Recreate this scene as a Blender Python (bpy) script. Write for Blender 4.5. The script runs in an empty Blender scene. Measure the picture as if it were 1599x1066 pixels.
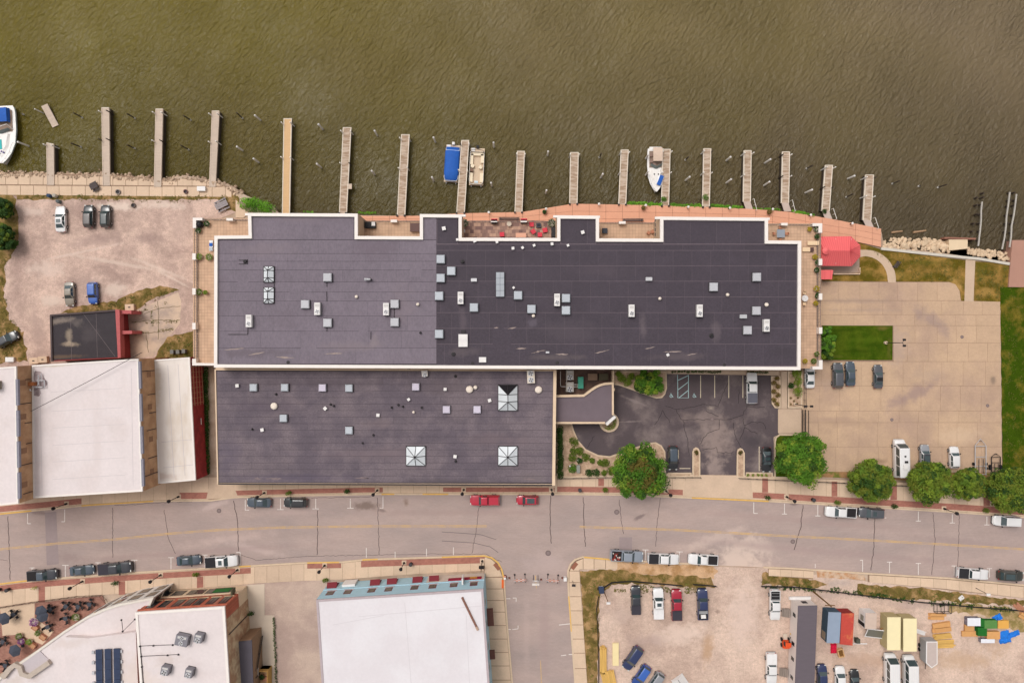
import bpy,bmesh,math,random
from mathutils import Vector,Matrix,noise as mnoise
R = random.Random(7)
scene = bpy.context.scene
col = scene.collection
# ------------------------------------------------------------------ camera
H = 133.25          # camera height over the street
K = 0.125           # metres per photograph pixel at street level
CX,CY = 799.5,533.0
cam_d = bpy.data.cameras.new('camera')
cam_d.sensor_width = 36.0
cam_d.lens = 24.0
cam_d.clip_start = 1.0
cam_d.clip_end = 2000.0
cam = bpy.data.objects.new('camera',cam_d)
col.objects.link(cam)
cam.location = (0,0,H)
cam.rotation_euler = (0,0,0)
scene.camera = cam
# ------------------------------------------------------------------ overcast sky and soft sun
SUN_EL,SUN_AZ = math.radians(62),math.radians(-42)
world = bpy.data.worlds.new('World')
scene.world = world
world.use_nodes = True
wn,wl = world.node_tree.nodes,world.node_tree.links
wn.clear()
sky = wn.new('ShaderNodeTexSky')
sky.sky_type = 'NISHITA'
sky.sun_disc = False
sky.sun_elevation = SUN_EL
sky.sun_rotation = SUN_AZ
sky.air_density = 1.0
sky.dust_density = 5.0
sky.ozone_density = 1.0
hs = wn.new('ShaderNodeHueSaturation')
hs.inputs['Saturation'].default_value = 0.12      # cloud cover: nearly colourless sky light
bg = wn.new('ShaderNodeBackground')
bg.inputs['Strength'].default_value = 0.15
wo = wn.new('ShaderNodeOutputWorld')
wl.new(sky.outputs[0],hs.inputs['Color'])
wl.new(hs.outputs[0],bg.inputs['Color'])
wl.new(bg.outputs[0],wo.inputs['Surface'])
sun_d = bpy.data.lights.new('sun','SUN')
sun_d.energy = 1.0
sun_d.angle = math.radians(22)
sun_d.color = (1.0,0.96,0.9)
sun = bpy.data.objects.new('sun',sun_d)
col.objects.link(sun)
sd = Vector((math.sin(SUN_AZ) * math.cos(SUN_EL),math.cos(SUN_AZ) * math.cos(SUN_EL),math.sin(SUN_EL)))
sun.rotation_euler = (-sd).to_track_quat('-Z','Y').to_euler()
vs = scene.view_settings
vs.view_transform = 'Standard'
vs.look = 'None'
vs.gamma = 1.0
vs.use_curve_mapping = False
vs.exposure = 0.0
# ------------------------------------------------------------------ helpers
def P(px,py,z=0.0):
  """world point that stands at photograph position (px, py) when its height is z"""
  s = K * (H - z) / H
  return ((px - CX) * s,(CY - py) * s,z)
def P2(px,py,z=0.0):
  return P(px,py,z)[:2]
def lin(c):
  return tuple(((v / 255.0) / 12.92 if v / 255.0 <= 0.04045 else ((v / 255.0 + 0.055) / 1.055) ** 2.4) for v in c)
MATS = {}
ALB = 0.86
def M(name,c,rough=0.85,c2=None,n=(),rnd=0.0,bump=0.0,bscale=20.0,metal=0.0,spec=0.3,mixscale=0.3,
    mixlo=0.42,mixhi=0.58,dist=0.0,stretch=None,alb=None,mdetail=6.0):
  """procedural material: colour c (photograph sRGB), patches of c2, noise layers n=[(scale, amount)], bump"""
  if name in MATS:
    return MATS[name]
  a = ALB if alb is None else alb
  m = bpy.data.materials.new(name)
  m.use_nodes = True
  nt = m.node_tree
  N,L = nt.nodes,nt.links
  b = N['Principled BSDF']
  b.inputs['Roughness'].default_value = rough
  b.inputs['Metallic'].default_value = metal
  b.inputs['Specular IOR Level'].default_value = spec
  base = tuple(v * a for v in lin(c)) + (1,)
  tc = N.new('ShaderNodeTexCoord')
  vec = tc.outputs['Object']
  if stretch:
    mp = N.new('ShaderNodeMapping')
    mp.inputs['Scale'].default_value = stretch
    L.new(vec,mp.inputs['Vector'])
    vec = mp.outputs[0]
  out = None
  if c2 is not None:
    nz = N.new('ShaderNodeTexNoise')
    nz.inputs['Scale'].default_value = mixscale
    nz.inputs['Detail'].default_value = mdetail
    nz.inputs['Roughness'].default_value = 0.62
    nz.inputs['Distortion'].default_value = dist
    L.new(vec,nz.inputs['Vector'])
    mr = N.new('ShaderNodeMapRange')
    mr.inputs['From Min'].default_value = mixlo
    mr.inputs['From Max'].default_value = mixhi
    L.new(nz.outputs['Fac'],mr.inputs['Value'])
    mx = N.new('ShaderNodeMix')
    mx.data_type = 'RGBA'
    mx.inputs['A'].default_value = base
    mx.inputs['B'].default_value = tuple(v * a for v in lin(c2)) + (1,)
    L.new(mr.outputs[0],mx.inputs['Factor'])
    out = mx.outputs['Result']
  val = None
  for (s,am) in n:
    nz = N.new('ShaderNodeTexNoise')
    nz.inputs['Scale'].default_value = s
    nz.inputs['Detail'].default_value = 5.0
    nz.inputs['Roughness'].default_value = 0.6
    L.new(vec,nz.inputs['Vector'])
    mr = N.new('ShaderNodeMapRange')
    mr.inputs['From Min'].default_value = 0.25
    mr.inputs['From Max'].default_value = 0.75
    mr.inputs['To Min'].default_value = 1.0 - am
    mr.inputs['To Max'].default_value = 1.0 + am
    mr.clamp = False
    L.new(nz.outputs['Fac'],mr.inputs['Value'])
    if val is None:
      val = mr.outputs[0]
    else:
      mm = N.new('ShaderNodeMath'); mm.operation = 'MULTIPLY'
      L.new(val,mm.inputs[0]); L.new(mr.outputs[0],mm.inputs[1])
      val = mm.outputs[0]
  if rnd:
    oi = N.new('ShaderNodeObjectInfo')
    mr = N.new('ShaderNodeMapRange')
    mr.inputs['To Min'].default_value = 1.0 - rnd
    mr.inputs['To Max'].default_value = 1.0 + rnd
    L.new(oi.outputs['Random'],mr.inputs['Value'])
    if val is None:
      val = mr.outputs[0]
    else:
      mm = N.new('ShaderNodeMath'); mm.operation = 'MULTIPLY'
      L.new(val,mm.inputs[0]); L.new(mr.outputs[0],mm.inputs[1])
      val = mm.outputs[0]
  if val is not None:
    vm = N.new('ShaderNodeVectorMath'); vm.operation = 'SCALE'
    if out is None:
      vm.inputs[0].default_value = base[:3]
    else:
      L.new(out,vm.inputs[0])
    L.new(val,vm.inputs['Scale'])
    out = vm.outputs[0]
  if out is None:
    b.inputs['Base Color'].default_value = base
  else:
    L.new(out,b.inputs['Base Color'])
  if bump:
    nz = N.new('ShaderNodeTexNoise')
    nz.inputs['Scale'].default_value = bscale
    nz.inputs['Detail'].default_value = 4.0
    L.new(vec,nz.inputs['Vector'])
    bp = N.new('ShaderNodeBump')
    bp.inputs['Strength'].default_value = bump
    bp.inputs['Distance'].default_value = 0.05
    L.new(nz.outputs['Fac'],bp.inputs['Height'])
    L.new(bp.outputs[0],b.inputs['Normal'])
  MATS[name] = m
  return m
def stains(m,lst,seed=0.0):
  """dirt, wear and spills on a surface: (px, py, rx, ry, degrees, colour, strength) with ragged soft edges"""
  nt = m.node_tree
  N,L = nt.nodes,nt.links
  b = N['Principled BSDF']
  inp = b.inputs['Base Color']
  cur = inp.links[0].from_socket if inp.links else None
  tc = N.new('ShaderNodeTexCoord')
  nz = N.new('ShaderNodeTexNoise')
  nz.inputs['Scale'].default_value = .55
  nz.inputs['Detail'].default_value = 7
  nz.inputs['Roughness'].default_value = .68
  L.new(tc.outputs['Object'],nz.inputs['Vector'])
  for (px,py,rx,ry,deg,c,st) in lst:
    x,y,_ = P(px,py)
    mp = N.new('ShaderNodeMapping')
    mp.vector_type = 'TEXTURE'
    mp.inputs['Location'].default_value = (x,y,0)
    mp.inputs['Rotation'].default_value = (0,0,math.radians(deg))
    mp.inputs['Scale'].default_value = (rx * K,ry * K,1000)
    L.new(tc.outputs['Object'],mp.inputs['Vector'])
    ln = N.new('ShaderNodeVectorMath'); ln.operation = 'LENGTH'
    L.new(mp.outputs[0],ln.inputs[0])
    ad = N.new('ShaderNodeMath'); ad.operation = 'MULTIPLY_ADD'
    L.new(nz.outputs['Fac'],ad.inputs[0]); ad.inputs[1].default_value = 2.2
    L.new(ln.outputs['Value'],ad.inputs[2])
    mr = N.new('ShaderNodeMapRange'); mr.interpolation_type = 'SMOOTHSTEP'
    mr.inputs['From Min'].default_value = 1.25; mr.inputs['From Max'].default_value = 2.15
    mr.inputs['To Min'].default_value = st; mr.inputs['To Max'].default_value = 0
    L.new(ad.outputs[0],mr.inputs['Value'])
    mx = N.new('ShaderNodeMix'); mx.data_type = 'RGBA'
    L.new(mr.outputs[0],mx.inputs['Factor'])
    if cur is None: mx.inputs['A'].default_value = inp.default_value
    else: L.new(cur,mx.inputs['A'])
    mx.inputs['B'].default_value = tuple(v * ALB for v in lin(c)) + (1,)
    cur = mx.outputs['Result']
  L.new(cur,inp)
def area2(p):
  return sum(p[i][0] * p[(i + 1) % len(p)][1] - p[(i + 1) % len(p)][0] * p[i][1] for i in range(len(p)))
class MB:
  """collects faces; build() links them as one mesh object"""
  def __init__(s):
    s.v,s.f,s.m = [],[],[]
    s.cur = 0
  def add(s,vs,fs):
    o = len(s.v)
    s.v += [tuple(p) for p in vs]
    s.f += [tuple(i + o for i in f) for f in fs]
    s.m += [s.cur] * len(fs)
    return s
  def box(s,x0,x1,y0,y1,z0,z1):
    return s.add([(x0,y0,z0),(x1,y0,z0),(x1,y1,z0),(x0,y1,z0),(x0,y0,z1),(x1,y0,z1),(x1,y1,z1),(x0,y1,z1)],
    [(3,2,1,0),(4,5,6,7),(0,1,5,4),(1,2,6,5),(2,3,7,6),(3,0,4,7)])
  def obox(s,c,l,w,h,rot=0.0):
    """box with base centre c, turned by rot about z"""
    ca,sa = math.cos(rot),math.sin(rot)
    q = []
    for z in (c[2],c[2] + h):
      for (a,b) in ((-l / 2,-w / 2),(l / 2,-w / 2),(l / 2,w / 2),(-l / 2,w / 2)):
        q.append((c[0] + a * ca - b * sa,c[1] + a * sa + b * ca,z))
    return s.add(q,[(3,2,1,0),(4,5,6,7),(0,1,5,4),(1,2,6,5),(2,3,7,6),(3,0,4,7)])
  def prism(s,pts,z0,z1):
    pts = [p[:2] for p in pts]
    if area2(pts) < 0:
      pts = pts[::-1]
    k = len(pts)
    z0s = z0 if isinstance(z0,(list,tuple)) else [z0] * k
    z1s = z1 if isinstance(z1,(list,tuple)) else [z1] * k
    q = [(p[0],p[1],z) for p,z in zip(pts,z0s)] + [(p[0],p[1],z) for p,z in zip(pts,z1s)]
    fs = [tuple(range(k - 1,-1,-1)),tuple(range(k,2 * k))]
    fs += [(i,(i + 1) % k,(i + 1) % k + k,i + k) for i in range(k)]
    return s.add(q,fs)
  def tube(s,a,b,r,n=8,r1=None,caps=True):
    a,b = Vector(a),Vector(b)
    r1 = r if r1 is None else r1
    d = (b - a)
    if d.length < 1e-6:
      return s
    d.normalize()
    u = d.orthogonal().normalized()
    w = d.cross(u)
    q = []
    for (c,rr) in ((a,r),(b,r1)):
      for i in range(n):
        t = 2 * math.pi * i / n
        q.append(c + u * (math.cos(t) * rr) + w * (math.sin(t) * rr))
    fs = [(i,(i + 1) % n,(i + 1) % n + n,i + n) for i in range(n)]
    if caps:
      fs += [tuple(range(n - 1,-1,-1)),tuple(range(n,2 * n))]
    return s.add(q,fs)
  def path(s,pts,r,n=6):
    for a,b in zip(pts,pts[1:]):
      s.tube(a,b,r,n)
    return s
  def lathe(s,prof,n=16,c=(0,0,0)):
    """prof: (radius, z) from bottom to top"""
    q = []
    for (r,z) in prof:
      for i in range(n):
        t = 2 * math.pi * i / n
        q.append((c[0] + r * math.cos(t),c[1] + r * math.sin(t),c[2] + z))
    fs = []
    for j in range(len(prof) - 1):
      for i in range(n):
        fs.append((j * n + i,j * n + (i + 1) % n,(j + 1) * n + (i + 1) % n,(j + 1) * n + i))
    fs.append(tuple(range(n - 1,-1,-1)))
    k = (len(prof) - 1) * n
    fs.append(tuple(range(k,k + n)))
    return s.add(q,fs)
  def slab4(s,q,t):
    """quad q (4 points, anticlockwise seen from outside) thickened inwards by t"""
    q = [Vector(p) for p in q]
    nrm = (q[1] - q[0]).cross(q[3] - q[0]).normalized()
    b = [p - nrm * t for p in q]
    return s.add(b + q,[(3,2,1,0),(4,5,6,7),(0,1,5,4),(1,2,6,5),(2,3,7,6),(3,0,4,7)])
  def mesh(s,name,mats,smooth=False):
    me = bpy.data.meshes.new(name)
    me.from_pydata(s.v,[],s.f)
    for mt in (mats if isinstance(mats,(list,tuple)) else [mats]):
      me.materials.append(mt)
    if any(s.m):
      me.polygons.foreach_set('material_index',s.m)
    if smooth:
      me.polygons.foreach_set('use_smooth',[True] * len(me.polygons))
    me.update()
    return me
  def build(s,name,mats,parent=None,loc=None,rot=0.0,smooth=False):
    return ob(name,s.mesh(name,mats,smooth),parent,loc,rot)
def ob(name,me,parent=None,loc=None,rot=0.0):
  o = bpy.data.objects.new(name,me)
  col.objects.link(o)
  if parent is not None:
    o.parent = parent
  if loc is not None:
    o.location = loc if len(loc) == 3 else (loc[0],loc[1],0)
  if rot:
    o.rotation_euler = (0,0,rot)
  return o
def tag(o,label=None,cat=None,group=None,kind=None):
  if label: o['label'] = label
  if cat: o['category'] = cat
  if group: o['group'] = group
  if kind: o['kind'] = kind
  return o
def thing(name,label,cat,loc=(0,0,0),rot=0.0,group=None):
  o = ob(name,None,None,loc,rot)
  o.empty_display_size = 0.3
  return tag(o,label,cat,group)
def struct(name,mb,mats,smooth=False):
  return tag(mb.build(name,mats,smooth=smooth),kind='structure')
def copy_tree(o,parent=None):
  c = o.copy()
  col.objects.link(c)
  c.parent = parent
  for ch in o.children:
    copy_tree(ch,c)
  return c
def ppoly(pts,z):
  return [P2(x,y,z) for x,y in pts]
def slab(name,pts,z,mat,zb=-0.6,kind='structure',parent=None):
  mb = MB().prism(ppoly(pts,z),zb,z)
  o = mb.build(name,mat,parent)
  if kind and parent is None:
    o['kind'] = kind
  return o
def rough_poly(pts,step=6.0,amp=2.0,seed=1):
  """outline with an uneven edge (photograph pixels)"""
  r = random.Random(seed)
  out = []
  for (a,b) in zip(pts,pts[1:] + pts[:1]):
    d = math.hypot(b[0] - a[0],b[1] - a[1])
    k = max(1,int(d / step))
    for i in range(k):
      t = i / k
      out.append((a[0] + (b[0] - a[0]) * t + r.uniform(-amp,amp),a[1] + (b[1] - a[1]) * t + r.uniform(-amp,amp)))
  return out
def interp(line,x):
  """y of a polyline (sorted by x) at x"""
  if x <= line[0][0]:
    a,b = line[0],line[1]
  elif x >= line[-1][0]:
    a,b = line[-2],line[-1]
  else:
    for a,b in zip(line,line[1:]):
      if a[0] <= x <= b[0]:
        break
  return a[1] + (b[1] - a[1]) * (x - a[0]) / (b[0] - a[0])
def ribbon(pts,w):
  """outline polygon of a strip of width w along pts (world 2-D)"""
  L_,R_ = [],[]
  for i,p in enumerate(pts):
    a = pts[max(0,i - 1)]
    b = pts[min(len(pts) - 1,i + 1)]
    d = Vector((b[0] - a[0],b[1] - a[1]))
    d.normalize()
    nrm = Vector((-d.y,d.x))
    L_.append((p[0] + nrm.x * w / 2,p[1] + nrm.y * w / 2))
    R_.append((p[0] - nrm.x * w / 2,p[1] - nrm.y * w / 2))
  return L_,R_
def add_ribbon(mb,pts,w,z0,z1):
  L_,R_ = ribbon(pts,w)
  k = len(pts)
  vs_ = [(p[0],p[1],z1) for p in L_] + [(p[0],p[1],z1) for p in R_] + [(p[0],p[1],z0) for p in L_] + [(p[0],p[1],z0) for p in R_]
  fs = []
  for i in range(k - 1):
    fs.append((i + k,i + k + 1,i + 1,i))
    fs.append((i,i + 1,i + 1 + 2 * k,i + 2 * k))
    fs.append((i + k + 1,i + k,i + 3 * k,i + 3 * k + 1))
  fs.append((0,2 * k,3 * k,k))
  fs.append((k - 1,2 * k - 1,4 * k - 1,3 * k - 1))
  return mb.add(vs_,fs)
def offset_poly(pts,d):
  """inward mitre offset by d of an anticlockwise polygon"""
  k = len(pts)
  out = []
  for i in range(k):
    p0,p1,p2 = Vector(pts[i - 1]),Vector(pts[i]),Vector(pts[(i + 1) % k])
    d1 = (p1 - p0).normalized(); d2 = (p2 - p1).normalized()
    n1 = Vector((-d1.y,d1.x)); n2 = Vector((-d2.y,d2.x))
    m = (n1 + n2)
    m = m / max(0.15,m.dot(n1)) if m.length > 1e-6 else n1
    out.append((p1.x + m.x * d,p1.y + m.y * d))
  return out
def ring(mb,pts,w,z0,z1):
  """wall of thickness w along the inside of a closed outline"""
  pts = [p[:2] for p in pts]
  if area2(pts) < 0:
    pts = pts[::-1]
  q = offset_poly(pts,w)
  k = len(pts)
  vs_ = [(p[0],p[1],z0) for p in pts] + [(p[0],p[1],z1) for p in pts] + [(p[0],p[1],z0) for p in q] + [(p[0],p[1],z1) for p in q]
  fs = []
  for i in range(k):
    j = (i + 1) % k
    fs += [(i,j,j + k,i + k),(i + k,j + k,j + 3 * k,i + 3 * k),(j + 2 * k,i + 2 * k,i + 3 * k,j + 3 * k),(j,i,i + 2 * k,j + 2 * k)]
  return mb.add(vs_,fs)
def wallbox(mb,A,B,u0,u1,z0,z1,out=0.03,into=0.1):
  """box on the wall from A to B (2-D, outside on the right-hand side of A->B), u in metres along it"""
  a,b = Vector(A),Vector(B)
  d = (b - a).normalized()
  n = Vector((d.y,-d.x))
  p0,p1 = a + d * u0,a + d * u1
  c = [p0 + n * out,p1 + n * out,p1 - n * into,p0 - n * into]
  return mb.prism([(p.x,p.y) for p in c],z0,z1)
ORD = ['first','second','third','fourth','fifth','sixth','seventh','eighth','ninth','tenth','eleventh','twelfth',
    'thirteenth','fourteenth','fifteenth','sixteenth','seventeenth','eighteenth']
# ------------------------------------------------------------------ materials of the setting
m_dirt = M('dirt',(196,172,152),c2=(172,146,124),n=[(0.9,.10),(9,.12)],mixscale=0.12,bump=.3,bscale=12)
m_gravel = M('gravel',(208,178,162),c2=(174,146,134),n=[(0.25,.16),(1.3,.18),(4,.2),(14,.16)],mixscale=0.13,mixlo=.40,mixhi=.62,bump=.4,bscale=16,dist=.6)
m_gravel2 = M('tan_gravel',(214,186,168),c2=(190,162,146),n=[(0.3,.12),(1.6,.16),(4,.18),(14,.16)],mixscale=0.11,mixlo=.42,mixhi=.62,bump=.4,bscale=16,dist=.5)
m_road = M('worn_asphalt',(182,159,150),c2=(164,146,140),n=[(0.6,.05),(3.5,.07),(12,.08)],mixscale=0.22,mixlo=.35,mixhi=.68,stretch=(.35,1,1),bump=.15,bscale=40)
m_asph = M('dark_asphalt',(90,78,80),c2=(140,124,120),n=[(0.5,.08),(3.5,.12),(9,.08)],mixscale=0.10,mixlo=.50,mixhi=.68,bump=.15,bscale=40)
m_conc = M('concrete',(206,178,153),n=[(0.35,.08),(3,.06),(20,.05)],rnd=.05,bump=.1,bscale=30)
m_walk = M('pavement_concrete',(216,187,160),n=[(0.5,.07),(4,.05)],rnd=.05,bump=.1,bscale=30)
m_lotc = M('lot_concrete',(198,166,137),c2=(178,148,128),n=[(0.4,.07),(2,.06),(5,.09)],rnd=.03,mixscale=.07,mixlo=.46,mixhi=.66,bump=.1,bscale=30)
m_joint = M('joint_filler',(152,124,102),n=[(2,.2)])
m_kerb = M('kerb_concrete',(214,188,160),n=[(1.0,.1),(8,.08)])
m_yellow = M('yellow_paint',(226,178,92),n=[(1.2,.14),(14,.12)],rough=.7)
m_linepaint = M('worn_yellow_line',(214,172,106),c2=(186,158,134),n=[(6,.1)],mixscale=.6,mixlo=.40,mixhi=.62)
m_white = M('white_line_paint',(232,222,214),c2=(200,184,178),mixscale=2.5,mixlo=.5,mixhi=.7)
m_crack = M('crack_sealant',(88,72,68),n=[(3,.25)])
m_lawn = M('lawn',(58,80,12),c2=(78,92,20),n=[(0.8,.18),(7,.3)],mixscale=.35,bump=.8,bscale=25,rough=1,spec=.05)
m_dry = M('dry_grass',(100,86,28),c2=(160,124,66),n=[(0.6,.2),(6,.3)],mixscale=.35,mixlo=.42,mixhi=.62,bump=.8,bscale=20,rough=1,spec=.05)
m_weed = M('weedy_ground',(112,94,46),c2=(172,136,92),n=[(0.9,.2),(7,.32)],mixscale=.5,mixlo=.45,mixhi=.62,bump=.8,bscale=20,rough=1)
m_mulch = M('mulch',(206,174,146),c2=(180,148,122),n=[(10,.2)],mixscale=1.2,bump=.5,bscale=25)
stains(m_road,[(572,790,26,9,0,(118,98,88),.75),(598,797,9,4,-10,(112,94,88),.7),(634,785,6,9,0,(120,92,72),.6),(1155,880,60,26,0,(216,190,174),.95),(1150,862,56,26,20,(212,188,174),.85),(1110,842,80,12,18,(206,182,170),.65),(1190,850,40,18,-30,(206,182,170),.6),(350,842,90,9,8,(200,175,166),.55),(390,855,70,7,-14,(202,178,170),.5),
  (850,880,46,26,0,(190,168,162),.5),(60,800,26,5,-5,(128,106,102),.5),(108,870,30,10,-6,(150,128,124),.5),(720,800,240,7,0,(168,144,138),.5),(300,862,260,6,4,(164,140,136),.5),(1250,812,260,7,-5,(168,144,138),.5),(1300,862,300,8,-5,(166,142,138),.5),(1500,845,120,8,-5,(160,138,134),.45),(1000,806,14,4,25,(118,100,98),.7),
  (850,980,12,90,0,(166,142,138),.5),(822,990,8,90,0,(190,166,158),.4),(330,790,34,7,20,(204,180,172),.55),(1240,786,12,4,0,(96,78,72),.5),(460,800,60,6,0,(194,168,160),.4)])
stains(m_lotc,[(1455,500,44,15,-38,(158,134,126),.7),(1425,615,58,15,28,(156,130,124),.7),(1330,470,90,5,0,(170,144,128),.6),(1350,484,80,4,0,(172,146,130),.5),(1300,655,50,6,0,(178,148,128),.6),(1400,540,25,40,0,(176,152,142),.5),(1550,592,7,9,0,(128,110,96),.7),(1450,585,30,12,0,(180,154,134),.5),(1330,660,60,10,0,(176,146,124),.6),(1500,680,50,16,0,(214,184,156),.5),(1375,720,14,6,0,(120,92,70),.5),(1310,600,40,12,0,(186,158,140),.5)])
stains(m_asph,[(1118,690,34,44,0,(158,138,130),.75),(1118,730,20,26,0,(162,142,134),.7),(1105,655,60,16,-8,(142,124,118),.6),(1040,690,60,14,12,(120,106,106),.5),(990,626,28,3,-22,(150,134,130),.6),(985,658,30,2,2,(150,134,130),.6),(1110,637,8,4,0,(176,158,144),.7),(1180,690,26,16,0,(72,64,68),.6),(920,690,20,20,0,(82,72,76),.5),(1100,600,60,10,0,(100,88,88),.4)])
stains(m_gravel,[(190,322,52,9,0,(228,206,190),.8),(260,320,46,8,-6,(226,204,188),.7),(50,330,26,10,0,(222,198,184),.6),(70,420,40,16,0,(222,198,184),.55),(180,452,24,16,0,(224,202,186),.65),(80,470,26,12,0,(222,200,184),.6),(150,375,60,12,8,(160,134,126),.6),(230,372,34,10,0,(158,132,124),.55),(180,410,100,5,-10,(222,198,182),.55),(250,420,70,4,-22,(224,200,184),.55),(270,435,50,3,-28,(226,204,188),.5),(130,440,40,10,0,(168,142,132),.5),(60,520,16,50,5,(166,140,130),.6),(280,360,20,30,0,(188,160,148),.5),(120,395,80,3,12,(218,194,180),.5),(207,322,8,6,0,(132,106,92),.6)])
stains(m_gravel2,[(1105,1010,12,34,-5,(184,146,112),.75),(1060,990,60,22,10,(232,206,190),.65),(1160,960,34,70,0,(224,198,184),.6),(1010,1000,40,16,0,(178,152,142),.6),(1060,925,60,8,0,(182,158,146),.5),(1350,1030,60,16,0,(196,162,138),.6),(1500,1030,70,20,0,(200,166,136),.65),(1520,960,40,8,0,(226,196,166),.7),(1300,930,50,6,0,(190,166,154),.6),(1420,945,40,8,0,(186,160,150),.6),(1120,955,5,4,0,(140,116,104),.6),(970,960,30,20,0,(206,180,166),.5),(1310,910,30,8,0,(180,162,154),.6),(1560,1000,30,30,0,(190,156,126),.5)])
stains(m_lawn,[(1380,512,16,5,0,(120,104,52),.7),(1300,556,30,4,0,(96,98,36),.6),(1350,530,40,6,0,(86,104,24),.6),(1320,515,30,4,4,(44,66,8),.6),(1388,540,5,20,0,(104,98,44),.6),(1340,548,40,4,0,(46,66,8),.6),(1230,690,20,10,0,(84,104,24),.5)])
stains(m_dry,[(1490,448,18,14,0,(186,148,88),.8),(1400,430,26,8,0,(170,136,74),.6),(1445,410,40,6,0,(84,84,24),.6),(1355,425,18,8,0,(92,88,28),.6),(1540,455,16,10,0,(178,140,80),.6),(1530,425,12,18,0,(80,84,22),.6)])
def brick_mat(name,c,c2,mortar,scale=1.0,rot=0.0):
  m = bpy.data.materials.new(name)
  m.use_nodes = True
  N,L = m.node_tree.nodes,m.node_tree.links
  b = N['Principled BSDF']
  b.inputs['Roughness'].default_value = .85
  tc = N.new('ShaderNodeTexCoord')
  mp = N.new('ShaderNodeMapping')
  mp.inputs['Rotation'].default_value = (0,0,rot)
  br = N.new('ShaderNodeTexBrick')
  br.inputs['Scale'].default_value = scale
  for k,cc in (('Color1',c),('Color2',c2),('Mortar',mortar)):
    br.inputs[k].default_value = tuple(v * ALB for v in lin(cc)) + (1,)
  br.inputs['Mortar Size'].default_value = .012
  br.inputs['Brick Width'].default_value = .4
  br.inputs['Row Height'].default_value = .2
  nz = N.new('ShaderNodeTexNoise')
  nz.inputs['Scale'].default_value = .8
  nz.inputs['Detail'].default_value = 5
  mr = N.new('ShaderNodeMapRange')
  mr.inputs['To Min'].default_value = .75
  mr.inputs['To Max'].default_value = 1.25
  vm = N.new('ShaderNodeVectorMath'); vm.operation = 'SCALE'
  L.new(tc.outputs['Object'],mp.inputs[0]); L.new(mp.outputs[0],br.inputs[0])
  L.new(tc.outputs['Object'],nz.inputs[0]); L.new(nz.outputs[0],mr.inputs[0])
  L.new(br.outputs[0],vm.inputs[0]); L.new(mr.outputs[0],vm.inputs['Scale'])
  L.new(vm.outputs[0],b.inputs['Base Color'])
  return m
m_brickpave = brick_mat('brick_paving',(178,116,98),(160,100,86),(150,104,90))
m_patio = brick_mat('patio_brick',(170,122,104),(146,98,84),(130,92,80))
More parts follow.
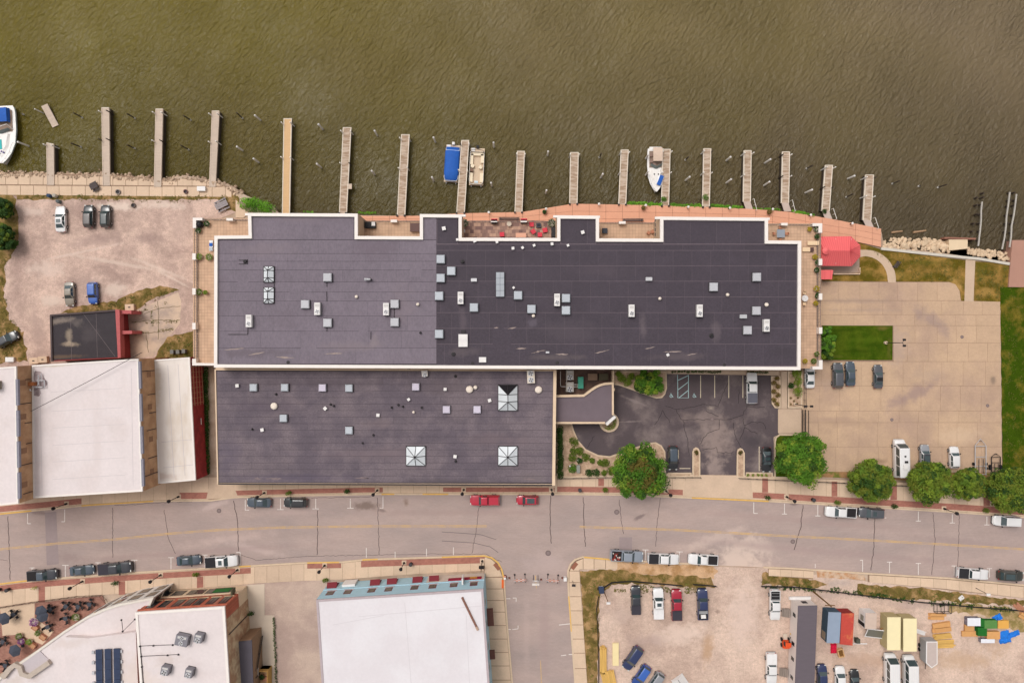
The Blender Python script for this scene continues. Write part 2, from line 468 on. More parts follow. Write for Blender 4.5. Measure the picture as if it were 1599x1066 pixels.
# water: silty river, ripples as bump on a diffuse body with a gloss on top
def water_mat():
  m = bpy.data.materials.new('river_water')
  m.use_nodes = True
  N,L = m.node_tree.nodes,m.node_tree.links
  b = N['Principled BSDF']
  b.inputs['Roughness'].default_value = .12
  b.inputs['IOR'].default_value = 1.33
  b.inputs['Specular IOR Level'].default_value = .35
  tc = N.new('ShaderNodeTexCoord')
  # silt drifts: greener upstream (west), greyer downstream (east)
  sx = N.new('ShaderNodeSeparateXYZ'); L.new(tc.outputs['Object'],sx.inputs[0])
  g = N.new('ShaderNodeMapRange')
  g.inputs['From Min'].default_value = -95; g.inputs['From Max'].default_value = 95
  L.new(sx.outputs['X'],g.inputs['Value'])
  nz = N.new('ShaderNodeTexNoise'); nz.inputs['Scale'].default_value = .022; nz.inputs['Detail'].default_value = 4
  nz.inputs['Distortion'].default_value = .5
  L.new(tc.outputs['Object'],nz.inputs[0])
  ad = N.new('ShaderNodeMath'); ad.operation = 'MULTIPLY_ADD'
  L.new(nz.outputs['Fac'],ad.inputs[0]); ad.inputs[1].default_value = 1.1; ad.inputs[2].default_value = -.55
  sm = N.new('ShaderNodeMath'); sm.operation = 'ADD'; sm.use_clamp = True
  L.new(g.outputs[0],sm.inputs[0]); L.new(ad.outputs[0],sm.inputs[1])
  mx = N.new('ShaderNodeMix'); mx.data_type = 'RGBA'
  mx.inputs['A'].default_value = tuple(v * .88 for v in lin((96,84,20))) + (1,)
  mx.inputs['B'].default_value = tuple(v * .88 for v in lin((108,93,70))) + (1,)
  L.new(sm.outputs[0],mx.inputs['Factor'])
  # cleaner, darker water towards the bank and lighter silt plume farther out
  g2 = N.new('ShaderNodeMapRange')
  g2.inputs['From Min'].default_value = 24; g2.inputs['From Max'].default_value = 60
  g2.inputs['To Min'].default_value = .60; g2.inputs['To Max'].default_value = 1.16
  L.new(sx.outputs['Y'],g2.inputs['Value'])
  n2 = N.new('ShaderNodeTexNoise'); n2.inputs['Scale'].default_value = .05; n2.inputs['Detail'].default_value = 5
  L.new(tc.outputs['Object'],n2.inputs[0])
  r2 = N.new('ShaderNodeMapRange'); r2.inputs['From Min'].default_value = .3; r2.inputs['From Max'].default_value = .7
  r2.inputs['To Min'].default_value = .90; r2.inputs['To Max'].default_value = 1.10
  L.new(n2.outputs['Fac'],r2.inputs['Value'])
  mu = N.new('ShaderNodeMath'); mu.operation = 'MULTIPLY'
  L.new(g2.outputs[0],mu.inputs[0]); L.new(r2.outputs[0],mu.inputs[1])
  vm = N.new('ShaderNodeVectorMath'); vm.operation = 'SCALE'
  L.new(mx.outputs['Result'],vm.inputs[0]); L.new(mu.outputs[0],vm.inputs['Scale'])
  L.new(vm.outputs[0],b.inputs['Base Color'])
  # ripples
  mp = N.new('ShaderNodeMapping')
  mp.vector_type = 'TEXTURE'
  mp.inputs['Rotation'].default_value = (0,0,math.radians(50))
  mp.inputs['Scale'].default_value = (1.7,.9,1)
  L.new(tc.outputs['Object'],mp.inputs[0])
  w1 = N.new('ShaderNodeTexNoise'); w1.inputs['Scale'].default_value = 1.45; w1.inputs['Detail'].default_value = 4
  w1.inputs['Roughness'].default_value = .55; w1.inputs['Distortion'].default_value = .35
  L.new(mp.outputs[0],w1.inputs[0])
  bp = N.new('ShaderNodeBump'); bp.inputs['Strength'].default_value = 1.0; bp.inputs['Distance'].default_value = .72
  mq = N.new('ShaderNodeMapping'); mq.vector_type = 'TEXTURE'; mq.inputs['Rotation'].default_value = (0,0,math.radians(58)); mq.inputs['Scale'].default_value = (2.2,1,1)
  L.new(tc.outputs['Object'],mq.inputs[0])
  w2 = N.new('ShaderNodeTexNoise'); w2.inputs['Scale'].default_value = .3; w2.inputs['Detail'].default_value = 3; w2.inputs['Distortion'].default_value = .4
  L.new(mq.outputs[0],w2.inputs[0])
  # calm patches: ripple height varies over tens of metres and dies towards the sheltered bank
  w3 = N.new('ShaderNodeTexNoise'); w3.inputs['Scale'].default_value = .045; w3.inputs['Detail'].default_value = 3
  L.new(tc.outputs['Object'],w3.inputs[0])
  r3 = N.new('ShaderNodeMapRange'); r3.inputs['From Min'].default_value = .35; r3.inputs['From Max'].default_value = .65; r3.inputs['To Min'].default_value = .45; r3.inputs['To Max'].default_value = 1.1
  L.new(w3.outputs['Fac'],r3.inputs['Value'])
  h1 = N.new('ShaderNodeMath'); h1.operation = 'MULTIPLY'; L.new(w1.outputs['Fac'],h1.inputs[0]); L.new(r3.outputs[0],h1.inputs[1])
  h2 = N.new('ShaderNodeMath'); h2.operation = 'MULTIPLY_ADD'; L.new(w2.outputs['Fac'],h2.inputs[0]); h2.inputs[1].default_value = .7; L.new(h1.outputs[0],h2.inputs[2])
  L.new(h2.outputs[0],bp.inputs['Height'])
  L.new(bp.outputs[0],b.inputs['Normal'])
  return m
m_water = water_mat()
# ------------------------------------------------------------------ river, land
WZ = -1.3
struct('river',MB().add([(-500,18,WZ),(500,18,WZ),(500,500,WZ),(-500,500,WZ)],[(0,1,2,3)]),m_water)
shore = [(-4000,274),(0,272),(60,271),(120,274),(165,270),(185,276),(230,278),(250,282),(290,274),(320,280),(345,284),
    (368,294),(382,304),(400,312),(426,322),(436,334),(560,336),(720,338),(820,338),(895,326),(1100,326),(1172,328),
    (1236,334),(1300,344),(1377,362),(1380,384),(1440,391),(1480,396),(1520,402),(1575,409),(1640,404),(5000,410)]
gp = [P2(x,y) for x,y in shore] + [(500,-400),(-500,-400)]
struct('ground',MB().prism(gp,-4,-0.05),m_dirt)
# ------------------------------------------------------------------ street, side street and pavements
KN = [(-60,809),(0,802),(140,788),(240,782),(330,781),(366,776),(480,773),(578,771),(720,771),(878,771),(972,772),(1064,776),
    (1178,781),(1220,783),(1340,790),(1458,797),(1548,803),(1599,807),(1680,814)]
KS = [(-60,918),(0,911),(40,906),(200,894),(318,887),(372,884),(476,878),(534,877),(570,873),(756,867)]
KS2 = [(910,869),(956,873),(1120,882),(1190,885),(1240,887),(1359,895),(1480,902),(1599,913),(1680,921)]
CORN_L = [(756,867),(768,870),(778,878),(784,890),(787,904)]
CORN_R = [(887,904),(887,890),(891,880),(898,873),(910,869)]
road_pts = KN + KS2[::-1] + CORN_R[::-1] + [(888,930),(898,1066),(901,1110),(803,1110),(800,1066),(787,904)] + CORN_L[::-1] + KS[::-1]
road = slab('street',road_pts,0.0,m_road,-.3)
def kerb(name,line,w=0.3,z=.135,mat=m_kerb):
  mb = MB()
  add_ribbon(mb,[P2(x,y) for x,y in line],w,-.2,z)
  return struct(name,mb,mat)
kerb('kerb_north',KN)
kerb('kerb_south',KS + CORN_L[1:] + [(792,975),(800,1066),(803,1110)])
kerb('kerb_south_east',[(901,1110),(898,1066),(888,930)] + CORN_R + [(956,873),(1118,881.9)])
kerb('kerb_far_east',[(1192,885.1),(1240,887),(1359,895),(1480,902),(1599,913),(1680,921)])
def strip_between(lineA,lineB,x0,x1,step,z,name,mat,parent,gap=.05,jit=0.0,zb=-.3,seed=3):
  """pieces between two polylines (A upper, B lower in the picture), one object per piece"""
  r = random.Random(seed)
  x = x0
  while x < x1 - 1:
    xe = min(x1,x + step * (1 + r.uniform(-jit,jit)))
    if x1 - xe < step * .35:
      xe = x1
    q = [P2(x,interp(lineA,x)),P2(xe,interp(lineA,xe)),P2(xe,interp(lineB,xe)),P2(x,interp(lineB,x))]
    q = offset_poly(q if area2(q) > 0 else q[::-1],gap / 2)
    MB().prism(q,zb,z).build(name,mat,parent)
    x = xe
def shifted(line,dy):
  return [(x,y + dy) for x,y in line]
# north pavement: base slab in joint colour, concrete slabs and brick bands on it
NIN = [(-60,760),(330,744),(872,742),(1000,744),(1090,741),(1210,743),(1300,748),(1400,752),(1500,758),(1600,764),(1680,770)]
pvn = slab('pavement_north',NIN + [(x,y - 1) for x,y in KN[::-1]],.10,m_joint,-.3)
strip_between(NIN,shifted(KN,-1.5),-40,326,20,.13,'paving_slab',m_walk,pvn)
strip_between(NIN,[(326,772),(366,772)],326,366,20,.13,'paving_slab',m_conc,pvn)
strip_between(NIN,shifted(KN,-1.5),366,870,20,.13,'paving_slab',m_walk,pvn)
strip_between(NIN,shifted(KN,-1.5),870,1680,20,.13,'paving_slab',m_walk,pvn)
def band(line_top,thick,x0,x1,z=.138,parent=pvn):
  xs = [x0 + (x1 - x0) * i / 10 for i in range(11)]
  q = [P2(x,interp(line_top,x)) for x in xs] + [P2(x,interp(line_top,x) + thick) for x in xs[::-1]]
  MB().prism(q,.0,z).build('brick_band',m_brickpave,parent)
NB = shifted(KN,-12)
band(NB,9,-40,128)
band(shifted(KN,-13),10,281,326)
band(shifted(KN,-10.5),7.5,366,598)
band(shifted(KN,-10.5),7,692,866)
band(shifted(KN,-12),8.5,870,1066)
band(shifted(KN,-13),9,1175,1226)
band(shifted(KN,-13),9.5,1231,1660)
for (a,b) in ((934,943),(1190,1199),(1298,1307),(1390,1400),(1535,1545)):
  yb = interp(KN,a) - 13.2
  MB().prism(ppoly([(a,interp(NIN,a) + 3),(b,interp(NIN,b) + 3),(b,yb),(a,yb)],0),0,.137).build('brick_band',m_brickpave,pvn)
# driveway aprons over the pavement
slab('driveway_apron_1',[(1072,741),(1172,742),(1176,779),(1066,774)],.139,m_conc,0,parent=pvn)
slab('driveway_apron_2',[(328,752),(362,752),(372,776),(322,779)],.139,m_conc,0,parent=pvn)
# south pavement (west of the side street)
SIN = [(-60,962),(0,948),(160,928),(250,922),(400,910),(475,906),(520,905),(640,896),(760,890),(790,890)]
pvs = slab('pavement_south',[(x,y + 1) for x,y in KS] + [(766,871),(776,879),(782,891),(785,905),(798,1066),(800,1110),(764,1110),(760,888)] + SIN[-2::-1],.10,m_joint,-.3)
strip_between(shifted(KS,1.5),SIN,-40,398,20,.13,'paving_slab',m_walk,pvs)
strip_between(shifted(KS,1.5),SIN,398,475,19,.13,'paving_slab',m_conc,pvs)
strip_between(shifted(KS,1.5),SIN,475,756,20,.13,'paving_slab',m_walk,pvs)
MB().prism(ppoly([(757,869),(768,873),(776,881),(781,891),(784,899),(757,900)],0),0,.13).build('paving_slab',m_walk,pvs)
for i,(ya,yb) in enumerate([(901,918),(919,936),(937,954),(955,975),(976,996),(997,1017),(1018,1038),(1039,1060),(1061,1085)]):
  xr = lambda y: 784 + (y - 899) * .083
  MB().prism(ppoly([(757,ya),(xr(ya),ya),(xr(yb),yb),(757,yb)],0),0,.13).build('paving_slab',m_walk,pvs)
SB = shifted(KS,2.5)
band(SB,9,-40,318,parent=pvs)
band(SB,9,318,392,parent=pvs)
band(shifted(KS,1.5),7.5,480,533,parent=pvs)
band(shifted(KS,1.8),9.5,564,757,parent=pvs)
for (a,b,y0,y1) in ((61,71,916,940),(186,196,907,928),(308,318,900,917)):
  MB().prism(ppoly([(a,y0),(b,y0 - .8),(b,y1 - 1),(a,y1)],0),0,.137).build('brick_band',m_brickpave,pvs)
# south-east pavement
S2I = [(905,888),(964,888),(965,889)]
pve = slab('pavement_east',[(889,905),(889,891),(893,882),(900,875),(911,871),(956,875),(964,876),(964,888),(905,888),(908,930),(917,1066),(919,1110),(902,1110),(899,1066)],.12,m_joint,-.3)
for (ya,yb) in [(891,908),(909,930),(931,952),(953,974),(975,996),(997,1018),(1019,1042),(1043,1066),(1067,1090)]:
  f = lambda y: 889 + max(0,y - 925) * .071
  g = lambda y: 904.5 + max(0,y - 890) * .07
  MB().prism(ppoly([(f(ya),ya),(g(ya),ya),(g(yb),yb),(f(yb),yb)],0),0,.135).build('paving_slab',m_walk,pve)
for (xa,xb) in [(911,927),(928,945),(946,964)]:
  MB().prism(ppoly([(xa,interp(KS2,xa) + 1.5),(xb,interp(KS2,xb) + 1.5),(xb,888),(xa,888)],0),0,.135).build('paving_slab',m_walk,pve)
MB().prism(ppoly([(890,890),(893,883),(900,876),(910,871.5),(910,888),(905,888),(904.5,890)],0),0,.135).build('paving_slab',m_walk,pve)
pve2 = slab('pavement_far_east',[(1200,887),(1270,890.5),(1270,904),(1200,898)],.12,m_joint,-.3)
strip_between(shifted(KS2,2),shifted(KS2,13),1200,1270,18,.135,'paving_slab',m_walk,pve2)
pve3 = slab('pavement_south_east',[(1356,897)] + [(1480,904),(1599,915),(1680,923),(1680,941),(1599,933),(1480,920),(1356,908)],.12,m_joint,-.3)
strip_between(shifted(KS2,2),[(1356,908),(1480,919),(1599,933),(1680,941)],1357,1680,20,.135,'paving_slab',m_walk,pve3)
# yellow painted kerbs
def ykerb(line,x0,x1,n=8):
  mb = MB()
  xs = [x0 + (x1 - x0) * i / n for i in range(n + 1)]
  add_ribbon(mb,[P2(x,interp(line,x)) for x in xs],.26,.136,.142)
  return mb
for nm,line,a,b,par in (('n',KN,-30,50,0),('n',KN,128,240,0),('n',KN,596,616,0),('n',KN,660,700,0),('n',KN,1080,1200,0),
    ('s',KS,-30,45,1),('s',KS,374,392,1),('s',KS,480,530,1),('s',KS,566,590,1),('s',KS,690,756,1),('e',KS2,912,956,2)):
  ykerb(line,a,b).build('painted_kerb',m_yellow,(pvn,pvs,pve)[par])
mb = MB(); add_ribbon(mb,[P2(x,y) for x,y in CORN_L],.26,.136,.142); mb.build('painted_kerb',m_yellow,pvs)
mb = MB(); add_ribbon(mb,[P2(x,y) for x,y in [(888,930),(890,955),(892,985)]],.2,.136,.142); mb.build('painted_kerb',m_yellow,pve)
# centre line, parking marks, sealed cracks
CL = [(-60,863),(0,857),(90,848),(175,842),(260,833),(340,827),(440,823),(580,821),(760,821)]
CL2 = [(905,822),(1000,825),(1060,827),(1150,832),(1240,837),(1360,843),(1500,851),(1680,862)]
def line_mark(pts,w,mat,name='centre_line',z=.006):
  mb = MB(); add_ribbon(mb,[P2(x,y) for x,y in pts],w,.001,z)
  return mb.build(name,mat,road)
for l in (CL,CL2):
  line_mark(shifted(l,-1.0),.13,m_linepaint)
  line_mark(shifted(l,1.0),.13,m_linepaint)
line_mark([(836,898),(836.5,906),(838,918)],.14,m_linepaint)
line_mark([(844,1030),(845.5,1066),(846,1100)],.14,m_linepaint)
def tmark(x,y0,y1,hw,mode='T'):
  mb = MB()
  a,b = P2(x,y0),P2(x,y1)
  add_ribbon(mb,[a,b],.12,.001,.007)
  if mode == 'T': e = [(x - hw,y1),(x + hw,y1)]
  elif mode == 'R': e = [(x,y1),(x + hw,y1)]
  elif mode == 'L': e = [(x - hw,y1),(x,y1)]
  else: e = None
  if e:
    add_ribbon(mb,[P2(*e[0]),P2(*e[1])],.12,.0012,.0085)
  mb.build('parking_mark',m_white,road)
for a in [(43,801,817,5,'R'),(101,795,814,5,'L'),(383,780,796,6,'R'),(438,778,795,5,'T'),(493,778,794,5,'T'),(547,778,793,5,'T'),
    (598,774,793,5,'L'),(1177,784,801,6,'R'),(1225,786,802,4,'T'),(1277,788,805,4,'T'),(1380,795,808,4,'T'),(1434,798,813,4,'T'),(1487,802,816,4,'T'),
    (1541,806,819,4,'T'),(102,900,882,5,'T'),(50,906,886,4,'T'),(153,896,878,4,'T'),(210,892,874,5,'T'),(267,888,870,4,'T'),(320,886,866,4,'T'),
    (375,882,862,6,'L'),(572,870,855,0,'I'),(617,870,861,0,'I'),(666,868,856,0,'I'),(708,866,854,0,'I'),(1008,874,858,5,'T'),(1061,877,861,5,'T'),
    (1273,886,880,0,'I'),(1347,892,874,4,'L'),(1389,894,877,4,'T'),(1434,897,879,4,'T'),(1490,898,883,4,'T'),(1545,901,887,4,'T')]:
  tmark(*a)
for q in ([(789,934),(797,934)],[(801,933),(806,933),(806,939)],[(792,982),(798,982)],[(800,982),(809,981),(809,976)],[(873,975),(892,973)],[(876,1023),(884,1022)],[(888,1021),(895,1021)],[(831,912),(842,912)]):
  line_mark(q,.14 if q[0][0] != 831 else .45,m_white,'parking_mark',.007)
def crack(pts,w=.14,seed=0,parent=None,z=.005,mat=None,amp=.7):
  r = random.Random(seed)
  pp = []
  for (a,b) in zip(pts,pts[1:]):
    d = math.hypot(b[0] - a[0],b[1] - a[1])
    k = max(1,int(d / 4))
    for i in range(k):
      t = i / k
      pp.append((a[0] + (b[0] - a[0]) * t + r.uniform(-amp,amp),a[1] + (b[1] - a[1]) * t + r.uniform(-amp,amp)))
  pp.append(pts[-1])
  mb = MB(); add_ribbon(mb,[P2(x,y) for x,y in pp],w,z - .004,z)
  mb.build('sealed_crack',mat or m_crack,parent or road)
for i,c in enumerate([[(12,805),(14,850),(16,905)],[(176,792),(176,840),(176,870)],[(256,795),(263,840),(274,864)],[(365,781),(371,815),(372,860)],
    [(496,797),(496,830),(495,866)],[(589,776),(591,820),(592,866)],[(748,790),(744,825),(737,863)],[(860,774),(859,820),(861,848)],
    [(911,775),(912,815),(914,853)],[(967,780),(970,812),(974,833)],[(1031,777),(1026,815),(1024,853)],[(1254,788),(1250,825),(1240,858)],
    [(1366,808),(1365,850),(1360,890)],[(1457,800),(1460,840),(1455,897)],[(1498,803),(1497,845),(1495,888)],
    [(178,789),(215,787),(250,784),(300,783)],[(372,864),(400,874),(480,868),(592,866),(700,864),(760,865),(784,877)],[(486,777),(530,776),(580,775)],[(0,873),(12,875)]]):
  crack(c,(.13,.1,.09,.14)[i % 4] if i < 15 else .07,i)
for i,c in enumerate([[(690,830),(725,832),(750,834),(775,842)],[(690,844),(740,847),(765,853),(778,862)]]):
  crack(c,.12,50 + i,mat=M('tyre_rubber_mark',(120,106,104)),amp=.15)
# patches of newer asphalt
for q in ([(70,800),(88,798),(92,880),(73,882)],[(967,838),(987,838),(987,862),(967,862)]):
  MB().prism(ppoly(q,0),-.1,.003).build('asphalt_patch',M('patched_asphalt',(156,138,136),n=[(1,.06),(12,.06)]),road)
m_iron = M('cast_iron',(118,100,98),n=[(8,.15)],rough=.6)
def manhole(x,y,r,parent,z=.0):
  a = P2(x,y)
  o = MB().lathe([(r,z - .05),(r,z + .01)],20,(a[0],a[1],0)).build('manhole_cover',m_iron,parent)
  MB().lathe([(r * .6,z + .008),(r * .6,z + .014)],16,(a[0],a[1],0)).build('manhole_lid',M('iron_lid',(140,122,118)),o)
for (x,y,r) in ((856,863,.55),(963,799,.5),(342,797,.45),(1238,845,.45)):
  manhole(x,y,r,road)
# ------------------------------------------------------------------ grounds: gravel lots, lawns, car parks
slab('gravel_lot',[(-80,306),(372,308),(372,330),(335,345),(335,572),(-80,580)],.0,m_gravel,-.2)
slab('alley_pavement',[(380,906),(520,904),(560,1110),(360,1110)],.0,M('alley_concrete',(196,170,154),c2=(178,152,140),n=[(.5,.08),(4,.09)],mixscale=.15),-.2)
slab('construction_lot',[(905,889),(1120,884),(1190,886),(1360,908),(1480,921),(1680,942),(1680,1130),(905,1130)],.0,m_gravel2,-.2)
slab('roadside_dirt',rough_poly([(964,877),(1112,883),(1122,890),(1114,903),(1080,899),(1040,902),(1000,896),(964,897)],5,2.2,4),.02,M('sandy_dirt',(208,168,130),c2=(176,134,90),n=[(1,.14),(8,.2)],mixscale=.45),-.2)
def weeds(name,pts,z,mat,seed,amp=2.0):
  return slab(name,rough_poly(pts,6,amp,seed),z,mat,-.2)
weeds('verge_1',[(905,890),(960,889),(1000,895),(1060,898),(1112,902),(1118,916),(1060,915),(985,910),(955,912),(938,925),(934,960),(936,1000),(930,1100),(920,1100),(912,1000)],.03,m_weed,5)
weeds('verge_2',[(1190,892),(1272,905),(1290,912),(1270,918),(1190,912)],.03,m_weed,6)
weeds('verge_3',[(1340,912),(1440,918),(1599,937),(1680,944),(1680,960),(1599,946),(1480,938),(1400,934),(1340,928)],.03,m_weed,7)
weeds('verge_4',[(1276,890),(1350,897),(1352,905),(1320,903),(1276,900)],.025,M('orange_dirt',(190,140,100),c2=(206,176,150),n=[(2,.15)],mixscale=.8),8,1.2)
weeds('verge_5',[(1480,940),(1599,950),(1680,958),(1680,985),(1580,985),(1560,962),(1480,955)],.022,M('sandy_weeds',(190,158,118),c2=(140,122,70),n=[(.8,.15),(7,.2)],mixscale=.5),9,3)
weeds('bank_grass_1',[(-60,296),(20,300),(30,345),(26,385),(8,415),(8,470),(14,500),(38,520),(42,562),(-60,570)],.02,m_weed,10,3)
weeds('bank_grass_2',[(26,303),(372,304),(374,330),(355,328),(340,312),(230,311),(120,311),(26,312)],.02,m_weed,11,1.6)
weeds('bank_grass_3',[(95,489),(118,478),(180,470),(215,454),(250,446),(281,452),(240,466),(206,487),(180,486)],.02,m_weed,12,1.6)
weeds('bank_grass_4',[(240,560),(262,526),(303,515),(303,562)],.03,m_weed,13,1.6)
slab('cracked_apron',rough_poly([(182,482),(205,488),(278,456),(283,470),(281,505),(262,528),(240,556),(182,562)],12,.3,3),.012,M('apron_concrete',(212,184,160),c2=(176,154,140),n=[(.6,.08),(6,.06)],mixscale=.3),-.2)
apr = bpy.data.objects['cracked_apron']
stains(MATS['apron_concrete'],[(194,542,14,12,0,(84,70,62),.85),(196,552,10,6,0,(50,42,40),.8),(212,500,30,6,6,(150,130,116),.7),(205,520,24,10,0,(166,146,132),.6)])
for i,c in enumerate([[(206,503),(240,500),(281,500)],[(206,520),(245,519),(270,512)],[(246,470),(248,500),(247,530)],[(225,490),(255,480),(282,478)],[(228,520),(232,550)]]):
  crack(c,.1,90 + i,apr,.016,M('mossy_crack',(104,92,58)),.8)
# riverside walkway: two rows of cast slabs
wk = slab('riverside_walkway',[(-60,273),(60,272),(165,272),(245,279),(300,279),(345,287),(368,296),(362,307),(-60,306)],.0,m_joint,-2)
TOPE = [(-60,274),(0,273),(60,272),(120,275),(165,271),(185,277),(230,279),(250,283),(290,277),(320,282),(345,286),(370,297)]
strip_between(TOPE,[(-60,288),(370,291)],-50,345,21,.05,'walkway_slab',m_walk,wk,gap=.09,jit=.12,seed=4)
strip_between([(-60,289),(370,292)],[(-60,304),(370,308)],-50,362,20,.05,'walkway_slab',m_walk,wk,gap=.09,jit=.05,seed=5)
# concrete car park east
lot = slab('car_park',[(1251,440),(1482,440),(1492,444),(1499,454),(1501,470),(1562,472),(1564,738),(1500,735),(1300,728),(1251,745)],.0,m_joint,-.2)
rows = [(440.5,469,1252,1500),(469.6,491,1252,1562),(491.6,508,1252,1562),(508.6,535,1395,1562.3),(535.6,564,1395,1562.6),(564.6,602,1252,1563),(602.6,641,1252,1563),
    (641.6,659,1252,1563.3),(659.6,697,1252,1563.6),(697.6,736,1252,1564)]
rr = random.Random(12)
for k,(ya,yb,xa,xb) in enumerate(rows):
  x = xa
  first = True
  while x < xb - 1:
    xe = x + (rr.uniform(16,34) if first else rr.uniform(29,35)); first = False
    if xb - xe < 16: xe = xb
    q = [(x + .16,ya),(xe - .16,ya),(xe - .16,yb + .15),(x + .16,yb + .15)]
    if k == 0 and xe >= xb:
      q = [(x + .25,ya),(1482,ya),(1492,444),(1498,454),(1500,469),(x + .25,yb)]
    MB().prism(ppoly(q,0),-.1,.03).build('concrete_slab',m_lotc,lot)
    x = xe
slab('lawn_square',[(1284,508),(1394,508.5),(1393.5,562),(1284,562)],.06,m_lawn,-.2)
slab('lawn_east',rough_poly([(1562,448),(1700,448),(1700,760),(1566,748),(1564,600)],9,.7,3),.05,M('lawn_worn',(60,80,12),c2=(112,98,36),n=[(0.5,.25),(5,.35)],mixscale=.25,mixlo=.48,mixhi=.62,bump=.8,bscale=20,rough=1,spec=.05),-.2)
slab('lawn_north',[(1284,372),(1345,380),(1378,390),(1480,403),(1508,406),(1507,470),(1501,470),(1499,454),(1492,444),(1482,440),(1284,439)],.03,m_dry,-.5)
slab('lawn_north_east',[(1523,408),(1578,412),(1578,448),(1563,449),(1562,471),(1521,470)],.034,m_dry,-.5)
slab('garden_path',[(1508,404),(1523,406),(1520,471),(1506,470)],.05,m_conc,-.3)
def arc(cx,cy,r,a0,a1,n):
  return [(cx + r * math.cos(math.radians(a0 + (a1 - a0) * i / n)),cy + r * math.sin(math.radians(a0 + (a1 - a0) * i / n))) for i in range(n + 1)]
slab('curved_path',[(1340,390)] + arc(1352,437,47,-90,0,10) + [(1399,441),(1387,441)] + arc(1350,436,36,0,-90,9)[0:] + [(1340,402)],.055,m_conc,-.3)
slab('planting_strip',[(1252,736),(1564,738),(1600,745),(1680,752),(1680,764),(1600,760),(1400,749),(1300,745),(1252,744)],.08,M('bare_soil',(166,124,84),c2=(110,112,44),n=[(1.5,.15),(9,.2)],mixscale=.5,mixlo=.5),-.2)
# courtyard car park
crt = slab('courtyard_asphalt',[(868,585),(1212,580),(1216,638),(1216,678),(1208,682),(1208,746),(868,746)],.0,m_asph,-.2)
m_bed = m_mulch
def bed(name,pts,z=.15,mat=None,kerbw=.28):
  o = slab(name,pts,z,mat or m_bed,-.2)
  mb = MB(); ring(mb,ppoly(pts,z),kerbw,-.1,z + .03); mb.build('kerb_edge',m_kerb,o)
  return o
bed('planting_bed_1',[(957,579),(1041,579),(1041.5,606),(1039,615),(1034,621),(1025,622),(1006,616),(985,608),(968,602),(957,600)])
bed('planting_bed_2',[(869,660),(893,660),(896,671),(903,687),(915,701),(934,710),(952,712),(972,705),(995,697),(1014,691),(1024,690),(1033,695),(1039,705),(1040,738),(1000,743),(869,746)])
slab('front_walk',[(869.5,746.3),(1040,738.5),(1090,741),(1090,744),(1000,747),(869,749)],.136,m_conc,-.1)
bed('planting_bed_3',[(1081,745),(1081,706),(1083,700),(1087,698),(1091,700),(1093.5,706),(1093.5,745)])
bed('planting_bed_4',[(1150,746),(1150.5,707),(1152,701),(1156,699),(1160,701),(1163,707),(1163,746)])
bed('planting_bed_5',[(1043.5,737.5),(1080,737.5),(1080,744.5),(1043.5,744.5)],.14)
bed('planting_bed_6',[(1164.5,737),(1207,737.5),(1207,746.5),(1164.5,746)],.14)
slab('entry_walk',[(1042,578),(1216,579),(1216,586),(1042,583.5)],.12,m_conc,-.2)
bed('planting_bed_7',[(1204,587),(1219,587),(1219,637),(1210,637),(1205,630)])
slab('side_walk',[(1220,580),(1229,580),(1229,637.4),(1220,637.4)],.13,m_conc,-.2)
bed('planting_bed_8',[(1230,580),(1253,580),(1252.5,637),(1230,637)])
slab('side_apron',[(1215,638.5),(1251.5,638.5),(1251.5,676),(1215,676)],.035,m_conc,-.2)
bed('lawn_island',[(1209,690),(1211,682),(1217,677.5),(1251.5,677.5),(1252,747),(1209,746)],.14,m_lawn)
for x in (1094,1116,1138,1160):
  mb = MB(); add_ribbon(mb,[P2(x,586),P2(x,621)],.14,.001,.007); mb.build('bay_line',M('cream_line',(214,196,170),n=[(4,.12)]),crt)
for pts in ([(1058,585),(1058.5,621),(1075,621),(1075,585)],[(1058,594),(1075,586)],[(1058,609),(1075,596)],[(1060,621),(1075,609)]):
  mb = MB(); add_ribbon(mb,[P2(*p) for p in pts],.13,.001,.007); mb.build('access_hatching',M('blue_line',(178,206,206),n=[(4,.12)]),crt)
for pts in ([(1059.5,702),(1059.5,716)],[(1061,731),(1078,731)],[(1185.5,697),(1185.5,735)]):
  mb = MB(); add_ribbon(mb,[P2(*p) for p in pts],.14,.001,.007); mb.build('bay_line',MATS['cream_line'],crt)
def wheelchair(x,y):
  """painted access symbol: head, back, seat, leg and wheel"""
  mb = MB()
  q = lambda a,b: P2(x + a,y + b)
  z = .008
  mb.prism([q(-.3 + .7 * math.cos(t * .785),-2.6 + .7 * math.sin(t * .785)) for t in range(8)],.001,z)
  add_ribbon(mb,[q(-.3,-1.9),q(0,.6),q(1.9,.6),q(2.7,2.6),q(3.4,2.4)],.1,.001,z)
  add_ribbon(mb,[q(-.2,-.7),q(1.6,-.6)],.09,.001,z + .0008)
  add_ribbon(mb,[q(2.0 * math.cos(t),1.2 + 2.0 * math.sin(t)) for t in [a * .35 + .4 for a in range(12)]],.09,.001,z + .0015)
  mb.build('access_symbol',MATS['blue_line'],crt)
wheelchair(1048,617); wheelchair(1084,617)
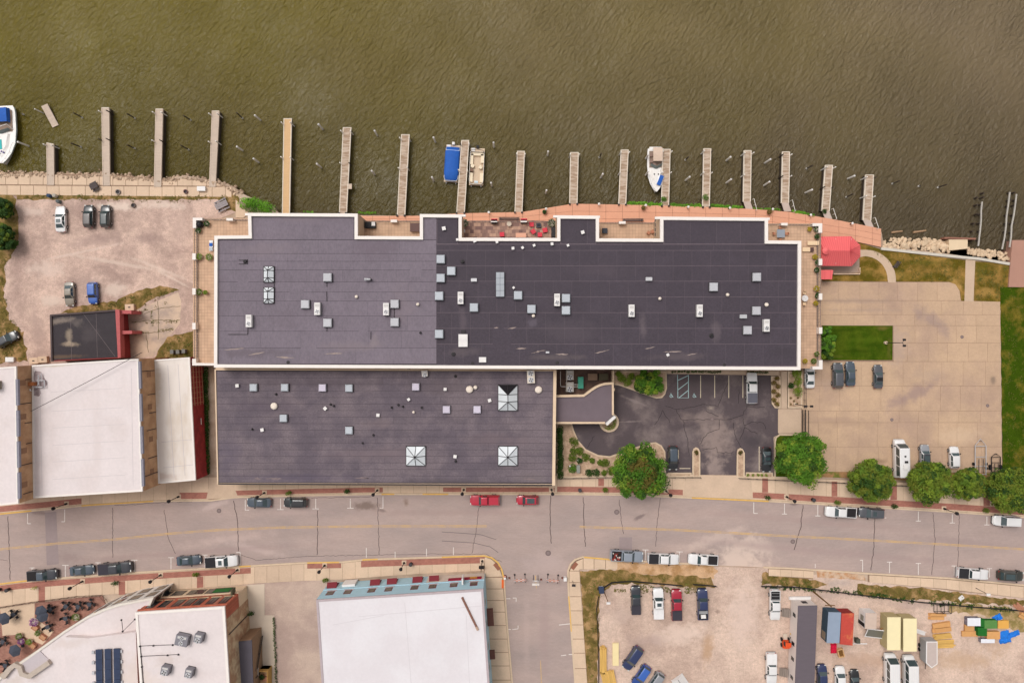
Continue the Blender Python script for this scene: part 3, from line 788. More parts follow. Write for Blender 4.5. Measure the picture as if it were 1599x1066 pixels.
cr = [[(1038,634),(1056,639),(1080,636),(1098,630),(1120,634)],[(1056,639),(1064,655),(1110,655),(1140,655),(1160,647),(1167,634)],[(1067,656),(1068,668),(1073,684),(1076,712)],
    [(1165,634),(1182,637),(1194,635)],[(1160,653),(1163,666),(1158,680),(1155,686)],[(1163,664),(1174,658),(1192,660),(1196,670)],[(1162,666),(1173,673),(1183,677)],
    [(1145,660),(1147,676),(1157,698)],[(1092,694),(1105,676),(1122,670),(1123,655)],[(1138,597),(1128,615),(1121,636)],[(1153,630),(1154,608)],[(1097,702),(1110,700),(1119,698),(1121,706),(1145,706)],
    [(1035,640),(1025,660),(1022,663)],[(1035,640),(1046,660)],[(928,680),(917,699)],[(1103,641),(1112,645),(1122,650)]]
for i,c in enumerate(cr):
  crack(c,.09,70 + i,crt,.006,M('asphalt_crack',(52,44,46)),1.0)
manhole(1112,654,.4,crt)
for (x,y) in ((1392.5,655),(1502,526),(1542,633)):
  manhole(x,y,.33,lot,.03)
# boardwalk along the water, composite boards laid in runs
m_board = M('composite_boards',(222,162,132),n=[(.4,.05),(5,.05)],rnd=.035,stretch=(1,1,1))
BW_N = [(425,335),(560,337),(655,337),(716,333),(815,331),(895,318),(1000,320),(1100,323),(1172,326),(1236,331),(1300,342),(1376,357)]
BW_S = [(425,352),(720,352),(1200,354),(1280,372),(1330,376),(1376,386)]
bw = slab('boardwalk',[(x,y + .6) for x,y in BW_N] + BW_S[::-1],.25,M('board_gap',(120,78,62)),-3)
def bwpieces(x0,x1,step):
  x = x0
  while x < x1 - 1:
    xe = min(x1,x + step)
    ya,yb = interp(BW_N,x),interp(BW_N,xe)
    sa,sb = interp(BW_S,x),interp(BW_S,xe)
    for t0,t1 in ((0,.34),(.34,.67),(.67,1)):
      q = [(x + .2,ya + (sa - ya) * t0 + .15),(xe - .2,yb + (sb - yb) * t0 + .15),(xe - .2,yb + (sb - yb) * t1 - .15),(x + .2,ya + (sa - ya) * t1 - .15)]
      MB().prism(ppoly(q,.3),.2,.3).build('deck_panel',m_board,bw)
    x = xe
bwpieces(426,1376,26)
bw2 = slab('deck_east',[(1581,375),(1700,374),(1700,450),(1575,448),(1578,410)],.3,M('old_deck',(178,134,116),n=[(.5,.06),(6,.06)]),-3)
# ------------------------------------------------------------------ building materials
m_wallw = M('painted_wall',(222,212,202),n=[(.5,.06),(5,.05)])
m_cap = M('white_coping',(240,230,222),n=[(1,.04)],rough=.6)
m_beige = M('beige_coping',(226,198,168),n=[(1,.07)])
m_tanwall = M('tan_wall',(208,182,156),n=[(.6,.08),(5,.06)])
m_memW = M('lilac_membrane',(121,110,119),n=[(.35,.06),(3.5,.16),(12,.10)],rnd=.04,rough=.8,stretch=(1,.5,1))
m_memE = M('dark_membrane',(72,63,71),n=[(.35,.08),(3.5,.2),(12,.12)],rnd=.045,rough=.75)
m_memS = M('aged_membrane',(100,89,97),c2=(116,103,108),n=[(.3,.08),(3.5,.18),(12,.12)],rnd=.04,mixscale=.15,rough=.8)
m_seamL = M('light_seam',(116,102,108),n=[(1.5,.15)])
m_seamD = M('dark_seam',(62,54,60),n=[(1.5,.2)])
m_glass = M('window_glass',(52,56,60),rough=.12,spec=.6,rnd=.25)
m_metal = M('galvanised_metal',(196,194,196),rough=.45,metal=.3,n=[(2,.08)],rnd=.05)
m_dark = M('dark_metal',(52,46,48),rough=.6)
m_black = M('black_plastic',(30,28,30),rough=.6)
m_whitepl = M('white_enamel',(232,226,222),rough=.5,n=[(2,.06)])
def grid_mat(name,c,grout,w,h,off=0.0,c2=None):
  m = brick_mat(name,c,c2 or tuple(int(v * .96) for v in c),grout)
  br = [n for n in m.node_tree.nodes if n.type == 'TEX_BRICK'][0]
  br.inputs['Brick Width'].default_value = w
  br.inputs['Row Height'].default_value = h
  br.inputs['Mortar Size'].default_value = .02
  br.offset = off
  return m
m_tile = grid_mat('terrace_tile',(210,172,142),(166,130,106),.6,.6)
m_check = grid_mat('patio_paver',(200,160,136),(130,100,90),.66,.66,.5,c2=(118,88,84))
stains(m_memE,[(989,512,7,24,0,(104,92,96),.7),(1095,515,9,26,0,(102,90,94),.6),(728,500,8,24,0,(98,86,92),.6),(880,520,60,22,0,(86,76,82),.5),(800,410,70,14,0,(66,57,64),.6),(1150,400,60,16,0,(68,59,66),.5),(830,505,10,8,0,(108,98,108),.5),(930,430,60,12,0,(84,73,80),.5),(725,548,30,8,0,(104,92,94),.5),(1040,555,60,7,0,(98,86,88),.6),(860,556,50,6,0,(104,92,92),.6),(910,350,30,8,0,(92,82,90),.5),(1200,550,30,12,0,(64,56,62),.5)])
stains(m_memW,[(440,400,60,14,0,(134,120,126),.5),(600,400,50,22,0,(112,99,108),.6),(420,550,70,9,0,(104,92,98),.6),(560,540,60,10,0,(134,120,124),.5),(370,470,26,60,0,(114,102,110),.6),(470,500,30,20,0,(110,98,106),.5),(640,480,26,40,0,(132,118,124),.5),(500,355,50,10,0,(130,116,122),.5),(600,530,8,14,0,(142,128,130),.5)])
stains(m_memS,[(520,595,150,8,0,(90,78,84),.6),(430,630,70,16,0,(92,80,90),.6),(600,700,100,14,0,(120,104,108),.6),(780,680,70,14,0,(116,100,104),.6),(480,735,120,8,0,(92,82,96),.6),(700,742,120,6,0,(88,78,82),.6),(600,655,40,12,0,(124,108,110),.5),(830,735,26,10,0,(116,104,104),.5),(380,700,26,30,0,(94,84,98),.6),(700,600,60,16,0,(92,80,84),.5),(570,745,140,3,0,(126,112,112),.6)])
def windows_on(parent,A,B,n,z0,z1,w,name='window',mat=None,u_from=1.5,u_to=None):
  Ln = (Vector(B) - Vector(A)).length
  u_to = Ln - 1.5 if u_to is None else u_to
  for i in range(n):
    u = u_from + (u_to - u_from) * (i + .5) / n
    o = wallbox(MB(),A,B,u - w / 2,u + w / 2,z0,z1,.035,.08).build(name,m_wallw,parent)
    wallbox(MB(),A,B,u - w / 2 + .1,u + w / 2 - .1,z0 + .1,z1 - .1,.05,.02).build('pane',mat or m_glass,o)
# ------------------------------------------------------------------ the long riverside building
ZR = 10.0
out_px = [(334.5,368),(388,367.5),(387,332.5),(558.5,333.5),(558.5,368.5),(655.5,369),(655.5,334.2),(721,334.8),(721,371.2),(870,371.6),(870,336.2),(935.5,336.8),
    (935.5,372.2),(1031,372.6),(1031,338.2),(1199.5,340),(1199.5,375.4),(1251.3,376),(1250.3,577.6),(868,576),(334,573.6)]
main = thing('riverside_building','long dark flat-roofed building with white parapet between river and street','building')
wp = [P2(x,y,ZR) for x,y in out_px]
MB().prism(wp,-.5,ZR - .5).build('wall',m_tanwall,main)
MB().prism(offset_poly(wp if area2(wp) > 0 else wp[::-1],.3),ZR - .5,ZR - .42).build('roof_deck',m_seamD,main)
mb = MB(); ring(mb,wp,.58,ZR - .5,ZR); mb.build('parapet',m_cap,main)
zd = ZR - .42
MB().prism(ppoly([(682,339.5),(714,340),(714,376.4),(875.5,377),(875.5,341.2),(930,341.8),(930,377.5),(1036.5,378),(1036.5,343.2),(1194,345),(1194,380.6),(1246,381),(1245.3,572.4),(868,571),(682,570)],zd),zd,zd + .004).build('seam_bed',m_seamL,main)
def sheets(parent,x0,x1,y0,y1,step,z,mat,gap=.06,seed=1,jit=.0,off=0.0):
  r = random.Random(seed)
  x = x0
  xe = x0 + step * (off if off else 1)
  while x < x1 - .5:
    if x1 - xe < step * .3: xe = x1
    gx,gy = gap * .22 / K,gap * .55 / K
    q = ppoly([(x + gx,y0 + gy),(xe - gx,y0 + gy),(xe - gx,y1 - gy),(x + gx,y1 - gy)],z)
    MB().prism(q,z - .02,z + r.uniform(0,.004)).build('membrane_sheet',mat,parent)
    x = xe
    xe = x + step * (1 + r.uniform(-jit,jit))
zs = zd + .016
rw = [374.5,396,408,421.5,440,456,470,493,517,543,568]
for i,(a,b) in enumerate(zip(rw,rw[1:])):
  sheets(main,341,681.5,a,b,66,zs,m_memW,.05,30 + i,.35,(.4,.9,.6,1,.3)[i % 5])
sheets(main,393,552.5,339.5,374,80,zs,m_memW,.04,61,.2)
sheets(main,661,681.5,340,374,40,zs,m_memW,.04,62)
re_ = [391,415,439,463.5,488,512.5,537,571]
for i,(a,b) in enumerate(zip(re_,re_[1:])):
  sheets(main,682,1245,a,b,29.3,zs,m_memE,.07,80 + i,0,(.6,.6,.2,.2,.8,.8,.4)[i])
sheets(main,682,1245,381.5,391,48,zs,m_memE,.07,91)
for (a,b,c,d) in ((682.5,714,340.5,381),(876,930,342,381),(1037,1193.5,345.5,381)):
  sheets(main,a,b,c,d,41,zs,m_memE,.08,93,.3)
for (a,b,c) in ((714.5,875,377.5),(930.5,1036,378.5)):
  sheets(main,a,b,c,381,60,zs,m_memE,.05,95)
# cornice returns at the bay heads
for (a,b,y) in ((382.5,387,334.8),(721,727,336.8),(864,870,338.2),(935.5,937,338.8),(1023,1031,340.4),(1199.5,1202,342)):
  MB().prism(ppoly([(a,y - 2),(b,y - 2),(b,y + 1.6),(a,y + 1.6)],ZR - .1),ZR - .6,ZR - .1).build('cornice',m_cap,main)
# windows of the river and street fronts
for (i,j,n) in ((2,3,6),(6,7,2),(10,11,2),(14,15,6)):
  for z0 in (1.2,4.9,7.4):
    windows_on(main,wp[j],wp[i],n,z0,z0 + 1.7,1.5)
for z0 in (1.2,4.9,7.4):
  windows_on(main,P2(868,576,ZR),wp[18],14,z0,z0 + 1.6,1.4)
for (i,j,n) in ((4,5,3),(8,9,5),(12,13,3)):
  windows_on(main,wp[j],wp[i],n,4.2,6.5,1.7,'terrace_door')
# terraces on the podium
ZT = 4.0
def terrace(pts,mat=None):
  MB().prism(ppoly(pts,ZT),-.4,ZT - .08).build('podium',m_tanwall,main)
  q = ppoly(pts,ZT); q = offset_poly(q if area2(q) > 0 else q[::-1],-.0)
  MB().prism(q,ZT - .08,ZT).build('terrace_floor',mat or m_tile,main)
terrace([(301.5,341),(391,341),(391,376),(344,376),(344,570),(301.5,570)])
terrace([(1198,349),(1282,349),(1282,575),(1244,575),(1244,382),(1198,382)])
terrace([(562,345),(660,345),(660,376),(562,376)])
terrace([(722,345),(870,345),(870,378),(722,378)],m_check)
terrace([(932,348),(1030,348),(1030,380),(932,380)])
def pier(pts,z=5.15):
  MB().prism(ppoly(pts,z),ZT - 2,z).build('corner_pier',m_cap,main)
pier([(301,340),(316,340),(316,344),(306,344),(306,356),(301,356)])
pier([(300,570.5),(300,560),(306,560),(306,566.5),(334,567),(334,570.5)])
pier([(1269,348.6),(1284,348.6),(1284,363.5),(1278.5,363.5),(1278.5,353),(1269,353)])
pier([(1284.5,562),(1284.5,576.6),(1269,576.6),(1269,572),(1279,572),(1279,562)])
for (x,y) in ((302.8,400.5),(302.8,455),(302.8,509),(1281.5,409),(1281.5,463),(1281.5,516)):
  pier([(x - 2.6,y - 5),(x + 2.6,y - 5),(x + 2.6,y + 5),(x - 2.6,y + 5)])
for (x,y) in ((358.5,342.6),(1225,350),(615,345),(972,347.5),(771.5,344.8),(818,345)):
  pier([(x - 5,y - 2),(x + 5,y - 2),(x + 5,y + 2),(x - 5,y + 2)])
def railing(a,b,z0=ZT,h=1.05):
  p,q = Vector(P(*a,z0 + h)),Vector(P(*b,z0 + h))
  mb = MB()
  mb.tube(p,q,.045,6)
  lo = Vector((0,0,-h + .12))
  mb.tube(p + lo,q + lo,.03,5)
  k = max(2,int((q - p).length / .5))
  for i in range(k + 1):
    c = p + (q - p) * i / k
    mb.tube(c,c + Vector((0,0,-h)),.022,5,caps=False)
  mb.build('railing',M('grey_railing',(96,90,92),rough=.5),main)
for a,b in [((303.5,356),(303.5,395)),((303.5,406),(303.5,450)),((303.5,460),(303.5,504)),((303.5,514),(303.5,560)),((316,342),(353,342.5)),((364,343),(387,343)),
    ((1281,364),(1281,404)),((1281,414),(1281,458)),((1281,468),(1281,511)),((1281,521),(1281,562)),((1201,350),(1219,350)),((1231,350.5),(1268,350.8)),
    ((563,345),(609,345)),((621,345),(656,345)),((724,345),(766,345)),((777,345),(812,345)),((824,345),(866,345.5)),((936,347.5),(966,347.5)),((978,347.5),(1026,348))]:
  railing(a,b)
# second inner rail of the long side terraces
for a,b in [((307.5,356),(307.5,560)),((1277,364),(1277,562))]:
  railing(a,b,ZT,.5)
# ------------------------------------------------------------------ the lower street building
ZS = 6.5
sb_px = [(335.5,570),(868.6,572),(866.5,757.8),(339,755.6)]
south = thing('street_building','low dark-roofed block with three glass pyramid skylights along the street','building')
sp = ppoly(sb_px,ZS)
MB().prism(sp,-.5,ZS - .3).build('wall',m_tanwall,south)
MB().prism(ppoly([(337,577),(864,579),(862,755),(340.5,753.5)],ZS - .3),ZS - .3,ZS - .29).build('roof_deck',m_seamD,south)
for (q,mt,zz) in (([(864.3,577.5),(869,577.5),(866.8,758),(862.2,758)],m_beige,ZS),([(335,577.5),(336.8,577.5),(340.8,756),(339,756)],m_beige,ZS - .1),
          ([(339,754.3),(866.5,756.4),(866.6,758.4),(339,756.2)],m_dark,ZS - .15),([(335,576.4),(869,578),(869,579.2),(335,577.8)],m_beige,ZS - .12)):
  MB().prism(ppoly(q,zz),ZS - .5,zz).build('parapet',mt,south)
yy = 579.5
i = 0
while yy < 752:
  ye = min(753.5,yy + 10.2)
  xl = 337.3 + (yy - 577) * .0195
  sheets(south,xl,863.6 - (yy - 577) * .009,yy,ye,80,ZS - .275,m_memS,.045,120 + i,.45,(.5,.8,.3,1,.65)[i % 5])
  yy = ye; i += 1
# street front: base course, windows
fa,fb = sp[3],sp[2]
windows_on(south,fa,fb,18,1.0,3.2,1.8)
mb = MB()
wallbox(mb,fa,fb,0,(Vector(fb) - Vector(fa)).length,-.2,.7,.06,.05); mb.build('plinth',m_beige,south)
# silt left by standing water
for k,(x,y,l,w) in enumerate([(430,747,34,3),(565,746,26,3),(826,748,20,3),(402,747,12,4)]):
  MB().prism(ppoly(rough_poly([(x - l / 2,y),(x,y - w / 2),(x + l / 2,y),(x,y + w / 2)],3,.7,k),ZS - .262),ZS - .27,ZS - .262).build('silt_stain',M('silt',(128,112,112),n=[(3,.15)]),south)
for k,(x,y,l,w) in enumerate([(365,545,32,2.2),(400,552,26,2.4),(445,558,30,2.6),(800,512,14,2.4),(775,512,8,2.5),(815,544,20,2),(840,549,24,2),(880,553,28,2.2),(940,549,26,2),(1050,549,30,2),(1015,543,16,1.5),(1080,553,20,1.6),(520,552,30,2)]):
  a = R.uniform(-.25,.25)
  MB().prism(ppoly(rough_poly([(x - l / 2,y - a * l / 2),(x,y - w / 2),(x + l / 2,y + a * l / 2),(x,y + w / 2)],3,.6,k + 40),zs),zs - .01,zs + .0055).build('silt_stain',M('pale_silt',(160,142,134),n=[(3,.2)]),main)
for (x,y) in ((450,565.5),(738,567),(1131,569.5),(870,566)):
  p = P(x,y,zs); MB().lathe([(.32,.0),(.32,.03),(.2,.08)],12,p).build('roof_drain',m_dark,main)
for i,(x,y,w,h) in enumerate(((372,430,16,12),(452,452,22,16),(560,500,14,20),(640,420,18,12),(470,535,24,14),(600,548,16,10))):
  MB().prism(ppoly([(x,y),(x + w,y),(x + w,y + h),(x,y + h)],zs + .004),zs,zs + .008).build('membrane_patch',m_memW,main)
for i,(x,y,w,h) in enumerate(((400,690,26,16),(560,610,22,14),(690,660,18,20),(760,735,30,9),(480,640,16,12),(620,735,22,8),(835,640,14,24))):
  MB().prism(ppoly([(x,y),(x + w,y),(x + w,y + h),(x,y + h)],ZS - .26),ZS - .27,ZS - .262).build('membrane_patch',m_memS,south)
MB().prism(ppoly([(769.5,514),(784,511),(798,518),(798,570),(769,570)],zs + .01),zs,zs + .012).build('membrane_patch',m_memE,main)
# ------------------------------------------------------------------ covered entrance between the two blocks
ZC = 4.2
cp = thing('entrance_canopy','grey-roofed entrance canopy with curved cream parapet beside the courtyard','canopy')
curve = [(912,617.5),(918,613),(924,608.5),(931,604),(938,601),(945,599.2),(957,598.3)]
cpx = [(868,618.5)] + curve + [(957.5,648),(945,660.5),(868,660.5)]
MB().prism(ppoly(cpx,ZC - .3),ZC - .7,ZC - .3).build('roof',M('canopy_membrane',(116,102,108),n=[(.6,.07),(8,.07)]),cp)
add_w = lambda pts,w,z0,z1,mat,nm: add_ribbon(MB(),[P2(x,y,z1) for x,y in pts],w,z0,z1).build(nm,mat,cp)
add_w([(866,618.5)] + curve,.42,ZC - .75,ZC + .1,m_beige,'parapet')
add_w([(957,597.5),(957.2,648)],.34,ZC - .75,ZC + .08,m_beige,'parapet')
add_w([(868,660),(945,660)],.34,ZC - .75,ZC + .06,m_beige,'parapet')
for (x,y) in ((875,655),(954,606)):
  MB().obox(P(x,y,0),.5,.5,ZC - .72).build('pillar',m_beige,cp)
rp = slab('round_planter',arc(951,659,15.5,0,345,23),.3,m_mulch,-.2)
mb = MB(); ring(mb,ppoly(arc(951,659,15.5,0,345,23),.3),.45,-.1,.42); mb.build('kerb_edge',m_kerb,rp)
# plant yard
yard = slab('plant_yard',[(869,577),(957,577),(957,600),(940,602),(912,618),(869,619)],.02,M('yard_floor',(118,90,78),c2=(98,76,68),n=[(3,.15)],mixscale=.6),-.2)
mb = MB(); add_ribbon(mb,[P2(x,y,2) for x,y in [(957.5,579),(957.5,599)]],.3,0,2.0)
tag(mb.build('yard_wall',m_beige),'short cream wall closing the plant yard beside the green shrub','wall')
# ------------------------------------------------------------------ west row of white-roofed buildings
m_wroof = M('white_roof',(226,213,211),c2=(216,200,196),n=[(.25,.04),(2,.04)],mixscale=.12,mixlo=.5,mixhi=.75,rough=.7)
m_wroof2 = M('stained_white_roof',(234,222,213),c2=(216,198,180),n=[(.4,.05)],mixscale=.18,mixlo=.50,mixhi=.72,stretch=(1.4,.5,1),rough=.7)
stains(m_wroof,[(68,690,7,90,0,(204,186,176),.7),(140,567,40,4,3,(206,190,166),.7),(66,772,10,5,0,(120,104,104),.8),(150,764,60,3,5,(204,188,184),.6),(60,605,14,22,0,(176,158,156),.7),(250,1030,60,50,0,(222,204,192),.6),(300,990,30,14,0,(206,188,180),.6),(258,1045,14,8,0,(202,184,176),.6),(60,1040,40,16,40,(206,190,178),.6),(90,1010,16,40,20,(204,188,180),.6),(150,975,50,10,10,(214,196,188),.5),(205,680,10,80,0,(216,200,196),.5)])
stains(m_wroof2,[(255,640,8,100,3,(204,182,158),.6),(268,600,8,40,0,(206,184,158),.6),(280,735,24,8,5,(206,180,166),.6),(292,680,6,60,3,(214,196,180),.5)])
m_brown = M('brown_brick_wall',(204,162,124),c2=(178,136,102),n=[(1.2,.14),(10,.14)],mixscale=.6,bump=.4,bscale=15)
m_redwall = M('oxblood_wall',(164,58,60),c2=(142,46,50),n=[(2,.12),(12,.12)],mixscale=.8)
m_gutter = M('slate_gutter',(140,136,146),n=[(2,.1)])
def flat_building(name,label,px,z,wall,roof,lip=.35,lipmat=None,lipw=.3):
  t = thing(name,label,'building')
  q = ppoly(px,z)
  if area2(q) < 0: q = q[::-1]
  MB().prism(q,-.5,z - .3).build('wall',wall,t)
  MB().prism(offset_poly(q,lipw),z - .35,z - .12).build('roof',roof,t)
  mb = MB(); ring(mb,q,lipw,z - .3,z); mb.build('coping',lipmat or m_cap,t)
  return t,q
A_,qa = flat_building('terrace_house','tallest white-roofed building at the left edge with chimney',[(-80,580),(25,571.5),(28.5,786),(-80,797)],14.7,m_brown,m_wroof)
B_,qb = flat_building('terrace_house','wide white-roofed building with a wire crossing its roof',[(49.5,570),(216,560),(222.5,767),(51,777.5)],11.0,m_brown,m_wroof)
C_,qc = flat_building('terrace_house','narrow stained white-roofed building with dark red side wall',[(233.5,562),(296,557.5),(305.5,749.5),(247,755)],5.6,m_redwall,m_wroof2)
# roof seams and staggered gutters
for (t,z,lines) in ((B_,11.0 - .12,[[(80,612),(190,606)],[(80,642),(192,636)],[(82,668),(194,662)],[(82,695),(194,688)],[(82,721),(195,714)],[(82,748),(196,741)],[(62,590),(66,770)],[(205,575),(208,758)]]),
    (C_,5.6 - .12,[[(262,570),(272,745)],[(278,568),(289,742)],[(255,730),(303,725)],[(252,690),(300,686)]])):
  for l in lines:
    add_ribbon(MB(),[P2(x,y,z) for x,y in l],.08,z - .02,z + .015).build('roof_seam',M('grey_seam',(206,194,194)),t)
for (t,z,x0,y0,x1,y1,n) in ((B_,11.0,216.5,562,222.5,765,4),(A_,14.7,25.3,590,28.7,784,4)):
  for i in range(n):
    a,b = i / n + .01,(i + 1) / n - .03
    add_ribbon(MB(),[P2(x0 + (x1 - x0) * a + .8,y0 + (y1 - y0) * a,z),P2(x0 + (x1 - x0) * b + .8,y0 + (y1 - y0) * b,z)],.42,z - .45,z + .03).build('gutter',m_gutter,t)
# pipes and wear on the side walls
for (t,q,k,zz) in ((B_,qb,6,(5.7,10.4)),(A_,qa,6,(11.2,14.2))):
  es = sorted([(q[i],q[(i + 1) % 4]) for i in range(4)],key=lambda e: -(e[0][0] + e[1][0]))[0]
  Ln = (Vector(es[1]) - Vector(es[0])).length
  for i in range(k):
    u = Ln * (i + .3 + .4 * R.random()) / k
    wallbox(MB(),es[0],es[1],u - .06,u + .06,zz[0],zz[1] - R.uniform(0,2.5),.08,.02).build('wall_pipe',m_dark,t)
  for i in range(4):
    u = Ln * (i + .5) / 4
    wallbox(MB(),es[0],es[1],u - .5,u + .5,zz[0] + 1.2,zz[0] + 2.6,.02,.1).build('bricked_up_window',M('bricked_infill',(150,112,86),n=[(6,.15)]),t)
# the red side wall with its timber trellis
es = sorted([(qc[i],qc[(i + 1) % 4]) for i in range(4)],key=lambda e: -(e[0][0] + e[1][0]))[0]
Lc = (Vector(es[1]) - Vector(es[0])).length
m_trel = M('tan_timber',(186,128,100),n=[(4,.12)])
for i in range(9):
  u = Lc - (.9 + i * .98)
  wallbox(MB(),es[0],es[1],u - .05,u + .05,.3,5.2,.12,.02).build('trellis_post',m_trel,C_)
for z in (1.0,2.2,3.4,4.6):
  wallbox(MB(),es[0],es[1],Lc - 9.2,Lc - .5,z - .05,z + .05,.15,.02).build('trellis_rail',m_trel,C_)
wallbox(MB(),es[0],es[1],Lc - 13.0,Lc - 11.8,2.2,2.35,.1,.02).build('lamp_arm',m_whitepl,C_)
# chimney stack, flue tank and ladder between the two taller roofs
ch = thing('chimney_stack','brick chimney block with round rusty tank at the gap between white roofs','chimney',P(40,599,11.0))
MB().box(-3.2,-1.6,-.7,.75,-1,5.0).build('chimney',M('grey_stone',(150,136,120),n=[(3,.2)]),ch)
MB().box(-2.7,-2.2,-.25,.3,5.0,5.05).build('flue_opening',m_black,ch)
MB().lathe([(.85,0),(.9,2.4),(.8,2.6)],18,(.1,0,0)).build('tank',M('rusty_tank',(128,78,66),n=[(2,.15),(9,.15)]),ch)
MB().box(-1.6,-.75,-.5,.5,.4,1.6).build('duct',M('rusty_duct',(150,120,90),n=[(3,.2)]),ch)
MB().box(.9,2.0,-.3,.35,-.05,.9).build('burner_box',M('orange_rust',(170,104,64),n=[(4,.2)]),ch)
mb = MB()
mb.tube((2.1,.6,.35),(3.6,.6,.35),.09).tube((3.6,.6,.35),(3.6,-.7,.35),.09).tube((2.0,-.6,.3),(3.3,-.6,.3),.12).tube((2.5,-.2,.3),(2.5,1.6,.3),.1).tube((3.0,.4,.3),(3.0,1.9,.3),.08)
mb.build('pipework',m_metal,ch)
for i in range(8):
  MB().box(-1.9 + i * .42,-1.82 + i * .42,-1.25,-.9,.2,.5).build('ladder_rung',m_whitepl,ch)
MB().box(-2.1,1.4,-1.3,-1.22,.2,.28).build('ladder_rail',m_whitepl,ch)
for k,(x,y,s_) in enumerate(((60,588,9),(66,598,8),(57,612,7))):
  MB().prism(ppoly(rough_poly([(x - s_,y),(x - s_ * .6,y - s_),(x + s_ * .5,y - s_ * .9),(x + s_,y + s_ * .2),(x + s_ * .4,y + s_),(x - s_ * .6,y + s_ * .8)],3,.8,k),10.89),10.86,10.887 + k * .003).build('soot_stain',M('soot',(190,172,172),c2=(140,122,122),n=[(2,.15)],mixscale=.6),B_)
mb = MB()
p0,p1 = Vector(P(222,550,11.9)),Vector(P(48,642,12.4))
pts = [p0 + (p1 - p0) * (i / 14) - Vector((0,0,1.2 * math.sin(math.pi * i / 14) * .3)) for i in range(15)]
mb.path(pts,.05,5)
tag(mb.build('overhead_wire',m_dark),'thin dark overhead wire slung across the wide white roof','wire')
# ------------------------------------------------------------------ small black-roofed building in the gravel lot
sm = thing('garage','small black flat-roofed building with red parapet in the gravel lot','building')
q = ppoly([(78.5,492),(181,484.5),(186,559),(80.5,564)],4.0)
MB().prism(q,-.4,3.7).build('wall',M('garage_wall',(150,60,60),n=[(2,.12)]),sm)
MB().prism(offset_poly(q if area2(q) > 0 else q[::-1],.2),3.7,3.78).build('roof',M('ponded_roof',(62,56,60),n=[(.8,.12),(4,.1),(10,.1)]),sm)
stains(MATS['ponded_roof'],[(110,502,34,6,5,(140,126,116),.8),(138,506,14,8,0,(110,100,96),.7),(128,524,7,16,8,(160,144,126),.75),(130,537,16,5,0,(168,150,130),.75),(120,556,40,4,3,(112,92,74),.7),(95,500,12,6,0,(150,136,124),.7),(160,520,20,20,0,(84,76,78),.6)])
m_redp = M('red_coping',(186,98,98),n=[(2,.1)])
for (pp,z) in (([(78,491),(181,483.2),(181.2,485.8),(78,493.6)],4.1),([(180,483),(186.5,483.6),(188.5,558),(184,559)],4.15),([(181,484),(205,484.6),(205,489.8),(184,489.8)],3.6),([(184,516.5),(206,516),(206,521),(184,521.8)],3.6),([(77.5,492),(80.5,492),(82,564),(79.5,564)],4.04)):
  MB().prism(ppoly(pp,z),z - 1.4 if pp[0][0] < 100 or pp[0][0] == 180 else 0,z).build('parapet',m_redp if pp[0][0] > 78 else M('dark_coping',(86,74,74)),sm)
for k,(x0,y0,x1,y1) in enumerate(((128,487,180,557),(150,486,152,558),(110,489,112,561))):
  add_ribbon(MB(),[P2(x0,y0,3.78),P2(x1,y1,3.78)],.05,3.76,3.79 + k * .003).build('roof_seam',M('pale_roof_seam',(120,108,108)),sm)
# ------------------------------------------------------------------ bottom-left brick building and rounded white-roofed building
m_redbrick = brick_mat('red_brick_wall',(190,98,70),(170,84,60),(176,122,100))
m_plaster = M('worn_plaster',(208,180,146),c2=(176,136,106),n=[(1.5,.15),(8,.12)],mixscale=.5)
D_ = thing('brick_corner_building','white-roofed brick building with green shop window facing the street','building')
ZDD = 10.4
qd = ppoly([(211,955.5),(350.5,946.3),(361,1115),(222,1125)],ZDD)
MB().prism(qd,4.2,ZDD - .4).build('upper_wall',m_redbrick,D_)
qdl = offset_poly(qd if area2(qd) > 0 else qd[::-1],-.06)
MB().prism(qdl,-.4,4.2).build('shop_front',M('cream_shopfront',(224,198,168),n=[(2,.08)]),D_)
nw,ne,se = qd[0],qd[1],qd[2]
qf = offset_poly(qd if area2(qd) > 0 else qd[::-1],.3)
MB().prism(qf,ZDD - .4,ZDD - .15).build('roof',m_wroof,D_)
mb = MB(); ring(mb,qd,.45,ZDD - .4,ZDD); mb.build('coping',m_cap,D_)
LnN = (Vector(ne) - Vector(nw)).length
def u_of(px,py,z,A,B):
  a,b = Vector(A),Vector(B)
  d = (b - a).normalized()
  return (Vector(P2(px,py,z)) - a).dot(d)
# front wall runs west->east with its outside on the left, so measure from the east corner
for i,x in enumerate((239,257.5,279,296.5,312,332,352)):
  u = u_of(x,936,7.0,ne,nw)
  o = wallbox(MB(),ne,nw,u - .75,u + .75,5.4,8.7,.03,.1).build('window',M('dark_frame',(58,42,38)),D_)
  wallbox(MB(),ne,nw,u - .6,u - .04,5.55,8.5,.05,.02).build('pane',m_glass,o)
  wallbox(MB(),ne,nw,u + .04,u + .6,5.55,8.5,.05,.02).build('pane',m_glass,o)
  wallbox(MB(),ne,nw,u - .95,u + .95,5.15,5.4,.14,.05).build('window_sill',m_plaster,o)
for i,(x,w) in enumerate(((258.6,1.9),(279,2.3),(300.7,1.6),(314,1.5),(329,1.5))):
  u = u_of(x,926,2.0,ne,nw)
  o = wallbox(MB(),ne,nw,u - w / 2,u + w / 2,.7,3.1,.10,.1).build('shop_window',M('brown_frame',(84,62,52)),D_)
  wallbox(MB(),ne,nw,u - w / 2 + .12,u + w / 2 - .12,.85,2.95,.12,.02).build('pane',m_glass,o)
u = u_of(346,922,2.2,ne,nw)
o = wallbox(MB(),ne,nw,u - 1.9,u + 1.9,.6,3.3,.11,.1).build('shop_window',m_dark,D_)
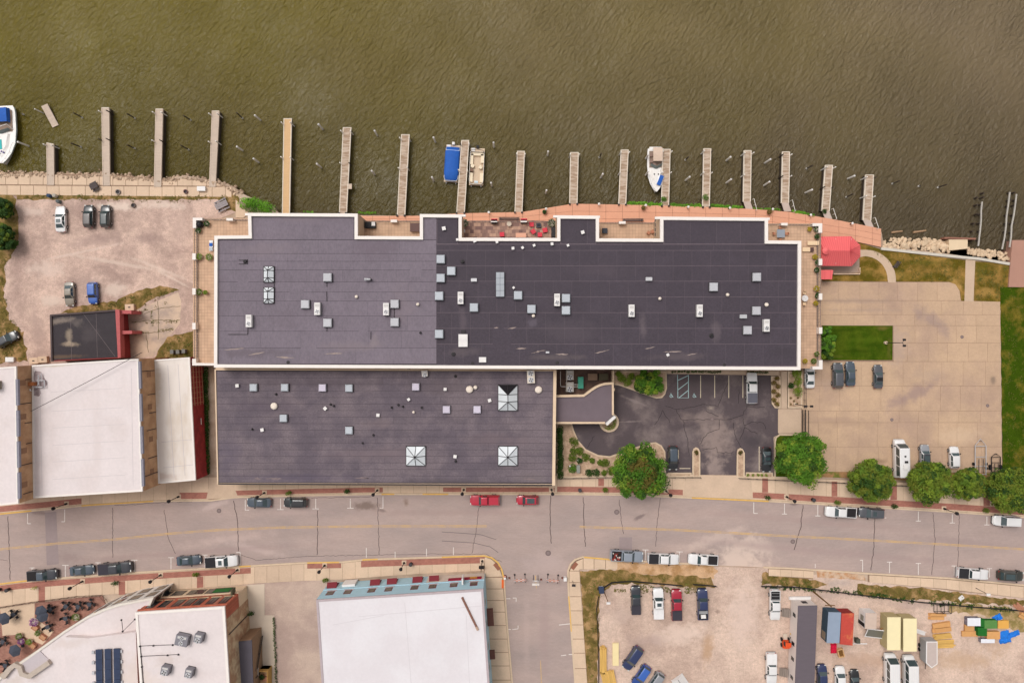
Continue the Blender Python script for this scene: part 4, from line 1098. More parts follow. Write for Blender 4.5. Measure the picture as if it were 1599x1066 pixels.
wallbox(MB(),ne,nw,u - 1.6,u + 1.5,1.0,2.9,.14,.02).build('window_sign',M('green_sign',(44,112,50),n=[(3,.2)]),o)
wallbox(MB(),ne,nw,0,LnN,3.7,4.2,.22,.05).build('cornice',m_beige,D_)
wallbox(MB(),ne,nw,-.1,LnN,ZDD - 1.1,ZDD - .75,.16,.05).build('cornice',m_redbrick,D_)
u = u_of(363,914,4.6,ne,nw)
wallbox(MB(),ne,nw,u - .12,u + .12,3.6,5.4,1.1,-.1).build('blade_sign',M('sign_board',(96,92,70),n=[(4,.2)]),D_)
# east side: plaster skin over the brick, downpipe
wallbox(MB(),se,ne,0,(Vector(se) - Vector(ne)).length - 2.5,0.0,ZDD - .5,.09,-.01).build('plaster_skin',m_plaster,D_)
wallbox(MB(),se,ne,14,14.14,0.2,ZDD - .8,.2,-.1).build('downpipe',m_dark,D_)
E2 = thing('rounded_building','lower white-roofed building with rounded corner and solar panels beside the patio','building')
ZE = 7.6
e2 = [(240,932),(215,937),(188,942),(163,950),(135,962),(99,985),(63,1011),(36,1030),(8,1048),(-14,1072),(-14,1130),(222,1130),(216,960),(232,950)]
q2 = ppoly(e2,ZE)
MB().prism(q2,-.4,ZE - .4).build('wall',M('white_render',(230,222,214),n=[(2,.06)]),E2)
mb = MB(); ring(mb,q2,.4,ZE - .4,ZE); mb.build('coping',M('cream_coping',(226,216,204),n=[(2,.06)]),E2)
MB().prism(offset_poly(q2 if area2(q2) > 0 else q2[::-1],.3),ZE - .4,ZE - .2).build('roof',m_wroof,E2)
MB().prism(ppoly([(102,994),(140,996),(212,986),(218,1130),(102,1130)],ZE + .9),ZE - .3,ZE + .9).build('upper_roof',m_wroof,E2)
MB().prism(ppoly([(26,1036),(60,1014),(76,1030),(42,1053)],ZE),ZE - .25,ZE - .05).build('roof_panel',M('lilac_panel',(196,184,186),n=[(2,.05)]),E2)
mb = MB(); add_ribbon(mb,[P2(x,y,ZE + .5) for x,y in [(3,1058),(14,1044),(22,1038),(30,1042),(33,1052),(44,1056),(76,1034)]],.9,ZE - .3,ZE + .5); mb.build('shaped_gable',M('gable_cap',(190,174,160),n=[(2,.1)]),E2)
for i in range(16):
  t = i / 15
  x,y = 150 + 88 * t,955.5 - 20 * t
  MB().obox(P(x,y,ZE - .9),.35,.35,.4,.2).build('dentil',m_dark if i % 2 else m_plaster,E2)
q2c = q2 if area2(q2) > 0 else q2[::-1]
for A,B in zip(q2c,q2c[1:] + q2c[:1]):
  mx_,my_ = (A[0] + B[0]) / 2,(A[1] + B[1]) / 2
  if mx_ > P2(99,985,ZE)[0] and my_ > P2(99,985,ZE)[1] and mx_ < P2(240,930,ZE)[0]:
    Ln = (Vector(B) - Vector(A)).length
    for z0 in (.8,4.0):
      o = wallbox(MB(),A,B,Ln * .18,Ln * .82,z0,z0 + 2.5,.04,.05).build('window',M('grey_frame',(120,116,112)),E2)
      wallbox(MB(),A,B,Ln * .22,Ln * .78,z0 + .15,z0 + 2.35,.06,-.02).build('pane',m_glass,o)
sol = thing('solar_array','three columns of dark blue solar panels on the rounded building roof','solar array')
for c in range(3):
  for r_ in range(5):
    x0 = 149 + c * 14 + r_ * .25
    y0 = 1014 - c * .8 + r_ * 16
    MB().prism(ppoly([(x0,y0),(x0 + 10,y0 - .6),(x0 + 10.3,y0 + 15),(x0 + .3,y0 + 15.6)],ZE + 1.3),ZE + 1.06,ZE + 1.3).build('solar_panel',M('solar_cells',(42,54,82),n=[(1,.2)],rough=.25,spec=.6),sol)
    if c != 1: MB().obox(P(x0 - 2.6 if c == 0 else x0 + 12.9,y0 + 3,ZE + .88),.45,.55,.3).build('ballast_block',m_metal,sol)
# lean-to roof, stair and deck behind the brick building
ln = thing('lean_to','lean-to with slate grey roof against the brick building','building')
MB().prism(ppoly([(362.5,1001),(392,997.5),(396,1120),(366,1120)],5.4),[0,0,0,0],[5.4] * 4).build('body',M('lean_to_wall',(150,118,92),n=[(2,.1)]),ln)
MB().prism(ppoly([(361.5,1002.5),(393,999),(397,1120),(365,1120)],5.6),5.4,5.6).build('roof',M('slate_membrane',(92,86,94),n=[(.8,.08),(8,.08)]),ln)
sg = slab('side_yard',[(385,913),(413,911),(413,960),(428,960),(432,1120),(385,1120)],.05,M('yard_concrete',(212,192,172),n=[(.5,.06)]),-.2)
stair = thing('outdoor_stair','grey metal stair with landing rising beside the lean-to','stair',P(405,1012,0))
for i in range(14):
  MB().box(-.65,.65,2.4 - i * .36 - .13,2.4 - i * .36 + .13,.1 + i * .2,.15 + i * .2).build('tread',M('grey_tread',(176,160,146)),stair)
for s_ in (-1,1):
  MB().slab4([(s_ * .7,2.6,.0),(s_ * .7,-2.5,2.9),(s_ * .7,-2.5,3.2),(s_ * .7,2.6,.3)],.06).build('stringer',m_dark,stair)
  mb = MB(); mb.tube((s_ * .75,2.6,1.2),(s_ * .75,-2.5,4.0),.04).tube((s_ * .75,2.6,.2),(s_ * .75,2.6,1.2),.04).tube((s_ * .75,0,1.5),(s_ * .75,0,2.6),.04); mb.build('handrail',m_dark,stair)
MB().box(-.9,.9,-3.9,-2.4,2.75,2.9).build('landing',M('grey_tread',(176,160,146)),stair)
for (a,b) in ((-.8,-3.8),(.8,-3.8)):
  MB().box(a - .06,a + .06,b - .06,b + .06,-.1,3.9).build('post',m_dark,stair)
dk = thing('timber_deck','tan timber fenced deck with potted plants at the bottom of the side yard','deck',P(408,1062,0))
MB().box(-2.2,2.0,-5,3.0,.1,1.5).build('floor',M('deck_boards',(196,158,120),n=[(3,.1)],stretch=(8,1,1)),dk)
for (x0,x1,y0,y1) in ((-2.2,2.0,2.9,3.0),(2.0,2.1,-5,3.0)):
  MB().box(x0,x1,y0,y1,.1,2.5).build('fence_panel',M('tan_fence',(196,150,84),n=[(2,.1)]),dk)
MB().box(.8,1.9,.8,1.6,1.5,1.9).build('bench',m_trel,dk)
# ------------------------------------------------------------------ blue-fronted building
F_ = thing('blue_fronted_building','white-roofed building with pale blue street front and maroon awnings','building')
ZF = 8.7
qx = ppoly([(493.5,936),(754.5,919),(768,1120),(506,1125)],ZF)
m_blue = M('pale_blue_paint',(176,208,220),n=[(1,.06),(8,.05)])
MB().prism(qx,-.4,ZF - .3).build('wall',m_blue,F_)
qi = qx if area2(qx) > 0 else qx[::-1]
MB().prism(offset_poly(qi,.3),ZF - .3,ZF - .1).build('roof',M('bright_white_roof',(230,224,226),c2=(222,214,216),n=[(.2,.03),(2,.03)],mixscale=.1),F_)
mb = MB(); ring(mb,qx,.4,ZF - .3,ZF); mb.build('coping',M('grey_coping',(184,168,170),n=[(2,.08)]),F_)
fnw,fne,fse = qx[0],qx[1],qx[2]
LnF = (Vector(fne) - Vector(fnw)).length
for x in (515.6,543,580.4,607,647.6,676,709,740.4):
  u = u_of(x,920,5.6,fne,fnw)
  o = wallbox(MB(),fne,fnw,u - .7,u + .7,4.7,6.7,.03,.1).build('window',M('maroon_frame',(120,58,62)),F_)
  wallbox(MB(),fne,fnw,u - .55,u + .55,4.85,6.55,.05,.02).build('pane',m_glass,o)
  wallbox(MB(),fne,fnw,u - .95,u + .95,4.45,4.7,.12,.05).build('window_sill',MATS['grey_coping'],o)
m_maroon = M('maroon_canvas',(126,46,54),n=[(4,.1)])
for x in (518.6,586,612.4,652.4,678.4):
  u = u_of(x,906,2.3,fne,fnw)
  o = wallbox(MB(),fne,fnw,u - .85,u + .85,.2,2.6,.02,.1).build('door',M('maroon_door',(96,40,46)),F_)
  a = Vector(fne); d = (Vector(fnw) - a).normalized(); nn = Vector((d.y,-d.x))
  c = lambda uu,off,z: tuple(a + d * uu + nn * off) + (z,)
  MB().slab4([c(u - .95,.9,2.3),c(u + .95,.9,2.3),c(u + .95,.02,3.1),c(u - .95,.02,3.1)],.05).build('awning',m_maroon,o)
u0,u1 = u_of(756,893,2.4,fne,fnw),u_of(666,898,2.4,fne,fnw)
wallbox(MB(),fne,fnw,max(.05,u0),u1,.1,3.6,.05,.05).build('cream_panel',M('cream_panel_paint',(214,196,182),n=[(2,.06)]),F_)
u0,u1 = u_of(751,888,3.2,fne,fnw),u_of(699,892,3.2,fne,fnw)
o = wallbox(MB(),fne,fnw,max(.2,u0),u1,2.4,3.5,.22,-.05).build('sign_board',M('crimson_sign',(150,30,56),n=[(2,.08)]),F_)
uy = u_of(740,888,3.2,fne,fnw)
wallbox(MB(),fne,fnw,uy - .5,uy + .9,2.5,3.4,.25,-.2).build('sign_panel',M('gold_panel',(200,140,50),n=[(3,.1)]),o)
u = u_of(722.5,895,4.5,fne,fnw)
wallbox(MB(),fne,fnw,u - .12,u + .12,3.6,6.3,1.2,-.15).build('blade_sign',m_whitepl,F_)
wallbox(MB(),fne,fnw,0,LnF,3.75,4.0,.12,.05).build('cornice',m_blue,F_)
u0 = u_of(536,905,1.5,fne,fnw); u1 = u_of(556,904,1.5,fne,fnw)
wallbox(MB(),fne,fnw,u1,u0,.1,2.8,.4,.0).build('white_porch',m_whitepl,F_)
Le = (Vector(fse) - Vector(fne)).length
for (u,w,z0,z1,off) in ((6,3.2,2.4,3.0,1.2),(14,1.6,2.3,2.9,1.0)):
  wallbox(MB(),fse,fne,Le - u - w,Le - u,z0,z1,off,.0).build('side_awning',M('brown_canvas',(110,72,62),n=[(3,.1)]),F_)
windows_on(F_,fse,fne,5,4.6,6.5,1.2)
for l in ([(560,962),(755,945)],[(632,940),(642,1066)],[(520,975),(600,960)],[(728,960),(733,1066)]):
  add_ribbon(MB(),[P2(x,y,ZF - .1) for x,y in l],.09,ZF - .12,ZF - .085).build('roof_seam',M('pale_seam',(212,204,206)),F_)
tm = thing('timber_beam','long weathered brown timber beam lying on the bright white roof','beam',P(734,957,ZF - .1),math.radians(90 + 26))
MB().box(-3.3,3.3,-.17,.17,0,.3).build('beam',M('weathered_beam',(136,96,82),n=[(3,.2)],stretch=(1,8,1)),tm)
MB().box(-3.32,-2.6,-.19,.19,.05,.32).build('pale_end',M('pale_wood',(186,156,136)),tm)
# ------------------------------------------------------------------ roof furniture
ZM = ZR - .40      # surface of the long roof
ZL = ZS - .27      # surface of the street roof
_boxmesh = {}
def vent_box(x,y,z,s_,h,tint,label,group):
  t = thing('roof_vent_box',label,'roof vent',P(x,y,z + h),0,group)
  t.location.z = z
  key = (s_,h)
  if key not in _boxmesh:
    a = s_ / 2
    c = MB().box(-a - .07,a + .07,-a - .07,a + .07,0,.22).mesh('curb',m_dark)
    b = MB().box(-a,a,-a,a,.22,h - .12).mesh('housing',m_metal)
    mb = MB()
    e = a - .12
    mb.add([(-a,-a,h - .12),(a,-a,h - .12),(a,a,h - .12),(-a,a,h - .12),(-e,-e,h),(e,-e,h),(e,e,h),(-e,e,h)],
    [(0,1,5,4),(1,2,6,5),(2,3,7,6),(3,0,4,7),(4,5,6,7),(3,2,1,0)])
    l = mb.mesh('lid',m_metal)
    _boxmesh[key] = (c,b,l)
  c,b,l = _boxmesh[key]
  ob('curb',c,t); ob('housing',b,t)
  o = ob('lid',l,t)
  o.material_slots[0].link = 'OBJECT'
  o.material_slots[0].material = tint
  return t
m_lidg = M('grey_lid',(190,188,192),rough=.5,n=[(1.5,.06)],rnd=.04)
m_lidb = M('bluish_lid',(186,190,196),rough=.5,n=[(1.5,.06)],rnd=.04)
m_lidp = M('lilac_lid',(206,196,210),rough=.5,n=[(1.5,.06)],rnd=.04)
g1 = 'square vent boxes on the long roof'
for (x,y,tint,lab) in [
  (511,433,m_lidg,'silver square vent box alone near the top of the lilac roof half'),
  (476,475,m_lidg,'silver square vent box left of a white condenser on the lilac roof'),
  (511,504,m_lidg,'silver square vent box lowest of three at the middle of the lilac roof'),
  (616,474.5,m_lidg,'upper silver vent box of the pair right of a white condenser on lilac roof'),
  (616,503,m_lidg,'lower silver vent box of the pair right of a white condenser on lilac roof'),
  (688,404.5,m_lidb,'topmost vent box on the line between lilac and dark roof'),
  (688,434,m_lidb,'second vent box from top on the line between lilac and dark roof'),
  (685.5,462,m_lidb,'third vent box from top on the line between lilac and dark roof'),
  (685.5,521.5,m_lidb,'lowest vent box on the line between lilac and dark roof'),
  (704.5,423,m_lidb,'vent box just right of the roof colour line, level between two others'),
  (740,480,m_lidb,'bluish vent box below a white condenser left of the flat grey skylight'),
  (809,461,m_lidb,'bluish vent box right of the long flat grey skylight'),
  (830,482.5,m_lidb,'bluish vent box with a small white round vent just below it'),
  (884,465.5,m_lidb,'upper of two vent boxes beside a white condenser on the dark roof'),
  (884,484.5,m_lidb,'lower of two vent boxes beside a white condenser on the dark roof'),
  (1115,448,m_lidg,'pale vent box standing alone left of the top right one on dark roof'),
  (1182.5,432.5,m_lidg,'pale vent box nearest the upper right corner of the dark roof'),
  (1182,485,m_lidg,'pale vent box above a small grey duct near the right end of dark roof'),
  (1168,515.5,m_lidg,'pale vent box lowest near the right end of the dark roof')]:
  vent_box(x,y,ZM,1.5,.75,tint,lab,g1)
g2 = 'square vent boxes on the street roof'
for (x,y,tint,lab) in [
  (395,605,m_lidb,'leftmost vent box in the top row on the street roof'),
  (444,605,m_lidb,'second vent box from left in the top row on the street roof'),
  (503,605.5,m_lidp,'lilac vent box, third from left in the top row on street roof'),
  (544.5,606,m_lidb,'fourth vent box from left in the top row on the street roof'),
  (442,653,m_lidb,'vent box below the round white dome at the left of street roof'),
  (544.5,672,m_lidb,'vent box lowest on the street roof, below the top row'),
  (649,604,m_lidp,'lilac vent box rightmost in the top row on the street roof'),
  (697,639.5,m_lidp,'left one of the pair of pinkish vent boxes at mid street roof'),
  (745,639.5,m_lidp,'right one of the pair of pinkish vent boxes left of the tall skylight')]:
  vent_box(x,y,ZL,1.35,.7,tint,lab,g2)
def condenser(x,y,z,w,l,h,label,fans=1,mat=None,rot=0.0,group=None):
  t = thing('air_conditioner',label,'air conditioner',P(x,y,z + h),rot,group)
  t.location.z = z
  MB().box(-w / 2 - .04,w / 2 + .04,-l / 2 - .04,l / 2 + .04,0,.12).build('base_rail',m_dark,t)
  MB().box(-w / 2,w / 2,-l / 2,l / 2,.12,h).build('casing',mat or m_whitepl,t)
  for i in range(fans):
    cy = (i + .5) / fans * l - l / 2 if fans > 1 else -l * .22
    r = min(w * .38,l / (fans * 2.3) if fans > 1 else 9)
    f = MB().lathe([(r,h),(r,h + .06),(r * .9,h + .07)],16,(0,cy,0)).build('fan_guard',m_metal,t)
    mb = MB()
    for k in range(4):
      a = k * math.pi / 2 + .4
      mb.obox((math.cos(a) * r * .45,cy + math.sin(a) * r * .45,h + .075),r * .7,r * .3,.015,a)
    mb.build('fan_blades',m_dark,f)
    MB().lathe([(r * .2,h + .07),(r * .2,h + .11)],10,(0,cy,0)).build('fan_hub',m_whitepl,f)
  MB().box(-w * .35,w * .35,l * .18,l * .40,h,h + .03).build('access_panel',M('grey_panel',(206,200,196)),t)
  return t
g3 = 'rectangular condensers on the long roof'
for (x,y,lab) in [(388,501,'white condenser nearest the left end of the lilac roof'),(495,482,'white condenser beside a silver vent box at mid lilac roof'),
          (602.5,482.5,'white condenser left of two stacked silver vent boxes on lilac roof'),(719,465,'white condenser left of the flat grey skylight on dark roof'),
          (870,468,'white condenser touching two stacked bluish vent boxes on dark roof'),(986.5,485,'white condenser alone at the middle of the dark roof'),
          (1093,485,'white condenser below the lone pale vent box on dark roof'),(1197.5,508,'white condenser nearest the right end of the dark roof')]:
  condenser(x,y,ZM,1.0,2.2,1.0,lab,1,group=g3)
condenser(829,588,ZL,1.4,2.4,1.1,'cream double-fan unit near the top right of the street roof',2,M('cream_enamel',(222,208,192)),.05)
condenser(663,583,ZL,1.1,1.1,.8,'small round-fanned unit at the upper edge of the street roof',1,M('cream_enamel2',(206,196,188)),.1)
condenser(890,585.5,.1,1.5,1.9,1.3,'upper of two big-fanned condensers in the plant yard',1,M('yard_grey',(190,180,170)))
condenser(890,604,.1,1.5,1.9,1.3,'lower of two big-fanned condensers in the plant yard',1,MATS['yard_grey'])
gb = thing('plant_cabinet','turquoise metal cabinet with pipes in the plant yard','cabinet',P(907,597.5,1.6)); gb.location.z = 0
MB().box(-.5,.5,-1.1,1.1,0,1.6).build('casing',M('turquoise_paint',(84,170,146),n=[(2,.06)]),gb)
mb = MB()
mb.path([(-.5,-.35,1.3),(-2.4,-.35,1.3),(-2.7,.0,1.3),(-2.7,2.0,1.3)],.06,6); mb.build('pipe',m_whitepl,gb)
mb = MB(); mb.path([(-.5,-.75,1.3),(-3.8,-.75,1.3),(-3.9,-.4,1.3),(-3.9,2.2,1.3)],.06,6); mb.build('pipe',m_whitepl,gb)
for (x,lab,c) in ((925.5,'brown lidded bin left of the dark one in the plant yard',(150,124,104)),(942.5,'dark green lidded bin in the plant yard',(96,88,70))):
  t = thing('waste_bin',lab,'bin',P(x,588.5,1.2)); t.location.z = 0
  MB().box(-.85,.85,-.6,.6,.05,1.1).build('body',M('bin_%d' % c[0],c,n=[(3,.12)]),t)
  MB().box(-.9,.9,-.65,.65,1.1,1.2).build('lid',M('bin_lid_%d' % c[0],tuple(v - 8 for v in c),n=[(3,.12)]),t)
  for a in (-.7,.7):
    MB().tube((a,-.55,.08),(a,-.7,.08),.08).build('wheel',m_black,t)
# small pipes, hoods and domes
def pipe_vent(x,y,z,w,h,shape,label,group,mat=None):
  t = thing('roof_pipe',label,'vent pipe',P(x,y,z + h),R.uniform(-.2,.8) if shape == 'sq' else 0,group)
  t.location.z = z
  r = w / 2
  if shape == 'sq':
    MB().box(-r * .7,r * .7,-r * .7,r * .7,0,h - .08).build('stack',m_metal,t)
    MB().box(-r,r,-r,r,h - .08,h).build('cap',mat or m_whitepl,t)
  elif shape == 'pipe':
    MB().lathe([(r * 1.6,0),(r,.1),(r,h)],10).build('stack',mat or m_dark,t)
    MB().lathe([(r * .7,h - .01),(r * .7,h + .01)],8).build('bore',m_black,t)
  elif shape == 'dome':
    MB().lathe([(r * .8,0),(r * .8,h * .5)],14).build('stack',m_dark,t)
    MB().lathe([(r,h * .45),(r * .97,h * .65),(r * .75,h * .88),(r * .35,h)],18).build('hood',mat or M('cream_hood',(236,220,204),n=[(3,.05)],rough=.5),t)
  elif shape == 'duct':
    MB().box(-r,r,-r * .5,r * .5,0,h * .75).build('duct',m_metal,t)
    MB().box(-r * 1.05,r * 1.05,-r * .58,r * .58,h * .75,h).build('hood',m_metal,t)
  elif shape == 'elbow':
    MB().tube((r * .5,0,0),(r * .5,0,h),.2,10).build('stack',m_dark,t)
    MB().tube((r * .55,0,h - .12),(-r,0,h - .05),.17,10,.26).build('elbow',m_metal,t)
  return t
row = [(693,356.5,.65),(714,374,.45),(741,376,.55),(776,377.7,.45),(801,387.5,.5),(816,386.5,.45),(834,383,.45),(862,380.7,.5),(887,383,.45),(910,362.6,.6)]
for i,(x,y,w) in enumerate(row):
  pipe_vent(x,y,ZM,w,.5,'sq','small white square vent, %s from left near the furnished patio' % ORD[i],'small white vents around the patio recess')
for (x,y,w,h,sh,lab) in [
  (575,436,1.4,.8,'elbow','grey elbow duct lying near the top of the lilac roof'),(556,463,.6,.6,'dome','small round white vent near the middle of the lilac roof'),
  (652,475,.6,.6,'dome','small round white vent near the right side of the lilac roof'),(656,519.5,.3,.6,'pipe','thin grey pipe low on the lilac roof near the colour line'),
  (740,437,1.0,.5,'duct','small flat grey duct left of the long grey skylight'),(802,449,.4,.5,'sq','tiny white vent right of the long grey skylight'),
  (833,493,.6,.5,'dome','small round white vent touching a bluish vent box'),(722,408,.5,.6,'pipe','short grey pipe near the top left of the dark roof'),
  (708,553,.5,.3,'pipe','short pipe by the bottom edge left of the white hatch'),(855,550,.6,.3,'duct','tiny duct in the silt stain at mid bottom edge'),
  (1013.5,435.5,1.1,.5,'duct','small grey duct alone at the middle of the dark roof'),(1031,466,.6,.7,'dome','white round vent right of the lone middle condenser'),
  (1137,460,.65,.7,'dome','white round vent below right of the lone pale vent box'),(1198,475.5,.75,.7,'dome','white round vent above the condenser at right end'),
  (1161,494,1.2,.5,'duct','flat grey duct between two pale vent boxes at right end'),(1112,524,.6,.4,'pipe','short pipe low on the right part of the dark roof'),
  (1043,554,.5,.3,'sq','tiny white vent in a stain near the bottom edge'),(382,408,.5,.3,'pipe','short dark pipe near the upper left of the lilac roof')]:
  pipe_vent(x,y,ZM,w,h,sh,lab,'vents on the long roof')
for (x,y,w,h,sh,lab) in [
  (370,602,.6,.5,'sq','white square vent left of the top row of boxes'),(427,634,1.3,.6,'dome','large round cream dome at the left of the street roof'),
  (430,615.5,.3,.5,'pipe','thin dark pipe above the left round dome'),(507.5,637.5,.6,.5,'sq','white square vent below the lilac vent box'),
  (515.5,631.5,.3,.5,'pipe','left one of two thin pipes beside a white square vent'),(520.5,634,.3,.5,'pipe','right one of two thin pipes beside a white square vent'),
  (590,648,.6,.5,'sq','white square vent alone at the middle of street roof'),(611,636.5,.3,.5,'pipe','thin dark pipe left of a small group at mid street roof'),
  (393,670.5,.3,.4,'pipe','thin dark pipe beside a white vent at lower left'),(409,671,.6,.5,'sq','white square vent at the lower left of street roof'),
  (582.5,679.5,.3,.4,'pipe','thin dark pipe low at the middle of street roof'),(565.5,692,.25,.4,'pipe','thinnest dark pipe low at the middle of street roof'),
  (638,623.5,.5,.5,'sq','white vent below the rightmost lilac box'),(645.5,643.5,.5,.5,'dome','small round white vent at mid street roof'),
  (621.5,632.5,.3,.5,'pipe','pale thin pipe left of the rightmost lilac box'),(628.5,635,.3,.5,'pipe','dark thin pipe left of the small round vent'),
  (658,636.5,.3,.5,'pipe','dark thin pipe right of the small round vent'),(695,607.5,.55,.5,'sq','white square vent left of the two round domes'),
  (711,587.5,.35,.4,'pipe','dark pipe by the upper edge of the street roof'),(733,608,1.35,.65,'dome','large round cream dome left of the tall glass skylight'),
  (742.3,604.8,.75,.6,'dome','small round cream dome touching the large one'),(764.5,625,.6,.5,'sq','white square vent left of the tall glass skylight'),
  (841,608.5,1.35,.65,'dome','large round cream dome right of the tall glass skylight'),(710.5,712.5,.6,.5,'sq','white square vent between the two lower pyramid skylights'),
  (711.5,720.5,.35,.4,'pipe','dark pipe between the two lower pyramid skylights')]:
  pipe_vent(x,y,ZL,w,h,sh,lab,'vents on the street roof')
# conduits on the lilac roof
for k,pts in enumerate([[(373,406),(386,406)],[(373,412),(386,412)],[(386.5,405),(386.5,412)],[(428,440),(428.5,468)],[(510,455),(510.5,470)],[(356,522),(386,522)],[(387,512),(387,522)],[(579,518),(579,530)],[(615.5,482),(615.5,496)],[(510.5,440),(510.5,448)],[(510.5,511),(510.5,517)],[(636,576.5),(641,576.5)]]):
  mb = MB(); mb.path([P(x,y,ZM + .06) for x,y in pts],.06,5); mb.build('conduit',m_dark,main)
# skylights
m_sky1 = M('skylight_glass',(228,231,233),rough=.15,spec=.6,n=[(.6,.07)],rnd=.09)
m_sky2 = M('dark_skylight_glass',(34,34,40),rough=.12,spec=.6)
def pyramid(x,y,z,w,l,h,ridge,label,dark=False):
  """hipped glass skylight, ridge along y; frame bars and one pane per bay"""
  t = thing('glass_skylight',label,'skylight',P(x,y,z + .5),0)
  t.location.z = z
  a,b = w / 2,l / 2
  ring(MB(),[(-a - .1,-b - .1),(a + .1,-b - .1),(a + .1,b + .1),(-a - .1,b + .1)],.16,0,.32).build('curb',m_dark,t)
  top0,top1 = (0,-ridge / 2,h),(0,ridge / 2,h)
  z0 = .32
  c = [(-a,-b,z0),(a,-b,z0),(a,b,z0),(-a,b,z0)]
  def tri(p,q,r_,nm='pane',mat=m_sky1):
    p,q,r_ = Vector(p),Vector(q),Vector(r_)
    n = (q - p).cross(r_ - p).normalized() * .03
    MB().add([p,q,r_,p - n,q - n,r_ - n],[(0,1,2),(5,4,3),(0,3,4,1),(1,4,5,2),(2,5,3,0)]).build(nm,mat,t)
  def quad(p,q,r_,s_):
    MB().slab4([p,q,r_,s_],.03).build('pane',m_sky1,t)
  mb_ = (0,-b,z0); mt_ = (0,b,z0)
  tri(c[0],mb_,top0); tri(mb_,c[1],top0)
  tri(c[2],mt_,top1,mat=m_sky2 if dark else m_sky1); tri(mt_,c[3],top1,mat=m_sky2 if dark else m_sky1)
  if ridge < .05:
    ml,mr_ = (-a,0,z0),(a,0,z0)
    tri(c[3],ml,top0); tri(ml,c[0],top0); tri(c[1],mr_,top0); tri(mr_,c[2],top0)
    extra = [(ml,top0),(mr_,top0)]
  else:
    L0,L1,R0,R1 = (-a,-ridge / 2,z0),(-a,ridge / 2,z0),(a,-ridge / 2,z0),(a,ridge / 2,z0)
    tri(L0,c[0],top0); quad(L1,L0,top0,top1); tri(c[3],L1,top1)
    tri(c[1],R0,top0); quad(R0,R1,top1,top0); tri(R1,c[2],top1)
    extra = [(L0,top0),(L1,top1),(R0,top0),(R1,top1),(top0,top1)]
  for (p,q) in [(c[0],top0),(c[1],top0),(c[2],top1),(c[3],top1),(mb_,top0),(mt_,top1)] + extra:
    MB().tube(Vector(p) + Vector((0,0,.03)),Vector(q) + Vector((0,0,.03)),.06,6).build('glazing_bar',m_dark,t)
  return t
pyramid(419,428,ZM,1.75,2.75,.95,1.3,'upper of two small hipped glass skylights on the lilac roof')
pyramid(419,461,ZM,1.75,2.75,.95,1.3,'lower of two small hipped glass skylights on the lilac roof')
pyramid(793,621,ZL,3.5,4.7,1.9,1.3,'tallest glass skylight, one upper pane dark, on the street roof',True)
pyramid(649,712,ZL,3.5,3.5,1.7,0,'left of the two square pyramid skylights near the street')
pyramid(793,712,ZL,3.5,3.5,1.7,0,'right of the two square pyramid skylights near the street')
fl = thing('panel_skylight','long flat grey skylight of eight panes on the dark roof','skylight',P(781,444,ZM + .5)); fl.location.z = ZM
MB().box(-.78,.78,-2.25,2.25,0,.45).build('curb',m_dark,fl)
for i in range(2):
  for j in range(4):
    MB().box(-.74 + i * .75,-.74 + i * .75 + .71,-2.2 + j * 1.11,-2.2 + j * 1.11 + 1.06,.45,.5).build('pane',M('grey_pane',(170,174,180),rough=.2,rnd=.05),fl)
ht = thing('roof_hatch','white two-leaf roof hatch below the flat skylight on the dark roof','hatch',P(723,531.5,ZM + .5)); ht.location.z = ZM
MB().box(-.78,.78,-1.12,1.12,0,.4).build('curb',m_metal,ht)
for s_ in (0,1):
  MB().box(-.82,.82,-1.14 + s_ * 1.16,-.02 + s_ * 1.16,.4,.5).build('leaf',m_whitepl,ht)
MB().box(-.4,.4,1.3,1.9,0,.25).build('step',m_dark,ht)
h2 = thing('roof_hatch','small white square hatch at the bottom edge of the dark roof','hatch',P(753.5,561.5,ZM + .3)); h2.location.z = ZM
MB().box(-.6,.6,-.42,.42,0,.25).build('curb',m_metal,h2)
MB().box(-.65,.65,-.47,.47,.25,.33).build('lid',m_whitepl,h2)
# units on the brick building's white roof
m_acg = M('grey_ac',(132,128,134),n=[(3,.08)],rough=.5)
for (x,y,w,l,fans,lab) in ((283,1000,2.2,1.9,2,'widest grey rooftop unit on the brick building'),(309,996.5,1.4,1.5,1,'grey rooftop unit right of the widest one'),
    (257,1047,1.4,1.5,1,'grey rooftop unit lower left on the brick building roof'),(294,1051,1.3,1.5,1,'grey rooftop unit lower right on the brick building roof')):
  condenser(x,y,ZDD - .15,w,l,1.2,lab,fans,m_acg,math.radians(-12 if fans == 1 else 78 - 90),'grey units on the brick building')
for pts in ([(219,1008),(240,1007),(270,1006)],[(221,1024),(262,1022),(279,1021)],[(219,1008),(222,1040),(224,1066)],[(190,967),(192,985),(211,966)]):
  mb = MB(); mb.path([P(x,y,ZDD - .08) for x,y in pts],.05,5); mb.build('conduit',m_dark,D_)
  for (x,y) in pts:
    MB().obox(P(x,y,ZDD - .15),.25,.25,.2).build('conduit_block',m_dark,D_)
